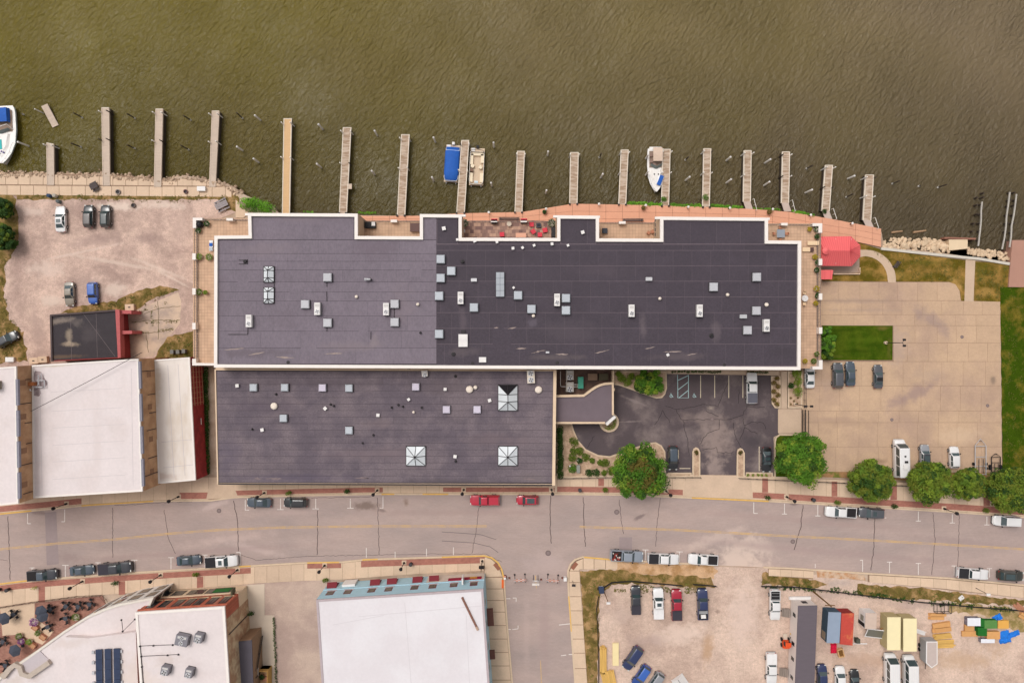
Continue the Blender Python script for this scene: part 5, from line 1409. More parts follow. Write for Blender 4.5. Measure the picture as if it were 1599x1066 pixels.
# ------------------------------------------------------------------ docks, mooring piles, boats
m_dockgrey = M('grey_decking',(206,185,167),n=[(.8,.08),(6,.1)],rnd=.05,stretch=(1,4,1))
m_docktan = M('tan_decking',(206,184,164),c2=(168,140,116),n=[(1,.08),(6,.1)],mixscale=.9,stretch=(.6,3,1))
m_dockor = M('new_decking',(222,182,136),n=[(.8,.06),(6,.08)],stretch=(1,4,1))
m_edge = M('pale_edge_board',(228,214,196),n=[(2,.08)])
m_joist = M('wet_timber',(70,58,48),n=[(3,.2)])
m_pilew = M('white_pile_sleeve',(240,234,226),n=[(3,.1)])
m_piled = M('dark_pile',(66,54,46),n=[(3,.2)])
ZDK = .15
DOCKS = [  # top-left, top-right, bottom-right, bottom-left (photograph), look, has ramp
  ([(73,223),(83.5,225),(84,289),(74,289)],'g','short grey dock beside the broken float at the left'),
  ([(159,168),(170,168),(171,290),(161,290)],'g','long grey dock, second from left along the walkway'),
  ([(243.5,170),(254,170),(251,292),(241,292)],'g','long grey dock, third from left along the walkway'),
  ([(331.5,173),(342,173),(336,292),(327,292)],'g','long grey dock at the right end of the gravel walkway'),
  ([(443.5,185),(455,185),(452,333),(441,333)],'o','longest dock with new orange boards, left of the building corner'),
  ([(536,199),(548,199),(541,334),(530,334)],'t','weathered dock with a small side platform'),
  ([(627,210),(639,210),(632,338),(620.5,338)],'t','weathered dock left of the blue covered boat'),
  ([(721,219),(732,219),(725,334),(713,334)],'t','dock between the blue covered boat and the tan pontoon'),
  ([(808,236),(819,236),(815,333),(804,333)],'t','dock right of the tan pontoon boat'),
  ([(891,238),(903,238),(901,320),(889.5,320)],'t','dock where the boardwalk widens, second right of the pontoon'),
  ([(970,234),(981,234),(977,321),(966,321)],'t','dock just left of the white cruiser'),
  ([(1035,233),(1046.5,233),(1044,323),(1033,323)],'t','dock against the right side of the white cruiser'),
  ([(1099,232),(1110,232),(1107.5,325),(1097,325)],'t','first dock right of the white cruiser with a green tuft'),
  ([(1162,235),(1173,235),(1171.5,328),(1160.5,328)],'r','second dock right of the white cruiser with angled ramp'),
  ([(1222,237),(1233,237),(1231,330),(1220,330)],'r','third dock right of the white cruiser with angled ramp'),
  ([(1289,258),(1300,258),(1294,342),(1282.5,341)],'r','second dock from the right end of the boardwalk'),
  ([(1352,273),(1364,273),(1359,356),(1347,355)],'r','rightmost dock at the end of the boardwalk')]
def lerp(a,b,t):
  return (a[0] + (b[0] - a[0]) * t,a[1] + (b[1] - a[1]) * t)
for i,(q,look,lab) in enumerate(DOCKS):
  tl,tr,br,bl = [P2(x,y,ZDK) for x,y in q]
  t = thing('dock',lab,'dock',(0,0,0),0,'docks along the river bank')
  deck = {'g': m_dockgrey,'o': m_dockor}.get(look,m_docktan)
  Ln = math.hypot(tl[0] - bl[0],tl[1] - bl[1])
  endt = 1.0 if look != 'r' else .86
  # deck panels of boards, each panel one part; boards as real strips with gaps
  npan = max(3,int(Ln * endt / 2.4))
  for k in range(npan):
    mb = MB()
    t0,t1 = k / npan * endt,(k + 1) / npan * endt
    nb = max(4,int(Ln * endt / npan / .2))
    lvl = R.uniform(-.015,.015)
    for j in range(nb):
      a = t0 + (t1 - t0) * (j + .04) / nb
      b = t0 + (t1 - t0) * (j + .96) / nb
      s_ = .03 if look in 'tr' else .0
      p = [lerp(tl,bl,a),lerp(tr,br,a),lerp(tr,br,b),lerp(tl,bl,b)]
      p = [lerp(p[0],p[1],s_),lerp(p[1],p[0],s_),lerp(p[2],p[3],s_),lerp(p[3],p[2],s_)]
      mb.prism(p,ZDK - .06,ZDK + lvl + R.uniform(-.008,.008))
    tag(mb.build('decking',deck,t),kind='stuff')
  for (a,b) in ((tl,bl),(tr,br)):
    e = lerp(a,b,endt)
    mb = MB(); add_ribbon(mb,[a,e],.16,ZDK - .3,ZDK + .05); mb.build('edge_beam',m_edge if look in 'tr' else m_dockgrey if look == 'g' else m_edge,t)
    mb = MB(); add_ribbon(mb,[lerp(a,b,.01),lerp(a,b,endt - .01)],.12,WZ + .1 if look in 'gr' else ZDK - .8,ZDK - .31); mb.build('shade_skirt' if look in 'gr' else 'joist',m_joist,t)  # skirt is added: its dark face stands in for shade under the deck
  mb = MB(); add_ribbon(mb,[lerp(lerp(tl,tr,.03),bl,.004),lerp(lerp(tr,tl,.03),br,.004)],.14,ZDK - .3,ZDK + .045); mb.build('end_beam',m_edge,t)
  # piles standing at the dock's sides
  for (tt,s_) in ((.06,-1),(.06,1),(.42,-1),(.42,1)):
    if i in (0,8,9) and tt > .3: continue
    c = lerp(tl,bl,tt) if s_ < 0 else lerp(tr,br,tt)
    off = .14 * s_
    o = MB().tube((c[0] + off,c[1],WZ - 1),(c[0] + off,c[1],1.2 + R.uniform(-.3,.2)),.11,8).build('pile',m_pilew if R.random() < .8 else m_piled,t)
  for tt in (.25,.62,.85):
    for (a,b) in ((tl,bl),(tr,br)):
      c = lerp(lerp(tl,bl,tt),lerp(tr,br,tt),.18 if a is tl else .82)
      MB().tube((c[0],c[1],WZ - 1),(c[0],c[1],ZDK - .1),.12,7).build('pile',m_piled,t)
  if look == 'r':
    off = .55 if i < 15 else .7
    a0,a1 = lerp(tl,bl,endt),lerp(tr,br,endt)
    b0,b1 = (bl[0] + off,bl[1]),(br[0] + off,br[1])
    MB().prism([a0,a1,b1,b0],ZDK - .1,ZDK + .06).build('ramp',M('pale_ramp',(196,176,164),n=[(2,.08)]),t)
    for (p,q_) in ((a1,b1),):
      mb = MB()
      h = Vector((0,0,1.0))
      r0,r1 = Vector((p[0] + .35,p[1] + .4,ZDK)),Vector((q_[0] + .35,q_[1] - .2,ZDK + .1))
      mid = (r0 + r1) / 2
      mb.path([r0 + h,mid + h,r1 + h],.05,6)
      for c in (r0,mid,r1):
        mb.tube(c,c + h,.04,6)
      mb.build('handrail',m_pilew,t)
  elif look == 't':
    for (p,q_) in ((bl,1),(br,1)):
      MB().obox((p[0],p[1] + .1,.2),.3,.3,.5).build('bollard',m_dark,t)
  if i == 5:
    c = P2(548,291,ZDK)
    MB().obox((c[0] - .2,c[1],ZDK - .3),.7,1.0,.28).build('side_platform',m_dockgrey,t)
# the broken float adrift
bf = thing('broken_float','loose grey plank float drifting askew left of the docks','float',P(78.5,181,-.9),math.radians(-68))
bf.rotation_euler = (0,math.radians(9),math.radians(-66))
for j in range(11):
  MB().box(-2.2 + j * .4,-1.82 + j * .4,-.65,.65,.0,.12).build('board',m_dockgrey,bf)
MB().box(-2.2,2.2,-.6,-.45,-.3,0).build('joist',m_joist,bf); MB().box(-2.2,2.2,.45,.6,-.3,0).build('joist',m_joist,bf)
tag(MB().tube(P(68,177,WZ),(P(68,177,WZ)[0],P(68,177,WZ)[1],1.2),.11,8).build('mooring_pile',m_pilew),'white pile leaning by the broken float','pile','mooring piles')
# free-standing mooring piles: base position, w = white sleeve, d = dark timber with white cap
PILES = [(45,228,'w','white pile beside the bow of the left cruiser'),(37,179,'d','dark stub pile beside the stern of the left cruiser'),
  (129,184,'d','outer dark pile between the first and second grey docks'),(127,230,'d','inner dark pile between the first and second grey docks'),
  (211,185,'d','outer dark pile between the second and third grey docks'),(211,232,'d','inner dark pile between the second and third grey docks'),
  (298,188,'d','outer dark pile between the third and fourth grey docks'),(295,234,'d','inner dark pile between the third and fourth grey docks'),
  (379,185,'d','outer dark pile just right of the fourth grey dock'),(407,188,'w','outer white pile left of the orange dock'),
  (379,235,'w','inner white pile just right of the fourth grey dock'),(404,254,'w','inner white pile left of the orange dock'),
  (504,202,'w','outer white pile between the orange dock and the next'),(502,262,'w','inner white pile between the orange dock and the next'),
  (589,212,'w','outer white pile left of the dock before the blue boat'),(585,273,'w','inner white pile left of the dock before the blue boat'),
  (680,222,'w','outer white pile left of the blue covered boat'),(677,283,'w','inner white pile left of the blue covered boat'),
  (771,230,'w','outer white pile right of the tan pontoon'),(768,291,'w','inner white pile right of the tan pontoon'),
  (855,243,'w','outer white pile in the second gap right of the pontoon'),(852,302,'w','inner white pile in the second gap right of the pontoon'),
  (936,246,'d','outer dark pile in the second gap left of the white cruiser'),(938,278,'w','inner white pile in the second gap left of the white cruiser'),
  (1008,248,'w','outer white pile touching the white cruiser'),(1008,274,'w','inner white pile touching the white cruiser'),
  (1070,250,'d','outer dark pile right of the white cruiser'),(1070,282,'w','inner white pile right of the white cruiser'),
  (1134,251,'w','outer white pile before the second dock right of the cruiser'),(1134,286,'w','inner white pile before the second dock right of the cruiser'),
  (1194,255,'w','outer white pile before the third dock right of the cruiser'),(1193,290,'w','inner white pile before the third dock right of the cruiser'),
  (1259,263.5,'d','outer dark-topped pile before the last two docks'),(1257.6,301,'w','inner white pile before the last two docks'),
  (1323.7,279,'w','outer white pile between the last two docks'),(1321,308,'d','inner dark pile between the last two docks'),
  (1393,287,'d','dark pile first to the right of the last dock'),(1434,291,'d','low pile stub second to the right of the last dock'),(1464,293,'d','dark pile third to the right of the last dock')]
for (x,y,k,lab) in PILES:
  p = P(x,y,WZ)
  h = 2.9 + R.uniform(-.25,.25)
  if 'stub' in lab: h = .6
  t = thing('mooring_pile',lab,'pile',p,0,'mooring piles')
  lean = (R.uniform(-.12,.12),R.uniform(-.12,.12))
  if k == 'w':
    MB().tube((0,0,-1),(lean[0],lean[1],h),.17,9).build('post',m_pilew,t)
    MB().tube((lean[0],lean[1],h),(lean[0],lean[1],h + .12),.19,9,.06).build('cap',m_whitepl,t)
  else:
    MB().tube((0,0,.35),(lean[0],lean[1],h),.12,8).build('post',m_piled,t)
    MB().tube((0,0,-1),(0,0,.35),.16,8).build('collar',m_pilew,t)
# ruined piers at the right
def ruin(label,beams,piles):
  t = thing('ruined_pier',label,'pier')
  for (a,b) in beams:
    n = 5
    mb = MB()
    pts = [Vector(P(*lerp(a,b,j / n),.1)) + Vector((R.uniform(-.12,.12),0,0)) for j in range(n + 1)]
    add_ribbon(mb,[p[:2] for p in pts],.22,-.1,.12); mb.build('beam',M('bleached_beam',(186,178,168),n=[(3,.12)]),t)
  for (x,y) in piles:
    p = P(x,y,WZ)
    MB().tube((p[0],p[1],WZ - 1),(p[0] + R.uniform(-.1,.1),p[1],WZ + R.uniform(.8,1.4)),.17,8).build('pile_stump',m_piled,t)
ruin('ruined pier of stumps with a single remaining rail',[((1534.5,315),(1528,384))],
    [(1521,310),(1530,303),(1529,310),(1520,321.5),(1528,320.6),(1521,336),(1527,336),(1516.5,350),(1525.5,350),(1515,362),(1525.5,362),(1514,376),(1524,376)])
ruin('ruined pier with two parallel rails next to the brown deck',[((1577,300),(1566,389)),((1587,303),(1576.5,386))],
    [(1573,302),(1571,314),(1570,323),(1580,302),(1581,314),(1579,322),(1577.5,337),(1568,337),(1567,350),(1576,350),(1566,363),(1575,364),(1565,376),(1573,377)])
for (x0,y0,x1,y1,lab) in ((1392,363,1409,361,'shorter pale driftwood log by the boulders'),(1426,363,1446,360,'longer pale driftwood log by the boulders')):
  a,b = Vector(P(x0,y0,-1.15)),Vector(P(x1,y1,-1.15))
  tag(MB().tube(a,b,.22,8,.14).build('driftwood_log',M('driftwood',(170,136,104),n=[(3,.2)])),lab,'log','driftwood logs')
# boats -----------------------------------------------------------
def hull(mb,stations,zb):
  """stations: (y, half width at deck, z deck, half width at chine); closed hull"""
  ring_ = []
  for (y,w,z,c) in stations:
    ring_.append([(-w,y,z),(-w * .97,y,z - .25),(-c,y,zb + .15),(0,y,zb),(c,y,zb + .15),(w * .97,y,z - .25),(w,y,z)])
  vs_,fs = [],[]
  k = 7
  for r_ in ring_: vs_ += r_
  for i in range(len(ring_) - 1):
    for j in range(k - 1):
      fs.append((i * k + j,i * k + j + 1,(i + 1) * k + j + 1,(i + 1) * k + j))
    fs.append((i * k + k - 1,i * k,(i + 1) * k,(i + 1) * k + k - 1))
  fs.append(tuple(range(k - 1,-1,-1)))
  e = (len(ring_) - 1) * k
  fs.append(tuple(range(e,e + k)))
  return mb.add(vs_,fs)
m_gel = M('white_gelcoat',(238,232,226),rough=.25,n=[(1,.03)],spec=.5)
m_bluec = M('blue_canvas',(34,92,178),n=[(2,.12),(8,.06)],rough=.7)
def cruiser(label,loc,L_,W_,rot,kind):
  t = thing('motor_cruiser',label,'boat',loc,rot)
  a = W_ / 2
  st = [(L_ * .5,a * .9,.75,a * .8),(L_ * .4,a * .97,.75,a * .85),(L_ * .1,a,.85,a * .85),(-L_ * .15,a * .92,.95,a * .7),(-L_ * .32,a * .66,1.02,a * .42),(-L_ * .43,a * .36,1.08,a * .18),(-L_ * .495,a * .08,1.12,.02)]
  hull(MB(),st,-.35).build('hull',m_gel,t,smooth=False)
  def deckring(w,z): return [(s_[1] * w * sgn,s_[0] * .985,s_[2] + z) for s_ in st for sgn in (1,)]
  # rub rail
  mb = MB()
  for sgn in (-1,1):
    mb.path([(s_[1] * sgn,s_[0],s_[2] - .1) for s_ in st],.05,5)
  mb.build('rub_rail',M('rail_teal',(120,150,150)) if kind == 'blue' else m_metal,t)
  # foredeck crown
  MB().add([(-a * .62,L_ * .02,.87),(a * .62,L_ * .02,.87),(a * .5,-L_ * .2,.98),(0,-L_ * .40,1.08),(-a * .5,-L_ * .2,.98),(-a * .5,L_ * .02,1.15),(a * .5,L_ * .02,1.15),(a * .36,-L_ * .18,1.2),(0,-L_ * .33,1.16),(-a * .36,-L_ * .18,1.2)],
    [(0,1,6,5),(1,2,7,6),(2,3,8,7),(3,4,9,8),(4,0,5,9),(5,6,7,8,9)]).build('foredeck',m_gel,t)
  # cockpit floor, windscreen, canopy
  MB().box(-a * .78,a * .78,L_ * .06,L_ * .44,.86,.92).build('cockpit_floor',M('cockpit_sole',(150,128,112),n=[(3,.1)]),t)
  for sgn in (-1,1):
    MB().slab4([(sgn * a * .7,L_ * .02 + .7,1.0),(sgn * .02,L_ * .02 - .05,1.05),(sgn * .02,L_ * .02 + .45,1.6),(sgn * a * .62,L_ * .02 + 1.0,1.55)][::-sgn],.04).build('windscreen',M('tinted_screen',(120,128,126),rough=.1),t)
  if kind == 'blue':
    MB().add([(-a * .8,L_ * .22,1.7),(a * .62,L_ * .22,1.7),(a * .64,L_ * .35,1.85),(a * .6,L_ * .47,1.7),(-a * .78,L_ * .47,1.7),(-a * .82,L_ * .35,1.85),(-a * .84,L_ * .22,1.0),(a * .68,L_ * .22,1.0),(a * .66,L_ * .47,.9),(-a * .84,L_ * .47,.9)],
    [(0,1,2,5),(5,2,3,4),(1,7,8,3,2),(6,0,5,4,9),(4,3,8,9)]).build('canopy',m_bluec,t)
    mb = MB(); mb.path([(-a * .8,L_ * .1,1.0),(-a * .7,L_ * .16,2.1),(0,L_ * .10,2.2),(a * .7,L_ * .16,2.1),(a * .8,L_ * .1,1.0)],.06,6); mb.build('radar_arch',m_whitepl,t)
    MB().box(-.25,.25,-L_ * .25,-L_ * .08,1.19,1.25).build('deck_hatch',M('teal_hatch',(70,190,186)),t)
    for (x,y) in ((-.2,-L_ * .02),(.1,-L_ * .29),(-.3,-L_ * .32),(.5,-L_ * .31)):
      MB().box(x - .13,x + .13,y - .13,y + .13,1.1,1.24).build('cushion',M('violet_fitting',(92,80,140)),t)
  else:
    MB().add([(-.75,L_ * .18,2.0),(a * .6,L_ * .18,2.0),(a * .62,L_ * .33,2.12),(a * .6,L_ * .49,1.95),(-.75,L_ * .49,1.95),(-.78,L_ * .33,2.12),(-.75,L_ * .18,1.93),(a * .6,L_ * .18,1.93),(a * .6,L_ * .49,1.88),(-.75,L_ * .49,1.88)],
    [(0,1,2,5),(5,2,3,4),(6,7,1,0),(9,4,3,8),(6,0,5,4,9),(1,7,8,3,2),(6,9,8,7)]).build('bimini_top',M('tan_canvas',(214,188,168),n=[(3,.08)]),t)
    for (x,y) in ((-.7,L_ * .19),(a * .55,L_ * .19),(-.7,L_ * .47),(a * .55,L_ * .47)):
      MB().tube((x,y,.8),(x,y,1.95),.03,5).build('bimini_pole',m_metal,t)
    for (x,y) in ((-a * .6,L_ * .2),(-a * .6,L_ * .34),(-a * .2,L_ * .13)):
      MB().box(x - .3,x + .3,y - .3,y + .3,.9,1.25).build('seat',M('boat_seat',(150,124,112),n=[(4,.15)]),t)
    o = MB().obox((.75,-L_ * .24,1.2),.75,2.0,.14,math.radians(-22)).build('air_mattress',m_bluec,t)
    for sgn in (-.4,.4):
      MB().lathe([(.14,1.18),(.14,1.23)],10,(sgn,-L_ * .10,0)).build('deck_hatch',m_dark,t)
  mb = MB()
  for sgn in (-1,1):
    mb.path([(s_[1] * sgn * .93,s_[0],s_[2] + .5) for s_ in st[3:]],.025,5)
    for s_ in st[3:]:
      mb.tube((s_[1] * sgn * .93,s_[0],s_[2]),(s_[1] * sgn * .93,s_[0],s_[2] + .5),.02,5)
  mb.build('bow_rail',m_metal,t)
  MB().box(-a * .7,a * .7,L_ * .5,L_ * .5 + .5,.1,.2).build('swim_platform',m_gel,t)
  return t
cruiser('white motor cruiser with blue canopy cut by the left edge',P(5,213,-.6)[:2] + (WZ + .35,),11.0,6.2 * .95,math.radians(3),'blue')
cruiser('white motor cruiser with tan bimini moored bow to the boardwalk',P(1023.5,267,-.6)[:2] + (WZ + .35,),8.5,3.35,0,'tan')
def pontoon(label,loc,rot,covered):
  t = thing('pontoon_boat',label,'boat',loc,rot)
  for sgn in (-1,1):
    MB().tube((sgn * .95,-3.5,.1),(sgn * .95,3.4,.1),.32,12).build('pontoon_float',m_metal,t)
    MB().tube((sgn * .95,-3.5,.1),(sgn * .95,-4.0,.25),.32,12,.05).build('float_nose',m_metal,t)
  MB().box(-1.4,1.4,-3.75,3.55,.42,.52).build('deck',M('pontoon_deck',(212,188,162),n=[(3,.06)]),t)
  mb = MB()
  corner = [(-1.35,-3.0),(-1.1,-3.6),(1.1,-3.6),(1.35,-3.0),(1.35,2.7),(-1.35,2.7),(-1.35,-3.0)]
  add_ribbon(mb,corner,.08,.52,1.15); mb.build('fence_panels',M('cream_panel_b',(232,224,214)),t)
  MB().box(-.25,.25,3.5,4.0,.1,1.1).build('outboard_motor',m_whitepl if covered else m_black,t)
  MB().tube((0,3.9,-.4),(0,4.0,.5),.1,6).build('motor_leg',m_black,t)
  MB().box(-1.2,-.5,2.9,3.5,.52,.75).build('step',m_whitepl,t)
  if covered:
    prof = [(-3.65,.9,1.1),(-3.3,1.35,1.35),(-2.0,1.46,1.5),(0,1.46,1.55),(1.6,1.46,1.75),(2.1,1.44,1.7),(2.3,1.44,1.45),(2.95,1.4,1.3)]
    vs_,fs = [],[]
    for (y,w,z) in prof:
      vs_ += [(-w,y,.5),(-w * .97,y,z - .3),(-w * .75,y,z - .05),(0,y,z),(w * .75,y,z - .05),(w * .97,y,z - .3),(w,y,.5)]
    for i in range(len(prof) - 1):
      for j in range(6):
        fs.append((i * 7 + j,(i + 1) * 7 + j,(i + 1) * 7 + j + 1,i * 7 + j + 1))
    fs.append(tuple(range(7))); e = (len(prof) - 1) * 7; fs.append(tuple(range(e + 6,e - 1,-1)))
    MB().add(vs_,fs).build('cover',m_bluec,t,smooth=True)
    MB().box(-1.35,1.35,2.2,2.32,1.42,1.5).build('cover_seam',M('white_strap',(190,200,216)),t)
  else:
    m_seat = M('cream_vinyl',(238,220,192),n=[(3,.06)])
    for (x0,x1,y0,y1) in ((-1.3,-.75,.2,2.3),(.75,1.3,.6,2.3),(-1.3,-.7,-3.2,-1.4),(.7,1.3,-3.2,-1.4),(-1.2,1.2,2.0,2.55)):
      MB().box(x0,x1,y0,y1,.52,.95).build('bench_seat',m_seat,t)
    for (x,y) in ((-.8,-.1),(.75,-.3)):
      MB().lathe([(.34,.6),(.38,1.0),(.3,1.1)],12,(x,y,0)).build('helm_chair',m_seat,t)
    MB().box(-1.2,-.7,-1.2,-.7,.52,1.3).build('console',M('console_brown',(130,100,86)),t)
    mb = MB(); mb.path([(-1.35,2.6,.6),(-1.2,2.75,1.9),(0,2.95,2.0),(1.2,2.75,1.9),(1.35,2.6,.6)],.05,6); mb.build('folded_bimini',m_dark,t)
    MB().box(-.35,.35,-3.3,-2.9,.55,.75).build('cooler',M('pale_blue_bag',(206,220,228)),t)
  return t
pontoon('pontoon boat under a royal blue cover',P(706,254,-.3)[:2] + (WZ + .1,),math.radians(-4),True)
pontoon('open tan pontoon boat with cream seats and black outboard',P(744.5,259,-.3)[:2] + (WZ + .1,),math.radians(-2.5),False)
# ------------------------------------------------------------------ vehicles
m_tyre = M('tyre',(34,32,33),rough=.9)
m_rim = M('wheel_rim',(170,168,168),rough=.4,metal=.4)
m_cglass = M('car_glass',(60,74,76),rough=.06,spec=1.0)
m_lamp = M('headlamp',(226,226,220),rough=.2)
m_tail = M('tail_lamp',(150,28,26),rough=.3)
m_trim = M('black_trim',(36,34,36),rough=.6)
def paint(name,c):
  m = M('paint_' + name,c,rough=.3,spec=.4,n=[(.7,.03)],alb=.8 if max(c) > 200 else (.55 if max(c) < 125 else .75))
  m.node_tree.nodes['Principled BSDF'].inputs['Coat Weight'].default_value = 1.0
  m.node_tree.nodes['Principled BSDF'].inputs['Coat Roughness'].default_value = .06
  return m
PAINT = {'white': (238,234,232),'black': (38,36,38),'grey': (100,100,106),'silver': (156,156,160),'blue': (58,104,190),'navy': (50,62,110),'red': (200,24,56),'champagne': (150,138,122),
    'slate': (86,98,112),'charcoal': (60,60,68),'darkred': (176,20,50),'mid_blue': (40,74,150),'brownroof': (94,80,74),'lightgrey': (150,156,166),'darkgreen': (40,54,52),'olive': (64,62,52)}
SPEC = {  # L, W, roof z, belt z, hood z at nose, windscreen base/top, rear top/base (fractions of L), wheel r, roof half width factor
  'sedan': (4.75,1.84,1.44,.93,.72,.20,.055,-.20,-.37,.33,.64),
  'suv': (4.7,1.90,1.70,1.06,.86,.235,.10,-.40,-.47,.37,.70),
  'small_suv': (4.3,1.82,1.62,1.03,.86,.23,.09,-.40,-.47,.35,.70),
  'wagon': (5.1,1.98,1.76,1.05,.86,.25,.10,-.43,-.485,.35,.74),
  'pickup': (5.8,2.0,1.86,1.16,1.02,.21,.115,-.095,-.125,.41,.70),
  'crew': (6.0,2.02,1.90,1.18,1.04,.225,.135,-.115,-.145,.41,.70),
  'van': (5.9,2.02,2.55,1.35,.95,.41,.285,-.46,-.49,.37,.84),
  'camper': (7.3,2.2,2.85,1.4,1.0,.40,.30,-.47,-.492,.38,.84)}
_car = {}
def loft(mb,rings,cap=True):
  k = len(rings[0])
  vs_,fs = [],[]
  for r_ in rings: vs_ += r_
  for i in range(len(rings) - 1):
    for j in range(k):
      a,b = i * k + j,i * k + (j + 1) % k
      fs.append((a,b,b + k,a + k))
  if cap:
    fs.append(tuple(range(k - 1,-1,-1)))
    e = (len(rings) - 1) * k
    fs.append(tuple(range(e,e + k)))
  return mb.add(vs_,fs)
def car_parts(kind):
  if kind in _car: return _car[kind]
  L_,W_,zr,zb,zn,wb,wt,rt,rb,rw_,tw = SPEC[kind]
  a = W_ / 2
  truck = kind in ('pickup','crew')
  boxy = kind in ('van','camper')
  parts = []
  # lower body: lofted cross-sections from tail to nose
  st = []
  if truck:
    prof = [(-.5,.92,.95,.97),(-.49,.97,zb - .02,zb),(rb,1,zb,zb + .01),(.1,1,zb,zb + .02),(.22,1,zb - .01,zb + .03),(.36,.98,zb - .06,zb),(.455,.93,zn,zn + .05),(.488,.82,zn - .15,zn - .1),(.5,.66,.6,.62)]
  elif boxy:
    prof = [(-.5,.97,zb,zb + .01),(-.3,1,zb,zb + .02),(.2,1,zb,zb + .02),(.36,1,zb - .1,zb),(.43,.96,zn + .1,zn + .2),(.48,.88,zn - .1,zn),(.5,.76,.6,.62)]
  else:
    hi = kind in ('suv','small_suv','wagon')
    prof = [(-.5,.64,.62,.64),(-.482,.86,zb - (.06 if hi else .14),zb - (.04 if hi else .10)),(-.40,.97,zb,zb + .02),(-.2,1,zb,zb + .03),(.12,1,zb - .01,zb + .02),(.24,.99,zb - .04,zb + .02),(.38,.95,zn + .04,zn + .12),(.45,.86,zn - .06,zn + .03),(.488,.70,zn - .2,zn - .12),(.5,.52,.52,.54)]
  rings = []
  for (x,w,zs_,zc) in prof:
    X,w_ = x * L_,w * a
    zl = .26
    half = [(w_ * .90,zl),(w_,zl + .16),(w_,zs_ * .78),(w_ * .955,zs_),(w_ * .80,zs_ + (zc - zs_) * .6),(w_ * .4,zc)]
    rings.append([(X,y,z) for y,z in half] + [(X,-y,z) for y,z in half[::-1]])
  parts.append(('body',loft(MB(),rings),'body',True,None))
  # cabin shell
  def rect(x0,x1,w0,z,rc):
    pts = []
    for (cx,cy,s0) in ((x1 - rc,w0 - rc,0),(x0 + rc,w0 - rc,1),(x0 + rc,-w0 + rc,2),(x1 - rc,-w0 + rc,3)):
      for t in (0,.5,1):
        an = (s0 + t) * math.pi / 2
        pts.append((cx + rc * math.cos(an),cy + rc * math.sin(an),z))
    return pts
  bw,rw2 = a * .93,a * tw
  zc0 = zb - .06
  c_ = [rect(rb * L_,wb * L_,bw,zc0,.08),rect(rt * L_,wt * L_,rw2 + .03,zr - .07,.10)]
  parts.append(('cabin',loft(MB(),c_),'cabin',True,None))
  c2 = [rect(rt * L_ - .01,wt * L_ + .01,rw2 + .04,zr - .07,.11),rect(rt * L_ + .03,wt * L_ - .04,rw2 - .03,zr - .015,.12),rect(rt * L_ + .22,wt * L_ - .22,rw2 - .2,zr,.1)]
  parts.append(('roof',loft(MB(),c2),'roof',True,None))
  # glass panels lying on the shell's faces
  def face(p00,p10,p11,p01,u0,u1,v0,v1,off=.012):
    P_ = lambda u,v: (Vector(p00) * (1 - u) + Vector(p10) * u) * (1 - v) + (Vector(p01) * (1 - u) + Vector(p11) * u) * v
    q = [P_(u0,v0),P_(u1,v0),P_(u1,v1),P_(u0,v1)]
    n = (q[1] - q[0]).cross(q[3] - q[0]).normalized()
    return MB().slab4([p + n * off for p in q],.02)
  xb,xt,yb_,yt = wb * L_,wt * L_,bw,rw2 + .03
  z1 = zr - .07
  parts.append(('windscreen',face((xb,-yb_,zc0),(xb,yb_,zc0),(xt,yt,z1),(xt,-yt,z1),.05,.95,.10,.97),'glass',False,None))
  xb2,xt2 = rb * L_,rt * L_
  parts.append(('rear_window',face((xb2,yb_,zc0),(xb2,-yb_,zc0),(xt2,-yt,z1),(xt2,yt,z1),.08,.92,.22 if kind != 'sedan' else .12,.94),'glass',False,None))
  segs = [(.08,.46),(.50,.90)] if kind not in ('wagon','van','camper') else [(.05,.36),(.39,.66),(.69,.94)]
  if kind in ('pickup',): segs = [(.10,.62)]
  for (u0,u1) in segs:
    parts.append(('side_window',face((xb2,-yb_,zc0),(xb,-yb_,zc0),(xt,-yt,z1),(xt2,-yt,z1),u0,u1,.16,.90),'glass',False,None))
    parts.append(('side_window',face((xb,yb_,zc0),(xb2,yb_,zc0),(xt2,yt,z1),(xt,yt,z1),1 - u1,1 - u0,.16,.90),'glass',False,None))
  for s_ in (-1,1):
    parts.append(('mirror',MB().box((wb - .06) * L_ - .1,(wb - .06) * L_ + .1,min(s_ * a * .98,s_ * (a + .2)),max(s_ * a * .98,s_ * (a + .2)),zb,zb + .17),'trim',False,None))
    parts.append(('headlight',MB().box(L_ * .455,L_ * .482,min(s_ * a * .48,s_ * a * .84),max(s_ * a * .48,s_ * a * .84),zn - .14,zn + .02),'lamp',False,None))
    parts.append(('tail_light',MB().box(-L_ * .503,-L_ * .485,min(s_ * a * .62,s_ * a * .86),max(s_ * a * .62,s_ * a * .86),zb - .3,zb - .12),'tail',False,None))
    for fx in (-.31,.31):
      parts.append(('wheel',MB().tube((fx * L_,s_ * (a - .22),rw_),(fx * L_,s_ * (a + .02),rw_),rw_,16),'tyre',False,('rim',MB().tube((fx * L_,s_ * (a + .015),rw_),(fx * L_,s_ * (a + .035),rw_),rw_ * .62,12),'rim')))
  parts.append(('front_bumper',MB().box(L_ * .47,L_ * .503,-a * .72,a * .72,.34,.5),'trim',False,None))
  if truck:
    x0,x1 = -.485 * L_,(rb - .01) * L_
    parts.append(('bed_rim',ring(MB(),[(x0,-a * .96),(x1,-a * .96),(x1,a * .96),(x0,a * .96)],.11,zb - .3,zb + .06),'body',False,None))
    parts.append(('rear_bumper',MB().box(-L_ * .52,-L_ * .495,-a * .9,a * .9,.45,.65),'rim',False,None))
  out = [(n,mb.mesh(n,m_trim,sm),k,(sub[0],sub[1].mesh(sub[0],m_rim),sub[2]) if sub else None) for (n,mb,k,sm,sub) in parts]
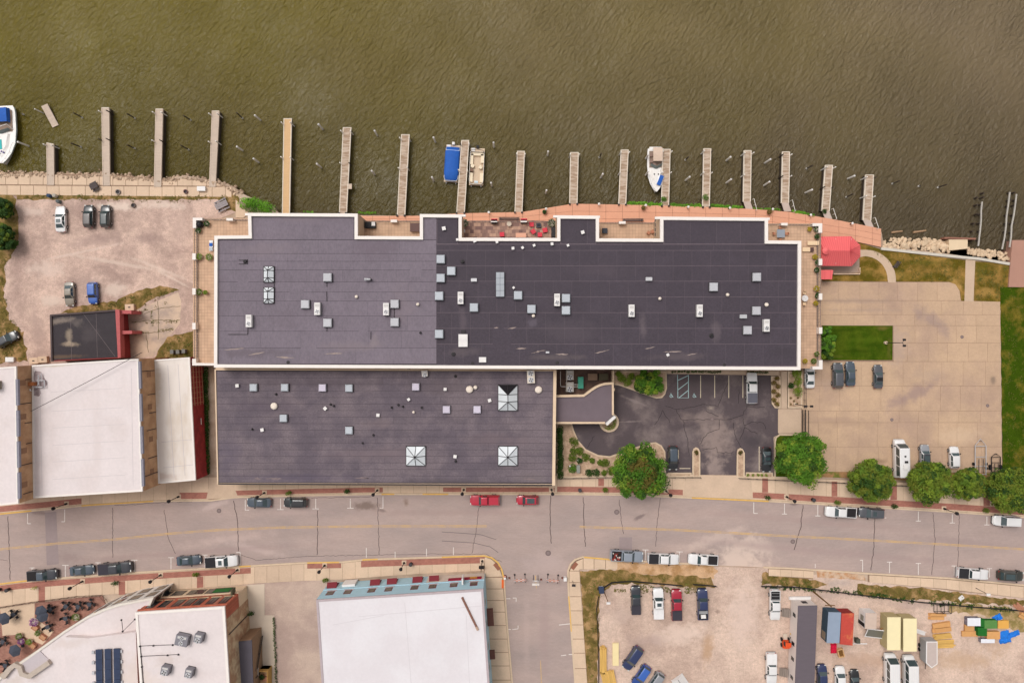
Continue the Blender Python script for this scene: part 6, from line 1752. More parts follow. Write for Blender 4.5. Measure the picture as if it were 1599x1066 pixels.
  for (n,me,k,sub) in out:
    if n in ('body','cabin','roof'):
      bm = bmesh.new(); bm.from_mesh(me); bmesh.ops.recalc_face_normals(bm,faces=bm.faces); bm.to_mesh(me); bm.free()
      me.set_sharp_from_angle(angle=math.radians(38))
  _car[kind] = out
  return out
def setmat(o,m):
  o.material_slots[0].link = 'OBJECT'
  o.material_slots[0].material = m
def vehicle(kind,colour,px,py,head,label,cat,group,cabin=None,roof=None,bed=None,scale=1.0,z=.01,extra=None):
  """head: direction of travel in the picture, degrees, 0 = right, 90 = up"""
  L_,W_,zr,zb = SPEC[kind][:4]
  g = P2(px,py,.9)
  t = thing({'suv': 'parked_suv','small_suv': 'parked_suv','sedan': 'parked_car','wagon': 'parked_minivan','pickup': 'parked_pickup','crew': 'parked_pickup','van': 'parked_van','camper': 'camper_van'}[kind],
    label,cat,(g[0],g[1],z),math.radians(head),group)
  t.scale = (scale,) * 3
  mp = {'body': paint(colour,PAINT[colour]),'cabin': paint(cabin or colour,PAINT[cabin or colour]),'roof': paint(roof or cabin or colour,PAINT[roof or cabin or colour]),'glass': m_cglass,'trim': m_trim,'lamp': m_lamp,'tail': m_tail,'tyre': m_tyre,'rim': m_rim}
  for (n,me,k,sub) in car_parts(kind):
    o = ob(n,me,t); setmat(o,mp[k])
    if sub:
      s_ = ob(sub[0],sub[1],o); setmat(s_,mp[sub[2]])
  if kind in ('pickup','crew'):
    a = W_ / 2
    x0,x1 = -.485 * L_ + .1,(SPEC[kind][8] - .01) * L_ - .1
    if bed in (None,'open','stuff','toolbox'):
      MB().box(x0,x1,-a * .86,a * .86,zb - .02,zb + .03).build('bed_floor',M('bed_liner',(40,36,38),n=[(6,.2)]),t)
      if bed == 'stuff':
        rr_ = random.Random(3)
        for k in range(26):
          MB().obox((rr_.uniform(x0 + .2,x1 - .2),rr_.uniform(-a * .7,a * .7),zb + .03),rr_.uniform(.15,.4),rr_.uniform(.1,.3),rr_.uniform(.08,.25),rr_.uniform(0,3)).build('load',[M('brick_red_load',(150,50,40)),M('pale_load',(214,198,190)),M('dark_load',(70,40,36))][k % 3],t)
      if bed == 'toolbox':
        MB().box(x1 - .6,x1 - .05,-a * .8,a * .8,zb + .03,zb + .3).build('tool_box',m_rim,t)
        MB().box(x0 + .3,x0 + 1.0,-.45,.45,zb + .03,zb + .3).build('load',m_whitepl,t)
      if bed == 'open' and head == 0:
        pass
    elif bed == 'rack':
      MB().box(x0,x1,-a * .86,a * .86,zb - .02,zb + .03).build('bed_floor',M('bed_liner',(40,36,38),n=[(6,.2)]),t)
      for k in range(3):
        MB().box(x0 + .3 + k * .6,x0 + .36 + k * .6,-a * .8,a * .8,zb + .2,zb + .26).build('rack_bar',m_rim,t)
    elif bed == 'cap':
      c = [[(x0 - .08,-a * .94,zb + .05),(x1 + .1,-a * .94,zb + .05),(x1 + .1,a * .94,zb + .05),(x0 - .08,a * .94,zb + .05)],[(x0 + .1,-a * .72,zr - .08),(x1 + .08,-a * .72,zr - .04),(x1 + .08,a * .72,zr - .04),(x0 + .1,a * .72,zr - .08)]]
      loft(MB(),c).build('bed_cap',mp['body'],t)
    else:
      MB().box(x0 - .06,x1 + .05,-a * .93,a * .93,zb + .05,zb + .11).build('bed_cover',M('cover_' + bed,{'dark': (62,58,66),'grey': (100,98,108),'white': (232,228,226),'blackc': (44,42,46)}[bed],n=[(1.5,.06)]),t)
  for e in (extra or []):
    x0,x1,w0,w1 = SPEC[kind][7] * L_,SPEC[kind][6] * L_,-W_ * .33,W_ * .33
    if e == 'sunroof':
      MB().box(x1 - 1.0,x1 - .35,-.42,.42,zr - .004,zr + .012).build('sunroof',m_cglass,t)
    elif e == 'bigroof':
      MB().box(x0 + .35,x1 - .3,-.5,.5,zr - .004,zr + .012).build('sunroof',m_cglass,t)
    elif e == 'rails':
      for s_ in (-1,1):
        MB().box(x0 + .2,x1 - .25,s_ * W_ * .31 - .025,s_ * W_ * .31 + .025,zr - .04,zr + .05).build('roof_rail',m_trim,t)
    elif e == 'softtop':
      MB().box(x0 + .1,x1 - .4,-W_ * .32,W_ * .32,zr - .01,zr + .02).build('soft_top',m_black,t)
    elif e == 'vents':
      MB().box(-.6,-.2,-.45,.1,zr,zr + .2).build('roof_unit',m_black,t)
      MB().box(-1.8,-.9,-.3,.4,zr,zr + .22).build('roof_unit',m_whitepl,t)
      MB().box(.5,.8,-.15,.15,zr,zr + .12).build('roof_vent',m_black,t)
    elif e == 'ribs':
      for s_ in (-.6,-.2,.2,.6):
        MB().box(x0 + .3,x1 - .4,s_ - .03,s_ + .03,zr - .01,zr + .025).build('roof_rib',m_whitepl,t)
    elif e == 'door':
      MB().obox((L_ * .06,-W_ / 2 - .4,.4),.9,.08,1.0,math.radians(-125)).build('open_door',mp['body'],t)
  return t
gw,gn,gs,gc,ge,gl = 'vehicles in the riverside gravel lot','vehicles along the north kerb','vehicles along the south kerb','vehicles in the courtyard','vehicles in the concrete car park','vehicles in the construction lot'
for v in [
  ('sedan','white',94,342,92,'white sedan with dark sunroof in the gravel lot','car',gw,None,None,None,1.06,.01,['sunroof']),
  ('small_suv','black',138,337.5,90,'black car with brownish roof in the gravel lot','car',gw,None,'brownroof',None,1.03),
  ('small_suv','black',164.5,337.5,90,'black car right of the brown-roofed one in the gravel lot','car',gw,None,'darkgreen',None,1.03,.01,['rails']),
  ('sedan','champagne',107.5,459,-88,'champagne sedan left of the blue car near the black roof','car',gw),
  ('small_suv','blue',144.5,457.5,-88,'bright blue small car near the black-roofed garage','car',gw),
  ('suv','black',10,530,28,'black off-roader askew at the left edge of the gravel lot','car',gw,None,'charcoal'),
  ('sedan','slate',404,784.5,179,'slate grey sedan leftmost along the street building kerb','car',gn),
  ('suv','black',461,784.5,179,'black suv behind the slate sedan along the street building','car',gn,None,None,None,.98),
  ('pickup','red',757,780.5,180,'red pickup with red bed cap parked by the building','pickup',gn,None,None,'cap'),
  ('small_suv','red',823.5,780.5,180,'red compact suv parked behind the red pickup','car',gn,None,None,None,1.0,.01,['bigroof']),
  ('crew','white',1313,799,177,'white pickup with empty dark bed under the street trees','pickup',gn,None,None,'open'),
  ('suv','grey',1361,800.5,177,'grey suv behind the white pickup under the street trees','car',gn,None,None,None,1.05,.01,['sunroof']),
  ('wagon','white',1572,813,177,'white minivan at the far right of the street','minivan',gn,None,None,None,1.03),
  ('pickup','charcoal',66,897.5,4,'dark pickup leftmost along the south kerb','pickup',gs,None,'slate','open'),
  ('sedan','slate',127,890.5,5,'dark slate sedan between two dark pickups','car',gs),
  ('crew','charcoal',180,886.5,5,'charcoal pickup with flat black bed cover','pickup',gs,None,None,'dark',1.08),
  ('sedan','slate',294,875,4,'teal grey sedan behind the white pickup on south kerb','car',gs),
  ('crew','white',346,876,4,'white crew pickup with black bed cover near the brick building','pickup',gs,None,None,'blackc',1.05,.01,['sunroof']),
  ('crew','lightgrey',979,867.5,-3,'grey pickup loaded with red and white scrap','pickup',gs,None,None,'stuff',1.06),
  ('crew','white',1036,872,-2,'white pickup with black bed cover behind the loaded grey one','pickup',gs,None,None,'blackc'),
  ('pickup','white',1098,873,177,'white pickup with black open bed facing the others','pickup',gs,None,None,'open'),
  ('crew','white',1519,895,-4,'white pickup with black bed cover at the far right','pickup',gs,None,None,'blackc'),
  ('suv','olive',1579,898.5,-3,'dark suv with tan sunroof at the right edge of street','car',gs,None,None,None,1.05,.01,['bigroof']),
  ('crew','white',1174,605.5,90,'white pickup with grey bed cover in the courtyard','pickup',gc,None,None,'grey'),
  ('suv','black',1051,715,-90,'black suv with its door ajar beside the big tree','car',gc,None,'slate',None,1.0,.01,['door']),
  ('sedan','black',1197.5,718,-90,'black car next to the lawn island in the courtyard','car',gc,None,'charcoal',None,1.02,.01,['bigroof']),
  ('sedan','white',1265,587,90,'white car half under the terrace corner','car',ge),
  ('suv','grey',1308.5,586,90,'dark grey suv left of two grey cars below the lawn','car',ge,None,None,None,1.05),
  ('sedan','slate',1328.5,583.5,91,'slate sedan right of the dark grey suv below the lawn','car',ge),
  ('sedan','grey',1372,588,90,'grey convertible with black soft top below the lawn','car',ge,None,None,None,.97,.01,['softtop']),
  ('camper','white',1404.5,715,91,'long white camper van between two street trees','camper van',ge,None,None,None,1.0,.03,['vents']),
  ('small_suv','silver',1444.5,711,91,'silver small car with black glass roof behind the trees','car',ge,'white','charcoal',None,.98,.03,['bigroof']),
  ('small_suv','white',1490.5,714,91,'white small suv rightmost behind the trees','car',ge,None,None,None,.98,.03),
  ('crew','charcoal',993,937,91,'charcoal pickup with covered bed, first in the lot row','pickup',gl,None,None,'dark',.92),
  ('crew','white',1028,942,91,'white truck with covered bed left of the crimson pickup','pickup',gl,None,None,'white',1.0,.01,['sunroof']),
  ('crew','darkred',1056.5,944,91,'crimson pickup with black bed cover in the lot row','pickup',gl,None,None,'dark'),
  ('crew','navy',1097,943,91,'navy pickup with tool box in its open bed','pickup',gl,None,None,'toolbox'),
  ('wagon','navy',988,1027.5,-125,'dark navy minivan parked askew by the timber','minivan',gl),
  ('suv','mid_blue',1001.5,1055,-125,'blue suv parked askew below the navy minivan','car',gl,None,'blue'),
  ('suv','silver',1023,1066,-125,'silver suv askew at the bottom edge beside the blue one','car',gl),
  ('crew','white',1210,944,-90,'white pickup with rack in its bed by the site office','pickup',gl,None,None,'rack',.98),
  ('crew','white',1204.5,1043,-90,'white pickup with white bed cover below the forklift','pickup',gl,None,None,'white'),
  ('suv','navy',1284,1056,91,'navy suv at the bottom edge right of the site office','car',gl),
  ('suv','white',1312,1059,91,'white suv at the bottom edge right of the navy one','car',gl,None,None,None,1.02),
  ('sedan','black',1335.5,1064,91,'small black car at the bottom edge right of white suv','car',gl,None,None,None,.95),
  ('van','white',1390,1045,91,'left of two long white vans at the bottom edge','van',gl,None,None,None,1.08,.01,['ribs']),
  ('van','white',1419,1048,91,'right of two long white vans at the bottom edge','van',gl,None,None,None,1.08,.01,['ribs'])]:
  vehicle(*v)
# ------------------------------------------------------------------ trees, shrubs, hedges, weeds
def leaf_mat(name,c,c2,am=.3):
  return M(name,c,c2=c2,n=[(1.6,am),(.5,.12)],mixscale=.45,mixlo=.40,mixhi=.62,rough=.7,spec=.25)
m_bark = M('bark',(92,74,60),n=[(5,.2)])
m_leafA = leaf_mat('bright_leaves',(88,130,28),(60,98,22))
m_leafB = leaf_mat('summer_leaves',(94,116,30),(114,116,34))
m_leafC = leaf_mat('olive_leaves',(86,112,28),(110,112,32))
m_leafD = leaf_mat('dark_leaves',(40,70,20),(64,90,26))
m_reed = leaf_mat('reed_leaves',(110,164,36),(84,134,28))
m_leafY = leaf_mat('lime_leaves',(128,146,42),(98,124,34))
def leaves(mb,c,rx,ry,rz,n,size,rnd,up=.55,hollow=.6):
  for _ in range(n):
    # point in the outer shell of an ellipsoid clump
    while True:
      d = Vector((rnd.uniform(-1,1),rnd.uniform(-1,1),rnd.uniform(-.7,1)))
      if .05 < d.length <= 1: break
    d = d.normalized() * (hollow + (1 - hollow) * rnd.random())
    p = Vector((c[0] + d.x * rx,c[1] + d.y * ry,c[2] + d.z * rz))
    nrm = (d * (1 - up) + Vector((0,0,up)) + Vector((rnd.uniform(-.6,.6),rnd.uniform(-.6,.6),rnd.uniform(-.3,.3)))).normalized()
    u = nrm.orthogonal().normalized()
    w = nrm.cross(u)
    an = rnd.uniform(0,6.28)
    u,w = u * math.cos(an) + w * math.sin(an),w * math.cos(an) - u * math.sin(an)
    s_ = size * rnd.uniform(.6,1.35)
    mb.add([p - u * s_ * .5,p + w * s_ * .28 + nrm * s_ * .06,p + u * s_ * .62,p - w * s_ * .28 + nrm * s_ * .06],[(0,3,2,1)])
def tree(px,py,r_px,h,mat,label,seed,group=None,nclump=70,nleaf=95,size=.34,sx=1.0,sy=1.0,name='street_tree',radial=True,mat2=None):
  rnd = random.Random(seed)
  zc = h * .58
  g = P2(px,py,zc)
  r = r_px * K * (H - zc) / H
  t = thing(name,label,'tree',(g[0],g[1],0),0,group)
  trunk = MB()
  trunk.tube((0,0,-.2),(.05,.03,h * .3),.20 + r * .02,9,.16)
  limb_ends = []
  clumps = []
  for i in range(nclump):
    # clumps over a dome: even spread by golden angle, jittered
    f = (i + .5) / nclump
    rad = math.sqrt(f) * .86 + rnd.uniform(-.06,.06)
    an = i * 2.39996 + rnd.uniform(-.25,.25)
    edge = 1 + (.10 if radial else .03) * math.sin(3 * an + seed) + (.08 if radial else .035) * math.sin(7 * an + seed * 2) + rnd.uniform(-.05,.05)
    x,y = rad * r * edge * math.cos(an) * sx,rad * r * edge * math.sin(an) * sy
    z = h * .42 + h * .46 * math.sqrt(max(0,1 - (rad * .98) ** 2)) + rnd.uniform(-.35,.35)
    clumps.append((x,y,z,an,rad))
    if rad > .5: clumps.append((x * .93,y * .93,z - h * .16 + rnd.uniform(-.2,.2),an,rad))
  crown = MB()
  for (x,y,z,an,rad) in clumps:
    cr = r * rnd.uniform(.14,.24)
    crown.cur = 3 if mat2 and rad < .45 and rnd.random() < .55 else rnd.choice((0,0,0,1,2))
    leaves(crown,(x,y,z),cr,cr,cr * .75,nleaf,size,rnd)
    if rad < .85: leaves(crown,(x * .9,y * .9,z - cr * 1.3 - .3),cr * 1.1,cr * 1.1,cr * .6,nleaf // 2,size * 1.25,rnd)
  crown.cur = 0
  for i in range(9):
    an = i * 2 * math.pi / 9 + rnd.uniform(-.2,.2)
    e = (math.cos(an) * r * .6 * sx,math.sin(an) * r * .6 * sy,h * .62)
    trunk.tube((.05,.03,h * .28),(e[0] * .5,e[1] * .5,h * .5),.11,6,.07)
    trunk.tube((e[0] * .5,e[1] * .5,h * .5),e,.07,5,.02)
  trunk.build('trunk',m_bark,t)
  tag(crown.build('crown',[mat,m_leafD if mat is not m_leafD else m_leafC,m_leafY if mat is not m_leafD else m_leafC] + ([mat2] if mat2 else []),t),kind=None)
  return t
gt = 'street trees by the concrete car park'
tree(997,737,45,8.0,m_leafA,'large bright tree with brownish centre at the courtyard entrance',3,None,80,100,.36,1.0,1.0,mat2=leaf_mat('seed_heads',(112,98,36),(96,86,34)))
tree(1250,715.5,41,7.2,m_leafA,'bright green tree on the lawn island',11,None,72,100,.36)
tree(1361,750.5,34.5,7.0,m_leafC,'round olive tree left of the camper van',23,gt,76,110,.34,radial=False)
tree(1451,752,35.5,7.0,m_leafC,'round olive tree right of the camper van',29,gt,76,110,.34,radial=False)
tree(1510,755,26.5,6.4,m_leafC,'smaller olive tree touching the tree on its left',31,gt,56,105,.33,radial=False)
tree(1577,765,37,7.0,m_leafB,'tree cut by the right edge of the pavement',37,gt,76,110,.34,radial=False)
tree(1013,598,25,3.4,m_leafA,'bright wide shrub tree in the courtyard planting bed',41,None,46,90,.3,1.0,.82,'shrub_tree')
tree(1291,535,17,4.2,m_leafA,'feathery green tree between terrace and lawn square',43,None,30,70,.32,.75,1.75,'shrub_tree')
tree(4,326,17,4.0,m_leafD,'upper dark green tree at the left edge of the gravel lot',47,None,34,90,.32,name='bank_tree')
tree(5,372,19,4.2,m_leafD,'lower dark green tree at the left edge of the gravel lot',53,None,36,90,.32,1,1.2,name='bank_tree')
def shrub(px,py,r_px,h,mat,label,seed,group=None,n=260,size=.22,z=.15,cat='shrub',name='shrub',sy=1.0):
  rnd = random.Random(seed)
  g = P2(px,py,z + h * .6)
  r = r_px * K
  t = thing(name,label,cat,(g[0],g[1],z),0,group)
  MB().tube((0,0,-.1),(0,0,h * .6),.05,6,.03).build('stem',m_bark,t)
  mb = MB()
  for i in range(5):
    an = i * 1.257 + rnd.random()
    leaves(mb,(math.cos(an) * r * .4,math.sin(an) * r * .4 * sy,h * .5 + rnd.uniform(-.1,.1)),r * .6,r * .6 * sy,h * .5,n // 5,size,rnd)
  mb.build('foliage',mat,t)
  return t
def hedge(pts,w,h,mat,label,seed,z=.1,dens=42,size=.2,name='hedge'):
  rnd = random.Random(seed)
  t = thing(name,label,'hedge')
  mb = MB()
  st = MB()
  for (a,b) in zip(pts,pts[1:]):
    A,B = Vector(P(*a,z)),Vector(P(*b,z))
    k = max(2,int((B - A).length / .45))
    for i in range(k):
      c = A + (B - A) * (i + .5) / k
      c += Vector((rnd.uniform(-.1,.1),rnd.uniform(-.1,.1),0))
      rr_ = w / 2 * rnd.uniform(.75,1.15)
      leaves(mb,(c.x,c.y,c.z + h * .55),rr_,rr_,h * .5 * rnd.uniform(.8,1.15),dens,size,rnd)
      if i % 3 == 0:
        st.tube((c.x,c.y,-.1),(c.x,c.y,z + h * .5),.03,5)
  mb.build('foliage',mat,t)
  st.build('stems',m_bark,t)
  return t
hedge([(874.5,667),(874.5,744)],1.3,1.0,m_leafD,'dark clipped hedge along the street building side wall',5,.2,120,.22)
hedge([(323,575),(324,660),(325.5,738)],1.0,.9,m_leafD,'narrow weedy hedge between the red wall and street building',6,.05,90,.22)
hedge([(1048,580),(1126,580.5)],.5,.5,m_leafD,'low hedge under the parapet left of the entry',7,.12,26)
hedge([(1166,581),(1200,581)],.5,.5,m_leafD,'low hedge under the parapet right of the entry',8,.12,26)
hedge([(428,962),(430,1000),(432,1060),(434,1080)],.5,.6,m_leafD,'thin line of weeds along the side yard wall',9,.02,24)
# reeds and weeds on the bank below the boardwalk
hedge([(380,319),(394,316),(410,321),(426,329)],2.3,1.3,m_reed,'bright green thicket at the left end of the building bank',10,-.3,120,.28,'bank_thicket')
hedge([(388,325),(414,329)],1.8,1.0,m_leafA,'dark weeds behind the bright thicket at the building corner',15,-.3,60,.24,'bank_thicket')
hedge([(981,318.5),(1034,320.5)],.9,.5,m_reed,'strip of bright reeds left of the white cruiser dock',11,-.1,80,.22,'reed_strip')
hedge([(1047,321),(1096,322.5)],.8,.5,m_reed,'strip of bright reeds right of the white cruiser dock',12,-.1,80,.22,'reed_strip')
hedge([(1110,322),(1159,325)],.8,.5,m_reed,'strip of bright reeds before the second dock right of the cruiser',13,-.1,80,.22,'reed_strip')
hedge([(1176,326),(1219,328)],.5,.4,m_reed,'thin strip of reeds before the third dock right of the cruiser',14,-.1,40,.18,'reed_strip')
hedge([(1236,330),(1255,334),(1270,337)],.7,.5,m_reed,'tapering strip of reeds before the last two docks',16,-.1,80,.22,'reed_strip')
hedge([(560,332),(588,333)],.5,.4,m_reed,'short bright weed patch at the water left of the third recess',17,-.1,40,.2,'reed_strip')
hedge([(474,331),(490,331.5)],.5,.4,m_reed,'tiny bright weed patch by the orange dock',18,-.1,36,.2,'reed_strip')
for (x,y,lab,s_) in ((1037,311,'leafy tuft on the dock beside the white cruiser',5),(1102,308,'leafy tuft on the first dock right of the cruiser',6),(1288,330,'dark tuft on the second last dock',4)):
  shrub(x,y,s_,.6,m_leafA if y < 320 else m_leafD,lab,int(x),'tufts on the docks',160,.2,.1)
# garden shrubs in the courtyard beds
for i,(x,y,r_,mt,lab) in enumerate([
  (896,690,7,m_leafC,'topmost shrub of the left garden bed'),(897,704,6,m_leafC,'shrub below the topmost in the left garden bed'),(905,704,6,m_leafC,'shrub right of the second in the left garden bed'),
  (894,714,6,m_leafC,'shrub left above the lime clump in garden bed'),(915,714,6,m_leafC,'shrub in the middle of the garden bed curve'),(905,719,4,m_leafD,'small dark shrub beside the white garden light'),
  (894,731,6.5,m_leafA,'lime green clump low in the garden bed'),(920,738,5.5,m_leafD,'left of two round clipped shrubs near the fence'),(931,738,5.5,m_leafD,'right of two round clipped shrubs near the fence'),
  (925,719,4,m_leafC,'small shrub right of the garden bed middle'),(937,722,4,m_leafC,'small shrub left of the big tree'),(945,723,6,m_leafC,'wide shrub touching the big tree'),
  (943,738,4,m_leafC,'small shrub by the fence left of the big tree'),(954,735,6,m_leafC,'shrub under the edge of the big tree'),
  (971,590,6,m_leafY,'pale variegated shrub, left of the wide shrub tree'),(980,597,6,m_leafY,'pale variegated shrub lower left of the wide shrub tree'),(966,584,4,m_leafY,'small pale shrub in the bed corner'),(986,588,5,m_leafY,'pale shrub touching the wide shrub tree'),
  (1245,582.5,7,m_leafY,'lime plant at the top of the side bed'),(1247,596,6.5,m_leafY,'lime plant, second down in the side bed'),(1247,611,7,m_leafY,'lime plant, lowest in the side bed'),(1236,602,4,m_leafD,'small dark plant in the side bed')]):
  shrub(x,y,r_ * 1.25,.9,mt,lab,200 + i,'shrubs in the courtyard beds',360,.21)
for i,(x,y) in enumerate([(1214,591),(1209,598),(1215,603),(1209,611),(1215,617),(1209,624),(1214,631)]):
  shrub(x,y,4.3,.7,leaf_mat('tan_grass',(128,104,50),(100,90,40)),'brown ornamental grass, %s from top in the narrow bed' % ORD[i],240 + i,'ornamental grasses in the narrow bed',170,.2,cat='grass tuft',name='grass_tuft')
for i,(x,y) in enumerate([(1235,621),(1246,621),(1240,626),(1235,631),(1245,630)]):
  shrub(x,y,1.9,.4,MATS['tan_grass'],'tiny brown plant, %s in the small group by the gate' % ORD[i],260 + i,'tiny plants by the gate',50,.14,cat='plant',name='plant')
for i,(x,y,lab) in enumerate([(1087.5,706.5,'dark grass clump at the head of the left parking island'),(1156.5,706.5,'dark grass clump at the head of the right parking island')]):
  shrub(x,y,4,.6,leaf_mat('olive_grass',(92,80,28),(70,62,24)),lab,270 + i,None,150,.2,cat='grass tuft',name='grass_tuft')
for i,x in enumerate((1168,1176,1184,1190,1197)):
  shrub(x,741.5,2.6,.4,m_leafY,'low lime plant, %s from left in the strip by the lawn island' % ORD[i],280 + i,'low plants in the strip',70,.16,cat='plant',name='plant')
mb = MB(); rnd = random.Random(5)
for i in range(10):
  a = math.radians(-30 + i * 16)
  leaves(mb,P(951 + 9 * math.cos(a),659 + 9 * math.sin(a),.5),.5,.5,.3,26,.2,rnd)
t = tag(mb.build('planter_flowers',m_leafY),'lime green plants around the white sign in the round planter','plant')
# street planter trees (small)
gsm = 'small saplings along the pavements'
for i,(x,y,lab) in enumerate([(450,770,'sapling behind the black suv on the north pavement'),(541,767,'sapling at mid street building pavement'),(945,765,'sapling left of the big courtyard tree'),(1199,777,'sapling right of the driveway apron'),
    (1309,784.5,'sapling above the white pickup'),(1398,790.5,'sapling right of the grey suv'),(1541,797,'sapling near the right edge pavement'),(179,910.5,'sapling behind the charcoal pickup'),
    (305,897,'sapling below the teal sedan'),(391,958,'potted shrub beside the brick side wall'),(508,906,'shrub at the corner of the blue front')]):
  shrub(x,y,5.5,1.2,m_leafD if i % 2 else m_leafC,lab,300 + i,gsm,150,.22,.13,'sapling','sapling',.7)
shrub(53,918,6,1.4,leaf_mat('yellow_leaves',(170,160,70),(140,140,60)),'sparse yellowish sapling at the patio pavement',330,gsm,60,.2,.13,'sapling','sapling',.5)
# weeds scattered over verges: small blades nobody could count
def weed_scatter(name,label,polys,n,mat,size,seed,z=.03):
  rnd = random.Random(seed)
  mb = MB()
  for pts in polys:
    xs,ys = [p[0] for p in pts],[p[1] for p in pts]
    k = 0
    while k < n:
      x,y = rnd.uniform(min(xs),max(xs)),rnd.uniform(min(ys),max(ys))
      ins = False
      for (a,b) in zip(pts,pts[1:] + pts[:1]):
        if (a[1] > y) != (b[1] > y) and x < (b[0] - a[0]) * (y - a[1]) / (b[1] - a[1]) + a[0]:
          ins = not ins
      if not ins: continue
      k += 1
      if mnoise.noise(Vector((x * .09,y * .09,seed))) < -.05: continue
      p = P(x,y,z)
      leaves(mb,p,.25,.25,.12,4,size,rnd,.5)
  return tag(mb.build(name,mat),label,'weeds',None,'stuff')
m_weedl = leaf_mat('weed_leaves',(96,100,36),(128,112,54))
weed_scatter('roadside_weeds','scattered weeds along the verges of the construction lot',[[(908,892),(1110,908),(1110,914),(985,908),(938,925),(934,1000),(925,1060),(918,1060)],[(1190,896),(1280,910),(1270,916),(1190,910)],[(1340,914),(1440,920),(1599,938),(1599,946),(1480,938),(1340,926)],[(960,912),(1110,918),(1080,926),(960,924)]],420,m_weedl,.26,3)
weed_scatter('lot_weeds','scattered weeds around the gravel lot edges',[[(0,400),(24,385),(8,415),(10,480),(36,522),(40,560),(0,565)],[(30,304),(370,305),(372,318),(30,311)],[(100,488),(180,470),(250,447),(278,452),(206,486)],[(246,556),(264,528),(302,518),(302,560)]],420,m_weedl,.24,5)
weed_scatter('dark_weeds','dark green weeds along the silt fence',[[(1195,914),(1300,916),(1440,936),(1599,950),(1599,956),(1440,943),(1300,924),(1195,920)]],900,m_leafD,.3,6)
weed_scatter('lawn_tufts','uneven tufts across the dry riverside lawn',[[(1350,386),(1500,408),(1500,440),(1405,438),(1398,415)],[(1525,412),(1576,416),(1560,468),(1524,468)],[(1566,450),(1599,450),(1599,740),(1568,740)]],600,leaf_mat('tuft_leaves',(92,98,34),(118,106,46)),.2,7)
weed_scatter('apron_weeds','thin weeds in the cracks of the concrete apron',[[(200,492),(262,470),(262,473),(200,496)],[(205,502),(280,500),(280,503),(205,505)],[(210,520),(270,512),(270,515),(210,523)],[(235,480),(238,480),(240,530),(237,530)]],50,m_weedl,.2,8)
# boulders of the revetment
m_rock = M('limestone_rock',(222,194,162),c2=(186,158,130),n=[(1.5,.14),(8,.1)],mixscale=.5,rnd=.12)
rv = thing('rock_revetment','bank of pale boulders below the park wall','rock bank')
rockmesh = []
for k in range(6):
  rnd = random.Random(900 + k)
  bm = bmesh.new()
  bmesh.ops.create_icosphere(bm,subdivisions=1,radius=.5)
  for v in bm.verts:
    v.co *= rnd.uniform(.7,1.2)
    v.co.z *= .7
  me = bpy.data.meshes.new('boulder'); bm.to_mesh(me); bm.free()
  me.materials.append(m_rock)
  rockmesh.append(me)
rnd = random.Random(77)
def rocks(n,x0,x1,top,bot,smin,smax):
  for i in range(n):
    x = rnd.uniform(x0,x1)
    y = rnd.uniform(interp(top,x),interp(bot,x))
    f = (y - interp(top,x)) / max(1,interp(bot,x) - interp(top,x))
    o = ob('boulder',rockmesh[i % 6],rv)
    o.location = P(x,y,-1.15 + 1.2 * f)
    s_ = rnd.uniform(smin,smax)
    o.scale = (s_ * rnd.uniform(.8,1.3),s_ * rnd.uniform(.7,1.1),s_ * .9)
    o.rotation_euler = (rnd.uniform(-.3,.3),rnd.uniform(-.3,.3),rnd.uniform(0,6.3))
T1,B1 = [(1377,377),(1400,371),(1440,372),(1482,379)],[(1377,386),(1482,397)]
rocks(190,1378,1482,T1,B1,.5,1.05)
rocks(6,1390,1478,[(1377,376),(1482,382)],[(1377,382),(1482,390)],1.4,1.8)
rocks(100,1512,1577,[(1512,388),(1577,394)],[(1512,396),(1577,408)],.5,1.0)
rocks(40,345,385,[(345,284),(385,306)],[(345,290),(385,316)],.3,.7)
mb = MB(); rnd = random.Random(4)
for i in range(620):
  x = rnd.uniform(-10,380); y = interp(TOPE,x) + rnd.gauss(-.5,2.0)
  p = P(x,y,.02 if y > interp(TOPE,x) else -.5); s_ = rnd.uniform(.1,.36)
  mb.lathe([(s_,-.3),(s_ * rnd.uniform(.8,1.1),.05),(s_ * .5,s_ * .6)],rnd.choice((5,6)),p)
tag(mb.build('bank_rubble',M('rubble',(206,178,152),c2=(160,134,112),n=[(2,.2)],mixscale=.8)),'loose rubble along the water edge of the walkway','rubble',None,'stuff')
pw = tag(add_ribbon(MB(),[P2(x,y,.3) for x,y in [(1376,388),(1430,394),(1482,399.5),(1530,404),(1577,412)]],.5,-1.5,.3).build('park_wall',M('pale_wall',(206,196,182),n=[(1,.08)])),'low pale stone wall between boulders and park lawn','wall')
rs = thing('ramp_slab','cream concrete slab with brown edge among the boulders','ramp')
MB().prism(ppoly([(1482,374),(1511,374),(1511,388),(1482,391)],.1),-2,.1).build('slab',M('cream_slab',(226,200,166),n=[(1,.06)]),rs)
MB().prism(ppoly([(1475,370),(1524,371.5),(1524,374),(1475,372.6)],.2),-1.6,.2).build('edge_beam',M('brown_beam',(150,104,86)),rs)
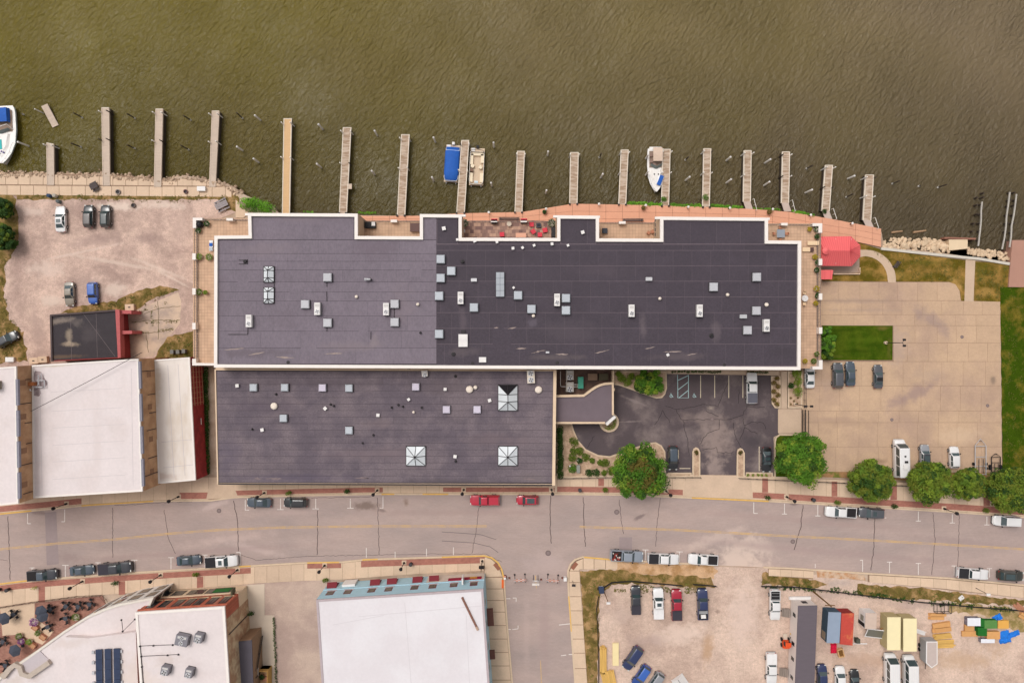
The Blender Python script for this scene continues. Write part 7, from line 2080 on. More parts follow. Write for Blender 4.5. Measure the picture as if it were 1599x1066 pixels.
# ------------------------------------------------------------------ street furniture
m_iron2 = M('black_iron',(36,32,34),rough=.5)
def lamp(x,y,h,label,group='street lamps'):
  t = thing('street_lamp',label,'street lamp',P(x,y,.13),0,group)
  MB().box(-.45,.45,-.45,.45,-.05,.02).build('footing',m_walk,t)
  MB().lathe([(.2,0),(.2,.5),(.12,.7)],10).build('base',m_iron2,t)
  MB().tube((0,0,.6),(0,0,h - .5),.075,8,.06).build('pole',m_iron2,t)
  MB().lathe([(.12,h - .5),(.3,h - .35),(.34,h),(.24,h + .18),(.06,h + .35)],12).build('lantern',m_iron2,t)
for (x,y,lab) in [(104,786,'street lamp in front of the wide white-roofed building'),(279,775,'street lamp in front of the narrow white-roofed building'),(413,769,'street lamp behind the slate sedan'),(589,765,'street lamp at the middle of the street building'),
          (724,764,'street lamp just left of the red pickup'),(861,764,'street lamp at the street building right corner'),(1040,766,'street lamp right of the big courtyard tree'),(1228,775,'street lamp below the lawn island tree'),
          (1474,793.5,'street lamp under the trees right of the camper'),(129,907,'street lamp at the patio pavement'),(251,897,'street lamp at the rounded building corner'),(371,889,'street lamp before the brick building corner'),
          (507,882,'street lamp on the small brick island at the alley'),(631,878,'street lamp before the middle of the blue front'),(753,875,'street lamp at the blue front street corner')]:
  lamp(x,y,4.0,lab)
def lot_lamp(x,y,h,arms,label):
  t = thing('parking_lamp',label,'lamp post',P(x,y,.05),0)
  MB().lathe([(.3,0),(.3,.5)],12).build('footing',m_kerb,t)
  MB().tube((0,0,.4),(0,0,h),.08,8,.06).build('pole',m_iron2,t)
  for (dx,dy) in arms:
    o = MB().tube((0,0,h - .1),(dx,dy,h),.04,6).build('arm',m_iron2,t)
    MB().box(dx - .28,dx + .28,dy - .2,dy + .2,h - .05,h + .12).build('lamp_head',m_iron2,o)
lot_lamp(1382,535,6.0,[(.3,.55),(.3,-.55)],'twin-headed lamp post in the lawn square')
lot_lamp(1240,630,5.5,[(-.1,0),(1.0,.0)],'twin-headed lamp post beside the sliding gate')
def bin_(x,y,label):
  t = thing('litter_bin',label,'bin',P(x,y,.14),0,'litter bins')
  MB().lathe([(.24,0),(.33,.3),(.33,.9)],12).build('body',m_iron2,t)
  MB().lathe([(.36,.9),(.36,.97),(.16,1.05)],12).build('lid',M('bin_lid_grey',(70,66,68)),t)
for a in ((905,764,'black litter bin left of the big courtyard tree'),(1268,779,'black litter bin right of the lawn island tree'),(642,879,'black litter bin before the blue front'),(15,919,'black litter bin at the patio corner'),(1,919,'black litter bin at the left edge pavement')):
  bin_(*a)
t = thing('traffic_signal','black signal cabinet group at the blue front corner','signal',P(752,884,.14))
MB().box(-.5,.5,-.2,.2,0,.9).build('cabinet',m_iron2,t); MB().tube((.0,0,0),(0,0,3.0),.07).build('pole',m_iron2,t)
for (c,a,par) in (((776,884),40,pvs),((897,883),-38,pve)):
  MB().obox(P(*c,.1),.75,1.5,.045,math.radians(a if c[0] < 800 else a)).build('tactile_paving',M('rust_tactile',(150,96,76),n=[(8,.1)]),par)
# closed side street: barricades, signs, barrels
def barricade(x,y,label,rot):
  t = thing('barricade',label,'barricade',P(x,y,.0),rot,'barricades across the side street')
  for k in range(3):
    for j in range(6):
      MB().box(-1.2 + j * .4,-.8 + j * .4,-.03,.03,.35 + k * .4,.6 + k * .4).build('stripe_board',M('orange_white',(226,130,90)) if (j + k) % 2 else m_whitepl,t)
  for s_ in (-1,1):
    MB().box(s_ * 1.0 - .04,s_ * 1.0 + .04,-.06,.06,0,1.6).build('upright',m_metal,t)
    MB().box(s_ * 1.0 - .05,s_ * 1.0 + .05,-.8,.8,0,.07).build('foot',m_iron2,t)
    MB().lathe([(.17,-.05),(.17,.12)],10,(s_ * 1.0,.85,.06)).build('sandbag',m_iron2,t)
barricade(812,903,'left striped barricade closing the side street',.06)
barricade(863,903.5,'right striped barricade closing the side street',-.08)
t = thing('road_sign','white road closed sign board on black legs between the barricades','sign',P(836.5,904,0))
MB().box(-.6,.6,-.03,.03,.5,1.3).build('board',m_whitepl,t)
for s_ in (-1,1):
  MB().box(s_ * .45 - .04,s_ * .45 + .04,-.05,.05,0,1.2).build('leg',m_iron2,t); MB().box(s_ * .45 - .05,s_ * .45 + .05,0,.9,0,.06).build('foot',m_iron2,t)
for (x,y,lab) in ((788.5,900,'orange traffic barrel at the left kerb of side street'),):
  t = thing('traffic_barrel',lab,'barrel',P(x,y,0))
  MB().lathe([(.4,0),(.4,.08)],14).build('rubber_base',m_black,t)
  for k in range(4):
    MB().lathe([(.30 - k * .02,.08 + k * .25),(.28 - k * .02,.32 + k * .25)],14).build('band',M('hi_vis_orange',(236,110,50)) if k % 2 == 0 else m_whitepl,t)
t = thing('traffic_barrel','fallen orange barrier board on the left pavement edge','barrel',P(785,911,.13)); MB().box(-.2,.2,-.8,.8,0,.12).build('board',MATS['hi_vis_orange'],t)
t = thing('white_bollard','white box bollard at the right kerb of side street','bollard',P(882,901.5,0)); MB().box(-.25,.25,-.3,.3,0,.9).build('post',m_whitepl,t); MB().box(-.3,.3,-.35,.35,.9,1.0).build('cap',m_whitepl,t)
for (x,y,lab) in ((795.5,901.5,'rust cone base left of the barricade'),(845,904,'dark cone base between sign and right barricade'),(878,901.5,'rust cone base right of the barricade')):
  t = thing('traffic_cone',lab,'cone',P(x,y,0),0,'traffic cones'); MB().box(-.17,.17,-.17,.17,0,.04).build('base',m_black,t); MB().lathe([(.13,.04),(.03,.6)],10).build('cone',M('rusty_cone',(160,84,60)),t)
# boardwalk lights, benches, planters
for i,(x,y) in enumerate([(763.5,333),(852.5,327.5),(934.5,320),(1007,322),(1073,324.5),(1137.5,326),(1204,328),(1263,337),(1327.5,350)]):
  t = thing('boardwalk_light','white-topped bollard light, %s from left on the boardwalk edge' % ORD[i],'bollard light',P(x,y,.3),0,'boardwalk bollard lights')
  MB().tube((0,0,0),(0,0,.9),.1,8).build('post',m_iron2,t); MB().lathe([(.2,.9),(.24,1.0),(.1,1.1)],10).build('cap',m_whitepl,t)
def pot(x,y,z,r,pm,lm,label,cat='potted plant',n=110,h=.5):
  t = thing('potted_plant',label,cat,P(x,y,z),0,'potted plants')
  MB().lathe([(r * .7,0),(r,.45),(r * 1.05,.5)],12).build('pot',pm,t)
  mb = MB(); leaves(mb,(0,0,.45 + h * .4),r * 1.2,r * 1.2,h * .6,n * 2,.19,random.Random(int(x * 3 + y))); mb.build('foliage',lm,t)
m_terra = M('terracotta',(170,120,100),n=[(4,.1)])
m_palepot = M('pale_pot',(206,190,172),n=[(4,.1)])
m_mum = leaf_mat('yellow_mums',(190,160,40),(150,136,40))
for a in [(850,332,.3,.35,m_terra,m_leafD,'brown pot plant on the boardwalk left of the widening'),(1003.5,325.5,.3,.35,m_terra,MATS['tan_grass'],'brown pot plant on the boardwalk above the third recess'),(1199.5,332,.3,.4,m_terra,MATS['tan_grass'],'pot plant on the boardwalk near the terrace'),
    (325,350,ZT,.5,m_palepot,m_leafD,'round shrub in pot at the left terrace top'),(311.5,361,ZT,.5,m_palepot,m_leafD,'round shrub in pot by the left terrace corner'),(313,401,ZT,.55,m_palepot,m_leafY,'flowering trough by the second pier, left terrace'),
    (313,456,ZT,.55,m_palepot,m_leafC,'bushy plant by the third pier, left terrace'),(323,457,ZT,.35,m_palepot,m_leafY,'pale plant beside the bushy one, left terrace'),(328.5,402,ZT,.6,m_palepot,m_leafY,'pale green bush by the wall, left terrace'),
    (1262,358.5,ZT,.38,m_palepot,m_mum,'yellow flowers at the top of the right terrace'),(1274,358,ZT,.62,m_palepot,m_leafD,'large dark shrub at the right terrace corner'),(1273.5,370,ZT,.42,m_palepot,m_leafD,'small dark shrub below the right terrace corner'),
    (1270.5,401.5,ZT,.45,m_palepot,m_mum,'yellow flowers above the second pier, right terrace'),(1275,410.5,ZT,.52,m_palepot,m_leafD,'dark shrub at the second pier, right terrace'),(1273,422,ZT,.45,m_palepot,m_leafD,'dark shrub below the second pier, right terrace'),
    (1273,451,ZT,.5,m_palepot,m_mum,'yellow flowers above the third pier, right terrace'),(1275,462,ZT,.52,m_palepot,m_leafD,'dark shrub at the third pier, right terrace'),(1271.5,473.5,ZT,.4,m_palepot,m_mum,'yellow flowers below the third pier, right terrace'),
    (1255,563.5,ZT,.4,m_palepot,m_mum,'yellow flowers at the bottom of the right terrace'),(1268.5,563.5,ZT,.48,m_palepot,m_leafC,'dark shrub at the right terrace bottom'),(1273,552.5,ZT,.42,m_palepot,m_leafC,'shrub above the right terrace bottom corner'),
    (725,349,ZT,.7,m_palepot,m_leafD,'dark shrub in the left corner of the furnished patio'),(861,349,ZT,.7,m_palepot,m_leafD,'dark shrub in the right corner of the furnished patio'),(411,1054,1.5,.45,m_terra,m_leafD,'leafy plant on the timber deck'),
    (56,969,.1,.8,m_palepot,leaf_mat('purple_petunia',(150,60,150),(110,60,110)),'purple flowers at the patio steps'),(62,986,.1,.5,m_palepot,m_leafC,'green plant right of the patio path'),(32.5,991,.1,.6,m_palepot,m_leafC,'green plant left of the patio path'),
    (36,999,.1,.6,m_palepot,MATS['purple_petunia'],'purple flowers left of the patio path'),(48.5,999.5,.1,.55,m_palepot,m_leafY,'lime plant by the lower patio path'),(121,961.5,.1,.7,m_palepot,m_leafC,'green shrub by the patio wall')]:
  pot(*a)
def bench(x,y,z,l,w,rot,label,mat):
  t = thing('bench',label,'bench',P(x,y,z),rot,'benches')
  for k in range(4):
    MB().box(-l / 2,l / 2,-w / 2 + k * w / 4 + .02,-w / 2 + (k + 1) * w / 4 - .02,.42,.46).build('slat',mat,t)
  for k in range(3):
    MB().box(-l / 2,l / 2,-w / 2 - .06,-w / 2 - .02,.55 + k * .14,.65 + k * .14).build('back_slat',mat,t)
  for s_ in (-1,1):
    MB().box(s_ * l * .42 - .04,s_ * l * .42 + .04,-w / 2,w / 2,0,.42).build('leg',m_iron2,t)
m_benchd = M('dark_bench_slats',(84,74,72),n=[(4,.1)])
bench(795,342,.3,4.0,.55,0,'long dark bench on the boardwalk behind the furnished patio',m_benchd)
bench(988,344,.3,4.0,.55,0,'long dark bench on the boardwalk behind the third recess',m_benchd)
def table_set(x,y,z,label,top,chairm,sh='sq',r=.6,nch=4,par=None,rot=.3,group=None):
  t = thing('table',label,'table',P(x,y,z),rot,group)
  if sh == 'sq': MB().box(-r,r,-r,r,.7,.75).build('table_top',top,t)
  else: MB().lathe([(r,.7),(r,.75)],18).build('table_top',top,t)
  MB().tube((0,0,0),(0,0,.7),.05).build('leg',m_iron2,t); MB().lathe([(.3,0),(.3,.04)],10).build('foot',m_iron2,t)
  for i in range(nch):
    an = rot + i * 2 * math.pi / nch + (.0 if sh == 'sq' else .3)
    p = P(x,y,z)
    chair(p[0] + math.cos(an) * (r + .42),p[1] + math.sin(an) * (r + .42),z,an + math.pi,chairm,'chair on the %s side of the %s' % (('right','upper','left','lower')[i % 4],label),group and 'chairs at the patio tables')
def chair(x,y,z,rot,mat,label,group=None,s_=.25):
  t = thing('chair',label,'chair',(x,y,z),rot,group)
  MB().box(-s_,s_,-s_,s_,.42,.48).build('seat',mat,t)
  MB().box(-s_ - .04,-s_,-s_,s_,.48,.95).build('backrest',mat,t)
  for (a,b) in ((-1,-1),(1,-1),(1,1),(-1,1)):
    MB().box(a * s_ * .85 - .02,a * s_ * .85 + .02,b * s_ * .85 - .02,b * s_ * .85 + .02,0,.42).build('leg',m_iron2,t)
m_redf = M('red_cushion',(214,70,84),n=[(4,.08)])
m_darkf = M('slate_furniture',(72,74,82),n=[(4,.1)])
m_creamf = M('cream_cushion',(238,206,168),n=[(4,.06)])
# furnished patio
for (x,y,an,lab) in ((830,351,0,'red armchair topmost right of the patio'),(832.5,362,.6,'red armchair lower left of the patio seating ring'),(843,367,1.6,'red armchair at the bottom of the seating ring'),(850.5,360,3.3,'red armchair right of the seating ring'),(784,366.5,1.6,'red armchair alone near the patio middle')):
  p = P(x,y,ZT); chair(p[0],p[1],ZT,an,m_redf,lab,'red patio armchairs',.42)
for (x,y,lab) in ((772,347,'left red canopied barbecue of the patio'),(818,346.5,'right red canopied barbecue of the patio')):
  t = thing('barbecue',lab,'barbecue',P(x,y,ZT)); MB().box(-.55,.55,-.35,.3,0,.95).build('cabinet',m_iron2,t); MB().box(-.6,.6,.0,.45,1.0,1.15).build('cover',m_redf,t)
t = thing('table','round cream table on the furnished patio','table',P(795,350.5,ZT)); MB().lathe([(.45,.7),(.45,.76)],18).build('table_top',m_palepot,t); MB().tube((0,0,0),(0,0,.7),.06).build('leg',m_iron2,t)
t = thing('sofa','pale pink sofa along the patio parapet','sofa',P(813.5,367.5,ZT)); MB().box(-1.0,1.0,-.4,.4,.1,.42).build('seat',M('pink_cushion',(226,172,146)),t); MB().box(-1.0,1.0,-.5,-.4,.1,.8).build('backrest',MATS['pink_cushion'],t)
t = thing('fire_table','square dark fire table amid the red armchairs','table',P(841,352.5,ZT)); MB().box(-.45,.45,-.4,.4,0,.5).build('body',m_darkf,t); MB().box(-.25,.25,-.2,.2,.5,.52).build('burner',m_black,t)
t = thing('storage_cabinet','dark cabinet at the right end of the patio','cabinet',P(864,364,ZT)); MB().box(-.4,.4,-.9,.9,0,1.2).build('body',m_black,t); MB().box(-.42,.42,-.92,.92,1.2,1.25).build('top',m_iron2,t)
t = thing('bicycle_rack','grey planter chair by the left patio wall','chair',P(724,361,ZT)); MB().box(-.3,.3,-.3,.3,.3,.45).build('seat',m_metal,t); MB().box(-.3,-.24,-.3,.3,.45,.9).build('backrest',m_metal,t)
# other recesses and terraces
t = thing('patio_table','large dark brown table in the first recess','table',P(649,356,ZT)); MB().box(-.95,.95,-.8,.8,.68,.75).build('table_top',M('brown_top',(108,84,80)),t)
for (a,b) in ((-.85,-.7),(.85,-.7),(.85,.7),(-.85,.7)): MB().box(a - .04,a + .04,b - .04,b + .04,0,.68).build('leg',m_iron2,t)
t = thing('spa_tub','black square cover with white panel in the first recess','tub',P(579,352,ZT)); MB().box(-1.0,1.0,-.6,.6,0,.7).build('body',m_black,t); MB().box(.3,.95,-.2,.55,.7,.76).build('panel',m_whitepl,t)
p = P(944,361,ZT); chair(p[0],p[1],ZT,0,m_darkf,'grey slatted armchair in the third recess',None,.5)
p = P(1012,364,ZT); chair(p[0],p[1],ZT,1.0,m_trel,'left wicker chair in the third recess',None,.3)
p = P(1018,362,ZT); chair(p[0],p[1],ZT,2.0,m_trel,'right wicker chair in the third recess',None,.3)
t = thing('awning_frame','dark open awning frame by the third recess right wall','frame',P(1023,358,ZT))
for k in range(4): MB().slab4([(-.5,-1.6 + k * .9,2.0),(.5,-1.6 + k * .9,2.3),(.5,-1.0 + k * .9,2.3),(-.5,-1.0 + k * .9,2.0)],.05).build('panel',m_iron2,t)
table_set(1217,365.5,ZT,'square grey table on the right terrace',M('grey_top',(150,156,166)),m_trel,'sq',.75,4,rot=0)
table_set(1254.5,466,ZT,'round white table on the right terrace',m_whitepl,m_creamf,'round',.6,2,rot=1.25)
for (x,y,lab,d) in ((1268,380,'upper cream sun lounger on the right terrace',1),(1260,390,'lower cream sun lounger with dark headrest on the right terrace',0)):
  t = thing('sun_lounger',lab,'sun lounger',P(x,y,ZT)); MB().box(-1.0,.45,-.38,.38,.25,.38).build('cushion',m_creamf,t); MB().slab4([(.47,-.38,.38),(1.05,-.38,.6),(1.05,.38,.6),(.47,.38,.38)],.12).build('headrest',m_creamf if d else M('brown_cushion',(90,66,62)),t)
  for (a,b) in ((-.9,-.3),(.8,-.3),(.8,.3),(-.9,.3)): MB().box(a - .03,a + .03,b - .03,b + .03,0,.25).build('leg',m_iron2,t)
t = thing('garden_lounge','blue and white cushioned lounge by the left terrace wall','lounge',P(331,384,ZT)); MB().box(-.35,.35,-1.0,1.0,.2,.4).build('seat',m_whitepl,t); MB().box(-.3,.3,-.1,.5,.4,.52).build('cushion',m_bluec,t); MB().box(-.3,.3,-.9,-.3,.4,.52).build('cushion',m_lidb,t)
t = thing('covered_barbecue','black covered barbecue at the left terrace corner','barbecue',P(314,351.5,ZT)); MB().lathe([(.55,0),(.6,.7),(.45,1.0),(.15,1.15)],14).build('cover',m_black,t); MB().box(-.7,.7,-.1,.1,.6,.66).build('shelf',m_iron2,t)
# sign in the round planter, garden lights
t = thing('address_sign','white angled sign slab in the round planter','sign',P(953.5,656,3.6)[:2] + (.3,),math.radians(42)); MB().box(-1.15,1.15,-.3,.3,0,3.4).build('slab',m_whitepl,t); MB().box(-1.05,1.05,-.32,-.305,1.0,3.0).build('face',M('cream_face',(226,214,196)),t)
for (x,y,lab) in ((902,718,'right white garden light in the left bed'),(889.5,726.5,'left white garden light in the left bed')):
  t = thing('garden_light',lab,'light',P(x,y,.15),0,'garden lights'); MB().tube((0,0,0),(0,0,.5),.05).build('post',m_iron2,t); MB().lathe([(.16,.5),(.16,.65),(.05,.72)],10).build('globe',m_whitepl,t)
t = thing('utility_box','grey green utility box in the left garden bed','box',P(902.5,731,.15)); MB().box(-.3,.3,-.75,.75,0,.7).build('body',M('box_grey',(136,134,126)),t); MB().box(-.33,.33,-.78,.78,.7,.75).build('lid',M('box_lid',(146,144,136)),t)
# fences and gate
def fence(pts,h,label,mat,z=.1,step=1.6,fabric=None,name='fence',thick=.04):
  t = thing(name,label,'fence')
  W = [Vector(P(x,y,z)) for x,y in pts]
  for a,b in zip(W,W[1:]):
    k = max(1,round((b - a).length / step))
    for i in range(k + 1 if b is W[-1] else k):
      c = a + (b - a) * i / k
      MB().tube((c.x,c.y,z - .2),(c.x,c.y,z + h + .05),thick,6).build('post',mat,t)
    for i in range(k):
      c,d = a + (b - a) * i / k,a + (b - a) * (i + 1) / k
      if fabric:
        add_ribbon(MB(),[c[:2],d[:2]],.03,z,z + h).build('fabric_panel',fabric,t)
      else:
        mb = MB()
        for zz in (.12,h): mb.tube((c.x,c.y,z + zz),(d.x,d.y,z + zz),.03,5)
        m_ = max(3,int((d - c).length / .16))
        for j in range(1,m_):
          e = c + (d - c) * j / m_; mb.tube((e.x,e.y,z + .12),(e.x,e.y,z + h),.014,4,caps=False)
        mb.build('rail_panel',mat,t)
fence([(870,746.5),(945,745),(1000,745),(1093,744.5)],1.0,'black iron fence before the left garden bed',m_iron2)
fence([(1153,746),(1209,748.5),(1290,752),(1420,758)],1.0,'black iron fence from the parking island to the trees',m_iron2)
fence([(1425,758.5),(1520,764),(1640,772)],1.0,'black iron fence under the right hand trees',m_iron2)
fence([(0,947),(50,939),(120,930),(160,928),(166,935),(170,940)],1.0,'brown railing around the umbrella patio',M('brown_rail',(96,66,58)))
t = thing('sliding_gate','dark metal sliding gate between courtyard apron and car park','gate',P(1254.5,660,.05))
for s_ in (-.3,.35): MB().box(s_ - .05,s_ + .05,-2.6,2.6,.1,.25).build('bottom_rail',m_iron2,t); MB().box(s_ - .05,s_ + .05,-2.6,2.6,1.5,1.6).build('top_rail',m_iron2,t)
for k in range(22): MB().box(-.33,-.27,-2.55 + k * .243,-2.51 + k * .243,.2,1.5).build('bar',m_iron2,t)
MB().box(-.5,.5,-3.1,-2.5,0,1.0).build('motor_box',M('gate_box',(90,84,82)),t)
fence([(1255,578),(1255,636)],1.2,'dark fence between side bed and car park',m_iron2)
m_silt = M('silt_fabric',(48,46,48),n=[(2,.1)])
fence([(934,1090),(934,1040),(933,985),(931,950),(934,930)],.7,'black silt fence along the left of the construction lot',m_silt,.0,2.0,m_silt,'silt_fence')
fence([(942,916),(955,908),(985,906),(1020,909),(1065,913)],.7,'black silt fence behind the row of pickups',m_silt,.0,2.0,m_silt,'silt_fence')
fence([(1082,911),(1100,912),(1118,914)],.7,'short black silt fence by the lot entrance',m_silt,.0,2.0,m_silt,'silt_fence')
fence([(1188,914),(1240,915),(1300,922),(1370,931),(1440,939),(1520,946),(1620,954)],.7,'long black silt fence behind containers and office',m_silt,.0,2.4,m_silt,'silt_fence')
# ------------------------------------------------------------------ park shelter with red metal roof
m_redroof = M('red_metal_roof',(238,110,110),n=[(.8,.04)],rough=.45)
gz = thing('park_shelter','red metal hipped shelter roof with octagonal end beside the terrace','shelter')
ze,zt_ = 3.0,4.6
e = [P(x,y,ze) for x,y in [(1276,369.5),(1329,369),(1343.5,383),(1343.5,400.5),(1330,415.5),(1276,415)]]
r0,r1 = P(1287,391.5,zt_),P(1327,391.5,zt_)
def metal_face(pts,n,along):
  MB().add(list(pts) + [(p[0],p[1],p[2] - .08) for p in pts],[tuple(range(len(pts)))] + [tuple(range(2 * len(pts) - 1,len(pts) - 1,-1))] + [(i + len(pts),(i + 1) % len(pts) + len(pts),(i + 1) % len(pts),i) for i in range(len(pts))]).build('roof_face',m_redroof,gz)
  a,b,c,d = [Vector(p) for p in along]     # eave from a to b, ridge from d to c
  for i in range(n + 1):
    t_ = i / n
    p,q = a + (b - a) * t_,d + (c - d) * t_
    MB().tube(p + Vector((0,0,.02)),q + Vector((0,0,.02)),.03,4).build('standing_seam',M('red_seam',(220,88,92)),gz)
metal_face([e[1],e[0],r0,r1],14,(e[0],e[1],r1,r0))
metal_face([e[5],e[4],r1,r0],14,(e[5],e[4],r1,r0))
metal_face([e[2],e[1],r1],5,(e[1],e[2],r1,r1))
metal_face([e[3],e[2],r1],5,(e[2],e[3],r1,r1))
metal_face([e[4],e[3],r1],5,(e[3],e[4],r1,r1))
metal_face([e[0],e[5],r0],6,(e[5],e[0],r0,r0))
c = P(1290,391.5,zt_)
MB().lathe([(.75,zt_ - .1),(.75,zt_ + .05),(.05,zt_ + .5)],8,(c[0],c[1],0)).build('cupola',m_redroof,gz)
for (x,y) in ((1281,374),(1304,374),(1328,374),(1338,392),(1328,411),(1304,411),(1281,411)):
  p = P2(x,y,ze); MB().box(p[0] - .08,p[0] + .08,p[1] - .08,p[1] + .08,0,ze + .3).build('post',m_whitepl,gz)
slab('shelter_floor',[(1276,372),(1330,372),(1342,384),(1342,426),(1300,427),(1276,427)],.045,M('shelter_concrete',(170,146,130),n=[(2,.08)]),-.3)
add_ribbon(MB(),[P2(x,y) for x,y in [(1300,428),(1341,428),(1341,418)]],.2,0,.5).build('seat_wall',m_walk,gz)
mc = thing('meter_canopy','small red metal roof below the park shelter','canopy'); MB().prism(ppoly([(1276,421.5),(1301,421.5),(1300,436),(1276,436)],2.6),[2.3,2.3,2.5,2.5],[2.4,2.4,2.6,2.6]).build('roof',m_redroof,mc)
for x in (1279,1288,1297):
  p,q = P(x,421.7,2.58),P(x,435.8,2.42); MB().tube(p,q,.03,4).build('standing_seam',MATS['red_seam'],mc)
for (x,y) in ((1298,424),(1298,434)): p = P2(x,y,2.4); MB().box(p[0] - .07,p[0] + .07,p[1] - .07,p[1] + .07,0,2.4).build('post',m_whitepl,mc)
bench(1398,413,.04,1.5,.5,.9,'dark bench on the dry lawn beside the curved path',m_benchd)
# ------------------------------------------------------------------ umbrella patio, bottom left
slab('brick_patio',[(-60,958),(0,948),(60,940),(120,933),(160,930),(166,945),(140,958),(100,984),(60,1012),(10,1046),(-60,1080)],.04,m_patio,-.2)
slab('patio_path',[(0,948),(54,940),(54,965),(60,968),(84,985),(66,1006),(30,990),(4,992)],.05,m_walk,-.2)
for i,(x,y,k,lab) in enumerate([(63,955,'u','upper dark umbrella left of the patio tables'),(65,962,'u','lower dark umbrella beside the purple flowers'),(5,966,'u','dark umbrella cut by the left edge of the patio'),(22,1016,'u','dark umbrella lowest on the patio')]):
  t = thing('parasol',lab,'parasol',P(x,y,2.4),.3,'dark patio parasols'); t.location.z = .06
  MB().lathe([(1.25,2.15),(1.2,2.22),(.1,2.75)],6).build('canopy',M('slate_canvas',(70,74,86),n=[(2,.1)]),t); MB().tube((0,0,0),(0,0,2.7),.035).build('pole',m_iron2,t); MB().lathe([(.35,0),(.3,.12)],10).build('base',m_iron2,t)
for i,(x,y,lab) in enumerate([(82,949,'patio table below the left lamp'),(106,944,'patio table left of the pair near the railing'),(125,944.5,'patio table right of the pair near the railing'),(143,941,'patio table farthest right by the railing'),(106,963,'patio table beside the green shrub'),(78,976,'patio table nearest the path'),(25,957,'black patio table on the pale path'),(8,999,'patio table lower left by the edge'),(12,1036,'lowest patio table near the bottom parasol')]):
  table_set(x,y,.06,lab,m_darkf,m_iron2,'sq',.38,4,rot=.5 + i * .3,group='patio tables')
for (x,y,lab) in ((57,978,'upper wooden planter box at the patio path'),(69,993,'lower wooden planter box at the patio path'),(53,1006,'wooden planter box by the rounded wall')):
  t = thing('planter_box',lab,'planter',P(x,y,.06),-.6,'wooden planter boxes'); ring(MB(),[(-.6,-.45),(.6,-.45),(.6,.45),(-.6,.45)],.08,0,.6).build('box',m_trel,t); MB().box(-.52,.52,-.37,.37,.4,.5).build('soil',M('tan_soil',(186,140,104)),t)
# ------------------------------------------------------------------ construction lot
def box_unit(name,label,cat,px,z,wall,roof,group=None,overhang=0.04,roofname='roof'):
  t = thing(name,label,cat,(0,0,0),0,group)
  q = ppoly(px,z); q = q if area2(q) > 0 else q[::-1]
  MB().prism(q,.12,z - .08).build('body',wall,t)
  MB().prism(offset_poly(q,-overhang),z - .08,z).build(roofname,roof,t)
  for p in offset_poly(q,.25): MB().box(p[0] - .12,p[0] + .12,p[1] - .12,p[1] + .12,-.1,.12).build('foot',m_dark,t)
  return t,q
def ribs(t,A,B,z0,z1,n,mat):
  Ln = (Vector(B) - Vector(A)).length
  for i in range(n):
    u = Ln * (i + .5) / n
    wallbox(MB(),A,B,u - .06,u + .06,z0,z1,.04,.0).build('wall_rib',mat,t)
m_cblue = M('blue_container_side',(62,82,98),n=[(2,.1)]); m_cblue2 = M('pale_blue_roof',(146,158,176),n=[(1,.05)])
t,q = box_unit('shipping_container','slate blue shipping container with pale roof','container',[(1294,955.3),(1313,956),(1310.5,1003),(1291,1003)],2.7,m_cblue,m_cblue2)
qs = sorted(q,key=lambda p: p[0]); ribs(t,max(qs[:2],key=lambda p: p[1]),min(qs[:2],key=lambda p: p[1]),.3,2.5,14,m_cblue)
a_,b_ = max(qs[:2],key=lambda p: p[1]),min(qs[:2],key=lambda p: p[1])
wallbox(MB(),a_,b_,4.2,5.6,.5,2.0,.06,.0).build('side_door',M('tan_door',(150,132,112)),t)
m_cred = M('rust_red_container',(192,74,62),c2=(214,122,78),n=[(1.5,.1),(6,.08)],mixscale=.5,mixlo=.52,mixhi=.68)
t,q = box_unit('shipping_container','rusty red shipping container beside the blue one','container',[(1314.5,957.5),(1333.5,957.3),(1331,1007),(1312.2,1005)],2.7,M('red_container_side',(150,50,48),n=[(2,.12)]),m_cred)
qs = sorted(q,key=lambda p: -p[1]); ribs(t,max(qs[:2],key=lambda p: p[0]),min(qs[:2],key=lambda p: p[0]),.3,2.5,5,MATS['red_container_side'])
for (px,lab,k) in (([(1386,963.4),(1406,963.4),(1405.5,1014),(1385.5,1014)],'left of two pale yellow storage containers',0),([(1411,965.5),(1431,965.5),(1431,1016),(1411,1016)],'right of two pale yellow storage containers',1)):
  t,q = box_unit('storage_container',lab,'container',px,2.7,M('khaki_side',(186,168,124),n=[(1,.06)]),M('cream_yellow_roof',(242,226,180),n=[(1,.03)]),'pale yellow storage containers')
  ring(MB(),offset_poly(q,-.06),.16,2.64,2.73).build('roof_edge',MATS['cream_yellow_roof'],t)
of,q = box_unit('site_office','long grey site office trailer with dark roof','trailer',[(1246.5,945.5),(1276,945),(1270,1110),(1240,1110)],3.6,M('office_siding',(228,214,206),n=[(1,.04)]),M('office_roof',(104,94,100),n=[(.6,.06),(6,.06)],stretch=(1,4,1)))
qs = sorted(q,key=lambda p: p[0])
A = max(qs[:2],key=lambda p: p[1]); B = min(qs[:2],key=lambda p: p[1])
for u in (2.0,7.5,10.4,14.0):
  o = wallbox(MB(),A,B,u,u + .7,1.4,2.6,.04,.0).build('window',m_dark,of); wallbox(MB(),A,B,u + .1,u + .6,1.5,2.5,.06,-.03).build('pane',m_glass,o)
N_ = sorted(q,key=lambda p: -p[1])[:2]; NE,NW = max(N_),min(N_)
wallbox(MB(),NE,NW,1.2,2.2,1.3,2.4,.04,0).build('window',m_dark,of)
wallbox(MB(),NE,NW,-.2,4.0,.0,.5,.5,0).build('skirt',m_whitepl,of)
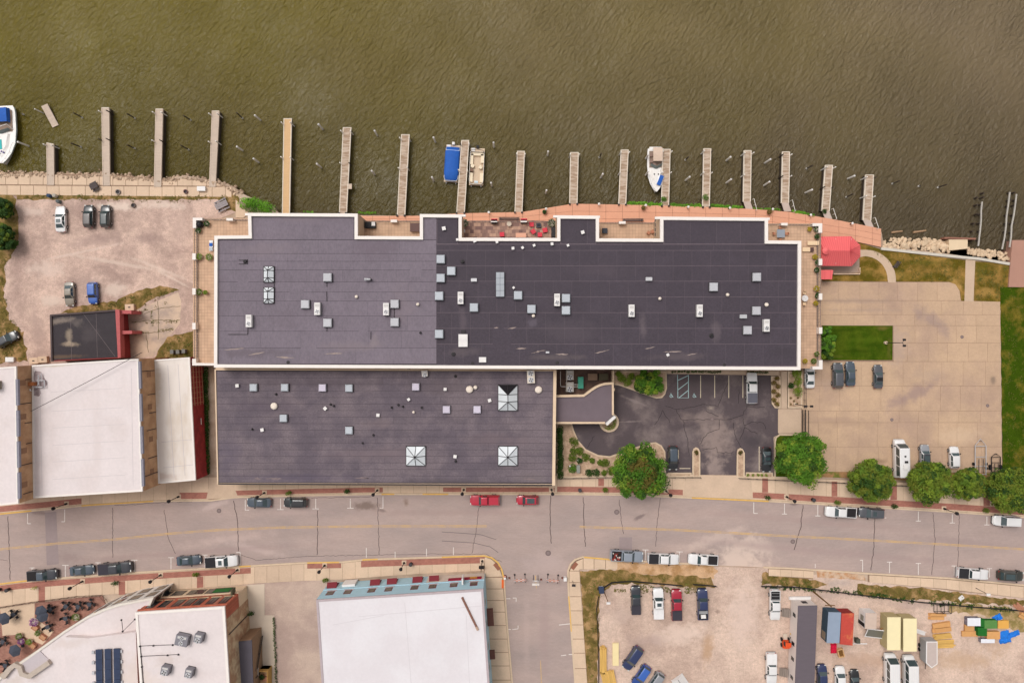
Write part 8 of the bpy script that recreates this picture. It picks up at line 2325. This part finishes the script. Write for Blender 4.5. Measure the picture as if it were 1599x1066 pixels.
for u in (1.6,13.2):
  d = (Vector(B) - Vector(A)).normalized(); c = Vector(A) + d * (u + 1)
  for k in range(5): MB().obox((c.x - 1.0 - k * .28 + .6,c.y,.0),.26,1.6,.75 - k * .15,math.atan2(d.y,d.x) - math.pi / 2).build('entry_step',M('grey_step',(150,136,126),n=[(4,.1)]),of)
# white kiosk and its removed window wall
kz = 2.7
t,q = box_unit('kiosk_module','white kiosk module with black side and tan roof right of the red container','kiosk',[(1352,957),(1369,957),(1368,981),(1351,981)],kz,m_whitepl,M('pinkish_roof',(206,182,166),n=[(2,.06)]))
qs = sorted(q,key=lambda p: p[0]); A = max(qs[:2],key=lambda p: p[1]); B = min(qs[:2],key=lambda p: p[1])
wallbox(MB(),A,B,.8,1.8,.9,2.0,.05,0).build('window',M('hatch_glass',(150,146,132)),t)
wallbox(MB(),A,B,2.1,2.8,.15,2.4,.05,0).build('black_panel',m_black,t)
t = thing('window_frame_panel','white framed glass panel leaning by the kiosk','panel',P(1366,987,.6),-.12); MB().slab4([(-1.9,-.9,.1),(1.9,-.9,.1),(1.9,.9,.9),(-1.9,.9,.9)],.06).build('pane',M('old_glass',(120,116,104),rough=.2),t)
for (a,b) in (((-1.9,-.9,.12),(1.9,-.9,.12)),((1.9,-.9,.12),(1.9,.9,.92)),((1.9,.9,.92),(-1.9,.9,.92)),((-1.9,.9,.92),(-1.9,-.9,.12))): MB().tube(a,b,.09,6).build('frame',m_whitepl,t)
t = thing('wooden_ramp','orange wooden ramp leaning on the first yellow container','ramp',P(1376,980,.3),.5); MB().slab4([(-.9,-.4,0),(.9,-.4,0),(.9,.4,.9),(-.9,.4,.9)],.06).build('board',M('orange_wood',(190,130,76),n=[(3,.12)]),t); MB().box(-.9,.9,-.45,-.38,0,.15).build('batten',m_trel,t)
t = thing('white_pole','white pipe lying right of the red container','pipe',P(1342,1004,.1),0); MB().tube((-1.3,0,.1),(1.3,0,.1),.11).build('pipe',m_whitepl,t); MB().tube((1.3,0,.1),(1.4,0,.1),.13).build('collar',m_whitepl,t)
t = thing('wheelie_bin','dark green bin beside the red container','bin',P(1336,997,0)); MB().box(-.35,.35,-.4,.4,.1,1.0).build('body',M('bin_green',(70,76,62)),t); MB().box(-.38,.38,-.43,.43,1.0,1.08).build('lid',M('bin_green2',(84,84,72)),t)
t = thing('canopy_frame','crimson tarpaulin heap below the blue container','tarpaulin',P(1301.5,1011.5,0));
def tarp(t,mat,lx,ly,h,seed,name='sheet'):
  n = 10; vs_,fs = [],[]
  rnd = random.Random(seed)
  for i in range(n + 1):
    for j in range(n + 1):
      u,v = i / n - .5,j / n - .5
      ed = max(0,1 - (2 * max(abs(u),abs(v))) ** 4)
      vs_.append((u * lx * (1 + rnd.uniform(-.08,.08)),v * ly * (1 + rnd.uniform(-.08,.08)),max(.03,h * ed * (.75 + .5 * mnoise.noise(Vector((u * 5 + seed,v * 5,seed)))) + rnd.uniform(0,.06))))
  for i in range(n):
    for j in range(n):
      a = i * (n + 1) + j; fs.append((a,a + n + 1,a + n + 2,a + 1))
  b = len(vs_)
  vs_ += [(x,y,0) for x,y,z in vs_]
  rim = [(i,0) for i in range(n)] + [(n,j) for j in range(n)] + [(i,n) for i in range(n,0,-1)] + [(0,j) for j in range(n,0,-1)]
  idx = [i * (n + 1) + j for i,j in rim]
  for k in range(len(idx)):
    a,c_ = idx[k],idx[(k + 1) % len(idx)]; fs.append((a,c_,c_ + b,a + b))
  MB().add(vs_,fs).build(name,mat,t)
tarp(t,M('crimson_tarp',(210,20,60),n=[(3,.1)]),1.2,1.9,.6,3)
t = thing('wooden_crate','open tan crate right of the crimson tarpaulin','crate',P(1311,1017,0),.25); ring(MB(),[(-.55,-.8),(.55,-.8),(.55,.8),(-.55,.8)],.12,0,.7).build('box',M('crate_wood',(222,178,126),n=[(3,.1)]),t); MB().box(-.43,.43,-.68,.68,.05,.3).build('contents',M('crate_dirt',(120,84,40),n=[(4,.2)]),t)
# forklift / loader by the office
t = thing('forklift','orange forklift with yellow boom by the site office','forklift',P(1224.5,1000,.0),math.radians(90))
MB().box(-1.0,.4,-.6,.6,.35,1.1).build('chassis',M('loader_orange',(226,84,40),n=[(2,.08)]),t); MB().box(-.9,-.2,-.5,.5,1.1,1.45).build('engine_hood',MATS['loader_orange'],t)
for (a,b) in ((-.6,-.65),(.5,-.65),(-.6,.65),(.5,.65)): MB().tube((a,b - .12,.36),(a,b + .12,.36),.36,14).build('wheel',m_tyre,t)
MB().box(.4,1.5,-.5,.3,.2,.35).build('pallet',m_palepot,t); MB().box(-.3,.45,-.55,-.4,1.1,2.0).build('cage_post',m_dark,t); MB().box(-.3,.45,.4,.55,1.1,2.0).build('cage_post',m_dark,t); MB().box(-.35,.5,-.55,.55,2.0,2.08).build('cage_roof',MATS['loader_orange'],t)
t = thing('boom_attachment','yellow lifting attachment against the office wall','machine',P(1235,999,.2),math.radians(95)); MB().box(-1.6,1.6,-.15,.15,.3,.6).build('boom',M('plant_yellow',(214,168,50),n=[(3,.12)]),t); MB().box(-1.7,-1.1,-.3,.3,.0,.35).build('bracket',MATS['plant_yellow'],t); MB().tube((-.4,.0,.45),(.9,.25,.55),.09).build('ram',m_dark,t)
# cargo trailer
t = thing('cargo_trailer','grey enclosed cargo trailer with pointed nose','trailer'); z = 2.5
px = [(1446.4,1001),(1464,1001),(1464,1036),(1455,1042.5),(1446,1035)]
q = ppoly(px,z); q = q if area2(q) > 0 else q[::-1]
MB().prism(q,.5,z - .05).build('body',M('trailer_grey',(170,166,164),n=[(2,.06)]),t); MB().prism(q,z - .05,z).build('roof_rim',m_whitepl,t); MB().prism(offset_poly(q,.18),z,z + .03).build('roof_panel',M('pinkish_grey',(196,178,170),n=[(2,.05)]),t)
for y in (1014,1021):
  for x in (1446.5,1463.5): p = P2(x,y,z); MB().tube((p[0] - .14,p[1],.34),(p[0] + .14,p[1],.34),.34,14).build('wheel',m_tyre,t)
p = P2(1455,1042,z); MB().tube((p[0],p[1],.5),(p[0],p[1] - 1.2,.45),.06).build('drawbar',m_dark,t)
# timber stacks
def stack(x,y,l,w,n,layers,rot,label,mat,fan=0.0,name='timber_stack',group=None):
  t = thing(name,label,'timber',P(x,y,0),rot,group)
  rnd = random.Random(int(x))
  for k in range(layers):
    for i in range(n):
      a = (i - (n - 1) / 2) * w / n
      MB().obox((rnd.uniform(-.2,.2) + a * fan,a,.05 + k * .12),l * rnd.uniform(.85,1.05),w / n * .86,.1,rnd.uniform(-.02,.02) + a * fan * .12).build('plank',mat,t)
m_pine = M('fresh_pine',(222,176,98),n=[(1,.1),(5,.08)],rnd=.1,stretch=(1,6,1))
m_ply = M('tan_plywood',(214,158,100),n=[(1.5,.08)],rnd=.06)
stack(941.5,1029,5.2,1.3,5,4,math.radians(90),'narrow stack of yellow timber along the silt fence',m_pine)
stack(951,1062,4.2,2.6,9,4,math.radians(103),'wide fanned stack of yellow timber at the bottom edge',m_pine,.12)
t = thing('panel_stack','single pale cream panel stack right of the timber','panels',P(961,1020,0),0)
for k in range(4): MB().box(-.6,.6,-2.2,2.2,.04 + k * .07,.1 + k * .07).build('panel',M('cream_ply',(240,218,166),n=[(1,.04)]),t)
stack(1462,961,3.0,1.3,2,3,0,'short orange board stack above the plywood',m_ply)
stack(1468,977.5,3.4,1.9,2,5,math.radians(8),'plywood stack left of the tarpaulins',m_ply)
stack(1470,992,3.4,1.0,4,3,math.radians(6),'loose yellow planks below the plywood stack',m_pine)
stack(1473,1004,4.0,1.6,5,2,math.radians(2),'lowest bundle of pale planks beside the cargo trailer',m_pine)
stack(1594,950,3.0,1.2,4,2,math.radians(-38),'loose boards at the right edge of the lot',m_trel)
stack(1597,961,1.8,1.2,2,3,math.radians(-30),'short plywood pile at the right edge of the lot',m_ply)
stack(1437,986,2.0,.8,6,1,math.radians(-20),'white scrap boards behind the second yellow container',m_whitepl)
def bundle(x0,x1,y0,y1,h,mat,label,side=None):
  t = thing('wrapped_bundle',label,'bundle'); q = ppoly([(x0,y0),(x1,y0),(x1,y1),(x0,y1)],h); MB().prism(q,.12,h - .03).build('load',side or mat,t); MB().prism(offset_poly(q if area2(q) > 0 else q[::-1],-.03),h - .03,h + .02).build('wrap',mat,t)
  for f in (.2,.8): p = P2(x0 + (x1 - x0) * f,(y0 + y1) / 2,h); MB().box(p[0] - .1,p[0] + .1,p[1] - .6,p[1] + .6,0,.12).build('bearer',m_trel,t)
m_wrapw = M('white_wrap',(232,230,234),n=[(2,.05)]); m_wrapg = M('green_wrap',(30,104,34),n=[(2,.12)]); m_wrapg2 = M('light_green_wrap',(90,136,70),n=[(2,.12)]); m_wraps = M('printed_wrap',(150,142,150),c2=(96,90,104),mixscale=2,n=[(5,.1)])
bundle(1511,1531,964.5,976.5,1.1,m_wrapw,'white wrapped bundle left of the green ones',m_wraps)
bundle(1531.5,1537,966.5,978,1.1,m_wrapg,'dark green wrapped bundle end',m_wrapg); bundle(1537.5,1557,968,980.5,1.05,m_wrapg2,'light green wrapped bundle in the middle',m_wrapg)
bundle(1527,1541,979.5,992,1.0,m_wrapg,'lower dark green wrapped bundle',m_wrapg); bundle(1541.5,1561.5,986,997,.9,m_ply,'tan board stack beside the blue tarpaulin',m_ply); bundle(1532,1553,997.3,1003,.9,m_wrapw,'lower white wrapped bundle',m_wraps)
bundle(1558.5,1575,968.5,980.5,.6,M('gold_board',(228,170,84),n=[(1,.06)]),'gold board stack right of the green bundles'); bundle(1502.5,1527,985,993,.4,m_ply,'low tan boards left of the green bundles'); bundle(1507,1521,975.5,984,.5,m_ply,'rounded tan boards below the white bundle')
for (x,y,lx,ly,r_,s_,lab) in ((1568,994,2.3,2.4,.2,4,'bright blue tarpaulin heap among the bundles'),(1583,989,2.2,1.0,.35,5,'blue tarpaulin tail pointing right'),(1557,964,1.8,1.2,.5,6,'small blue tarpaulin behind the green bundles')):
  t = thing('tarpaulin',lab,'tarpaulin',P(x,y,0),r_,'blue tarpaulins'); tarp(t,M('tarp_blue',(34,120,214),n=[(3,.15)]),lx,ly,.5,s_)
t = thing('pallet_cage','black metal cage frame above the board stack','cage',P(1469,947.5,0))
mb = None
for (a,b) in ((-1.4,-.8),(1.4,-.8),(1.4,.8),(-1.4,.8),(0,.8),(0,-.8)): MB().tube((a,b,0),(a,b,1.1),.05).build('post',m_iron2,t)
for z in (.1,1.1):
  for (a,b) in (((-1.4,-.8),(1.4,-.8)),((1.4,-.8),(1.4,.8)),((1.4,.8),(-1.4,.8)),((-1.4,.8),(-1.4,-.8)),((0,-.8),(0,.8))): MB().tube(a + (z,),b + (z,),.05).build('rail',m_iron2,t)
t = thing('ridge_tent','small white ridge shelter at the bottom edge of the lot','tent',P(1062,1064,0),.6)
MB().add([(-1.3,-1.3,.1),(1.3,-1.3,.1),(1.3,1.3,.1),(-1.3,1.3,.1),(0,-1.3,1.4),(0,1.3,1.4)],[(0,4,5,3),(1,2,5,4),(0,1,4),(2,3,5),(3,2,1,0)]).build('canvas',m_whitepl,t); MB().tube((0,-1.3,1.42),(0,1.3,1.42),.04).build('ridge_pole',m_dark,t)
# poles
def pole(x,y,h,r,mat,label,name='utility_pole',head=None,cat='pole'):
  t = thing(name,label,cat,P(x,y,0)); MB().tube((0,0,-.2),(0,0,h),r,8,r * .7).build('pole',mat,t)
  if head: MB().box(-.35,.35,-.2,.2,h - .1,h + .15).build('head',head,t)
  else: MB().box(-.9,.9,-.06,.06,h - .7,h - .55).build('crossarm',mat,t)
m_wood = M('pole_wood',(120,86,48),n=[(4,.15)])
pole(1270,923,7.6,.16,m_wood,'brown utility pole leaning over the blue container')
pole(943,922,6.2,.09,m_wood,'slender pole with white lamp at the lot corner','site_lamp_pole',m_whitepl,'lamp')
pole(1523,917,3.6,.06,m_dark,'thin dark sign pole with white tag on the verge','sign_pole',m_whitepl,'sign')
pole(894,906,2.6,.05,m_dark,'thin dark sign post on the side street pavement','sign_pole',m_dark,'sign')
t = thing('solar_trailer','small solar panel trailer at the corner of the lot','solar trailer',P(938,917.5,0),.1); MB().slab4([(-.5,-.7,1.0),(.5,-.7,1.2),(.5,.7,1.2),(-.5,.7,1.0)],.06).build('solar_panel',MATS['solar_cells'],t); MB().box(-.4,.4,-.5,.5,.3,.8).build('battery_box',m_whitepl,t)
for s_ in (-.5,.5): MB().tube((s_,0,.28),(s_ * 1.3,0,.28),.28,12).build('wheel',m_tyre,t)
t = thing('white_board','white board lying on the verge near the right','board',P(1501,933,.05),.7); MB().box(-.5,.5,-.4,.4,0,.06).build('board',m_whitepl,t); MB().box(-.45,.45,-.03,.03,.06,.1).build('batten',m_whitepl,t)
# boat trailers in the concrete car park
def ftrailer(x,y,l,w,label,mat,rot=0):
  t = thing('boat_trailer',label,'trailer',P(x,y,.5),rot); t.location.z = .03
  for s_ in (-1,1):
    MB().box(s_ * w / 2 - .06,s_ * w / 2 + .06,-l * .5,l * .32,.45,.57).build('side_rail',mat,t); MB().tube((s_ * w / 2,l * .32,.5),(0,l * .5,.5),.05).build('drawbar',mat,t)
    for k in (-.2,-.32): MB().tube((s_ * (w / 2 + .1),l * k,.3),(s_ * (w / 2 + .32),l * k,.3),.3,12).build('wheel',m_tyre,t)
    MB().box(s_ * w * .2 - .05,s_ * w * .2 + .05,-l * .45,-l * .05,.62,.7).build('bunk',m_dark,t)
  for k in (-.48,-.26,.0,.3): MB().box(-w / 2,w / 2,l * k - .05,l * k + .05,.46,.54).build('cross_member',mat,t)
  MB().tube((0,l * .44,0),(0,l * .44,.8),.05).build('jack',m_dark,t)
ftrailer(1531,713,7.0,2.1,'long silver boat trailer at the right end of the car park',m_metal)
ftrailer(1555,722,3.6,1.7,'small black boat trailer in the car park corner',m_iron2)
# riverside odds and ends
t = thing('picnic_table','grey tilted table on the riverside walkway','table',P(149.5,292,.05),.5); MB().box(-.75,.75,-.5,.5,.65,.72).build('table_top',m_benchd,t)
for s_ in (-1,1): MB().box(-.7,.7,s_ * .75 - .14,s_ * .75 + .14,.4,.45).build('seat',m_benchd,t); MB().box(s_ * .5 - .05,s_ * .5 + .05,-.7,.7,.0,.4).build('leg',m_iron2,t)
t = thing('picnic_table','long grey picnic table by the corner thicket','table',P(348,321,.02),.45)
for k in range(3): MB().box(-1.25,1.25,-.55 + k * .38,-.2 + k * .38,.7,.75).build('table_slat',M('weathered_slat',(156,146,146),n=[(3,.1)]),t)
for s_ in (-1,1): MB().box(-1.2,1.2,s_ * .95 - .14,s_ * .95 + .14,.42,.47).build('seat',MATS['weathered_slat'],t); MB().box(s_ * .9 - .05,s_ * .9 + .05,-.9,.9,.0,.7).build('leg',m_benchd,t)
for (x,y,r_,m_,lab) in ((185,300,.5,M('grey_ring',(150,138,130)),'grey fire ring on the walkway'),(290.5,299.5,.42,M('rusty_ring',(130,96,96)),'rusty fire ring on the walkway'),(209,321,.45,M('stone_ring',(120,104,96)),'stone fire ring in the gravel')):
  t = thing('fire_ring',lab,'fire ring',P(x,y,.05),0,'fire rings'); MB().lathe([(r_,0),(r_,.3),(r_ * .75,.3),(r_ * .75,.08)],16).build('ring',m_,t); MB().lathe([(r_ * .7,.02),(r_ * .7,.09)],14).build('ash',m_dark,t)
for (x,y,c,lab) in ((79.5,306.5,(70,90,120),'blue barrel at the edge of the walkway'),(88.5,306.5,(206,196,180),'cream barrel beside the blue one'),(94,315.5,(110,116,116),'grey barrel above the white sedan')):
  t = thing('barrel',lab,'barrel',P(x,y,.03),0,'barrels by the walkway'); MB().lathe([(.33,0),(.37,.3),(.37,.6),(.33,.9)],14).build('drum',M('drum_%d' % c[0],c,n=[(3,.1)]),t); MB().lathe([(.3,.9),(.3,.93)],12).build('lid',M('drumlid_%d' % c[0],tuple(int(v * .85) for v in c)),t)
for (x,y,lab) in ((316,295.5,'white dock box on the walkway'),(18,586 - 25,'white storage box beside the left brick wall')):
  t = thing('dock_box',lab,'box',P(x,y,.05)); MB().box(-.75,.75,-.4,.4,0,.5).build('body',m_whitepl,t); MB().box(-.8,.8,-.45,.45,.5,.58).build('lid',m_whitepl,t)
for (x,y,lab) in ((56,563,'left concrete block behind the black-roofed garage'),(70,561,'right concrete block behind the black-roofed garage'),(205,480,'concrete block at the garage corner')):
  t = thing('concrete_block',lab,'block',P(x,y,0),.05,'concrete blocks'); MB().box(-.85,.85,-.6,.6,0,.7).build('block',m_walk,t); MB().box(-.2,.2,-.1,.1,.7,.75).build('lifting_eye',m_dark,t)
slab('corner_slab',[(368,312),(388,333),(380,340),(368,340)],.12,m_walk,-.3)
for (x,y,lab) in ((272,549,'left grey bin beside the apron weeds'),(281,549,'middle grey bin beside the apron weeds'),(290,548,'right grey bin beside the apron weeds')):
  t = thing('wheelie_bin',lab,'bin',P(x,y,.0),0,'bins beside the apron'); MB().box(-.3,.3,-.35,.35,.08,.95).build('body',M('bin_grey',(110,112,104)),t); MB().box(-.33,.33,-.38,.38,.95,1.02).build('lid',M('bin_grey2',(126,124,118)),t)
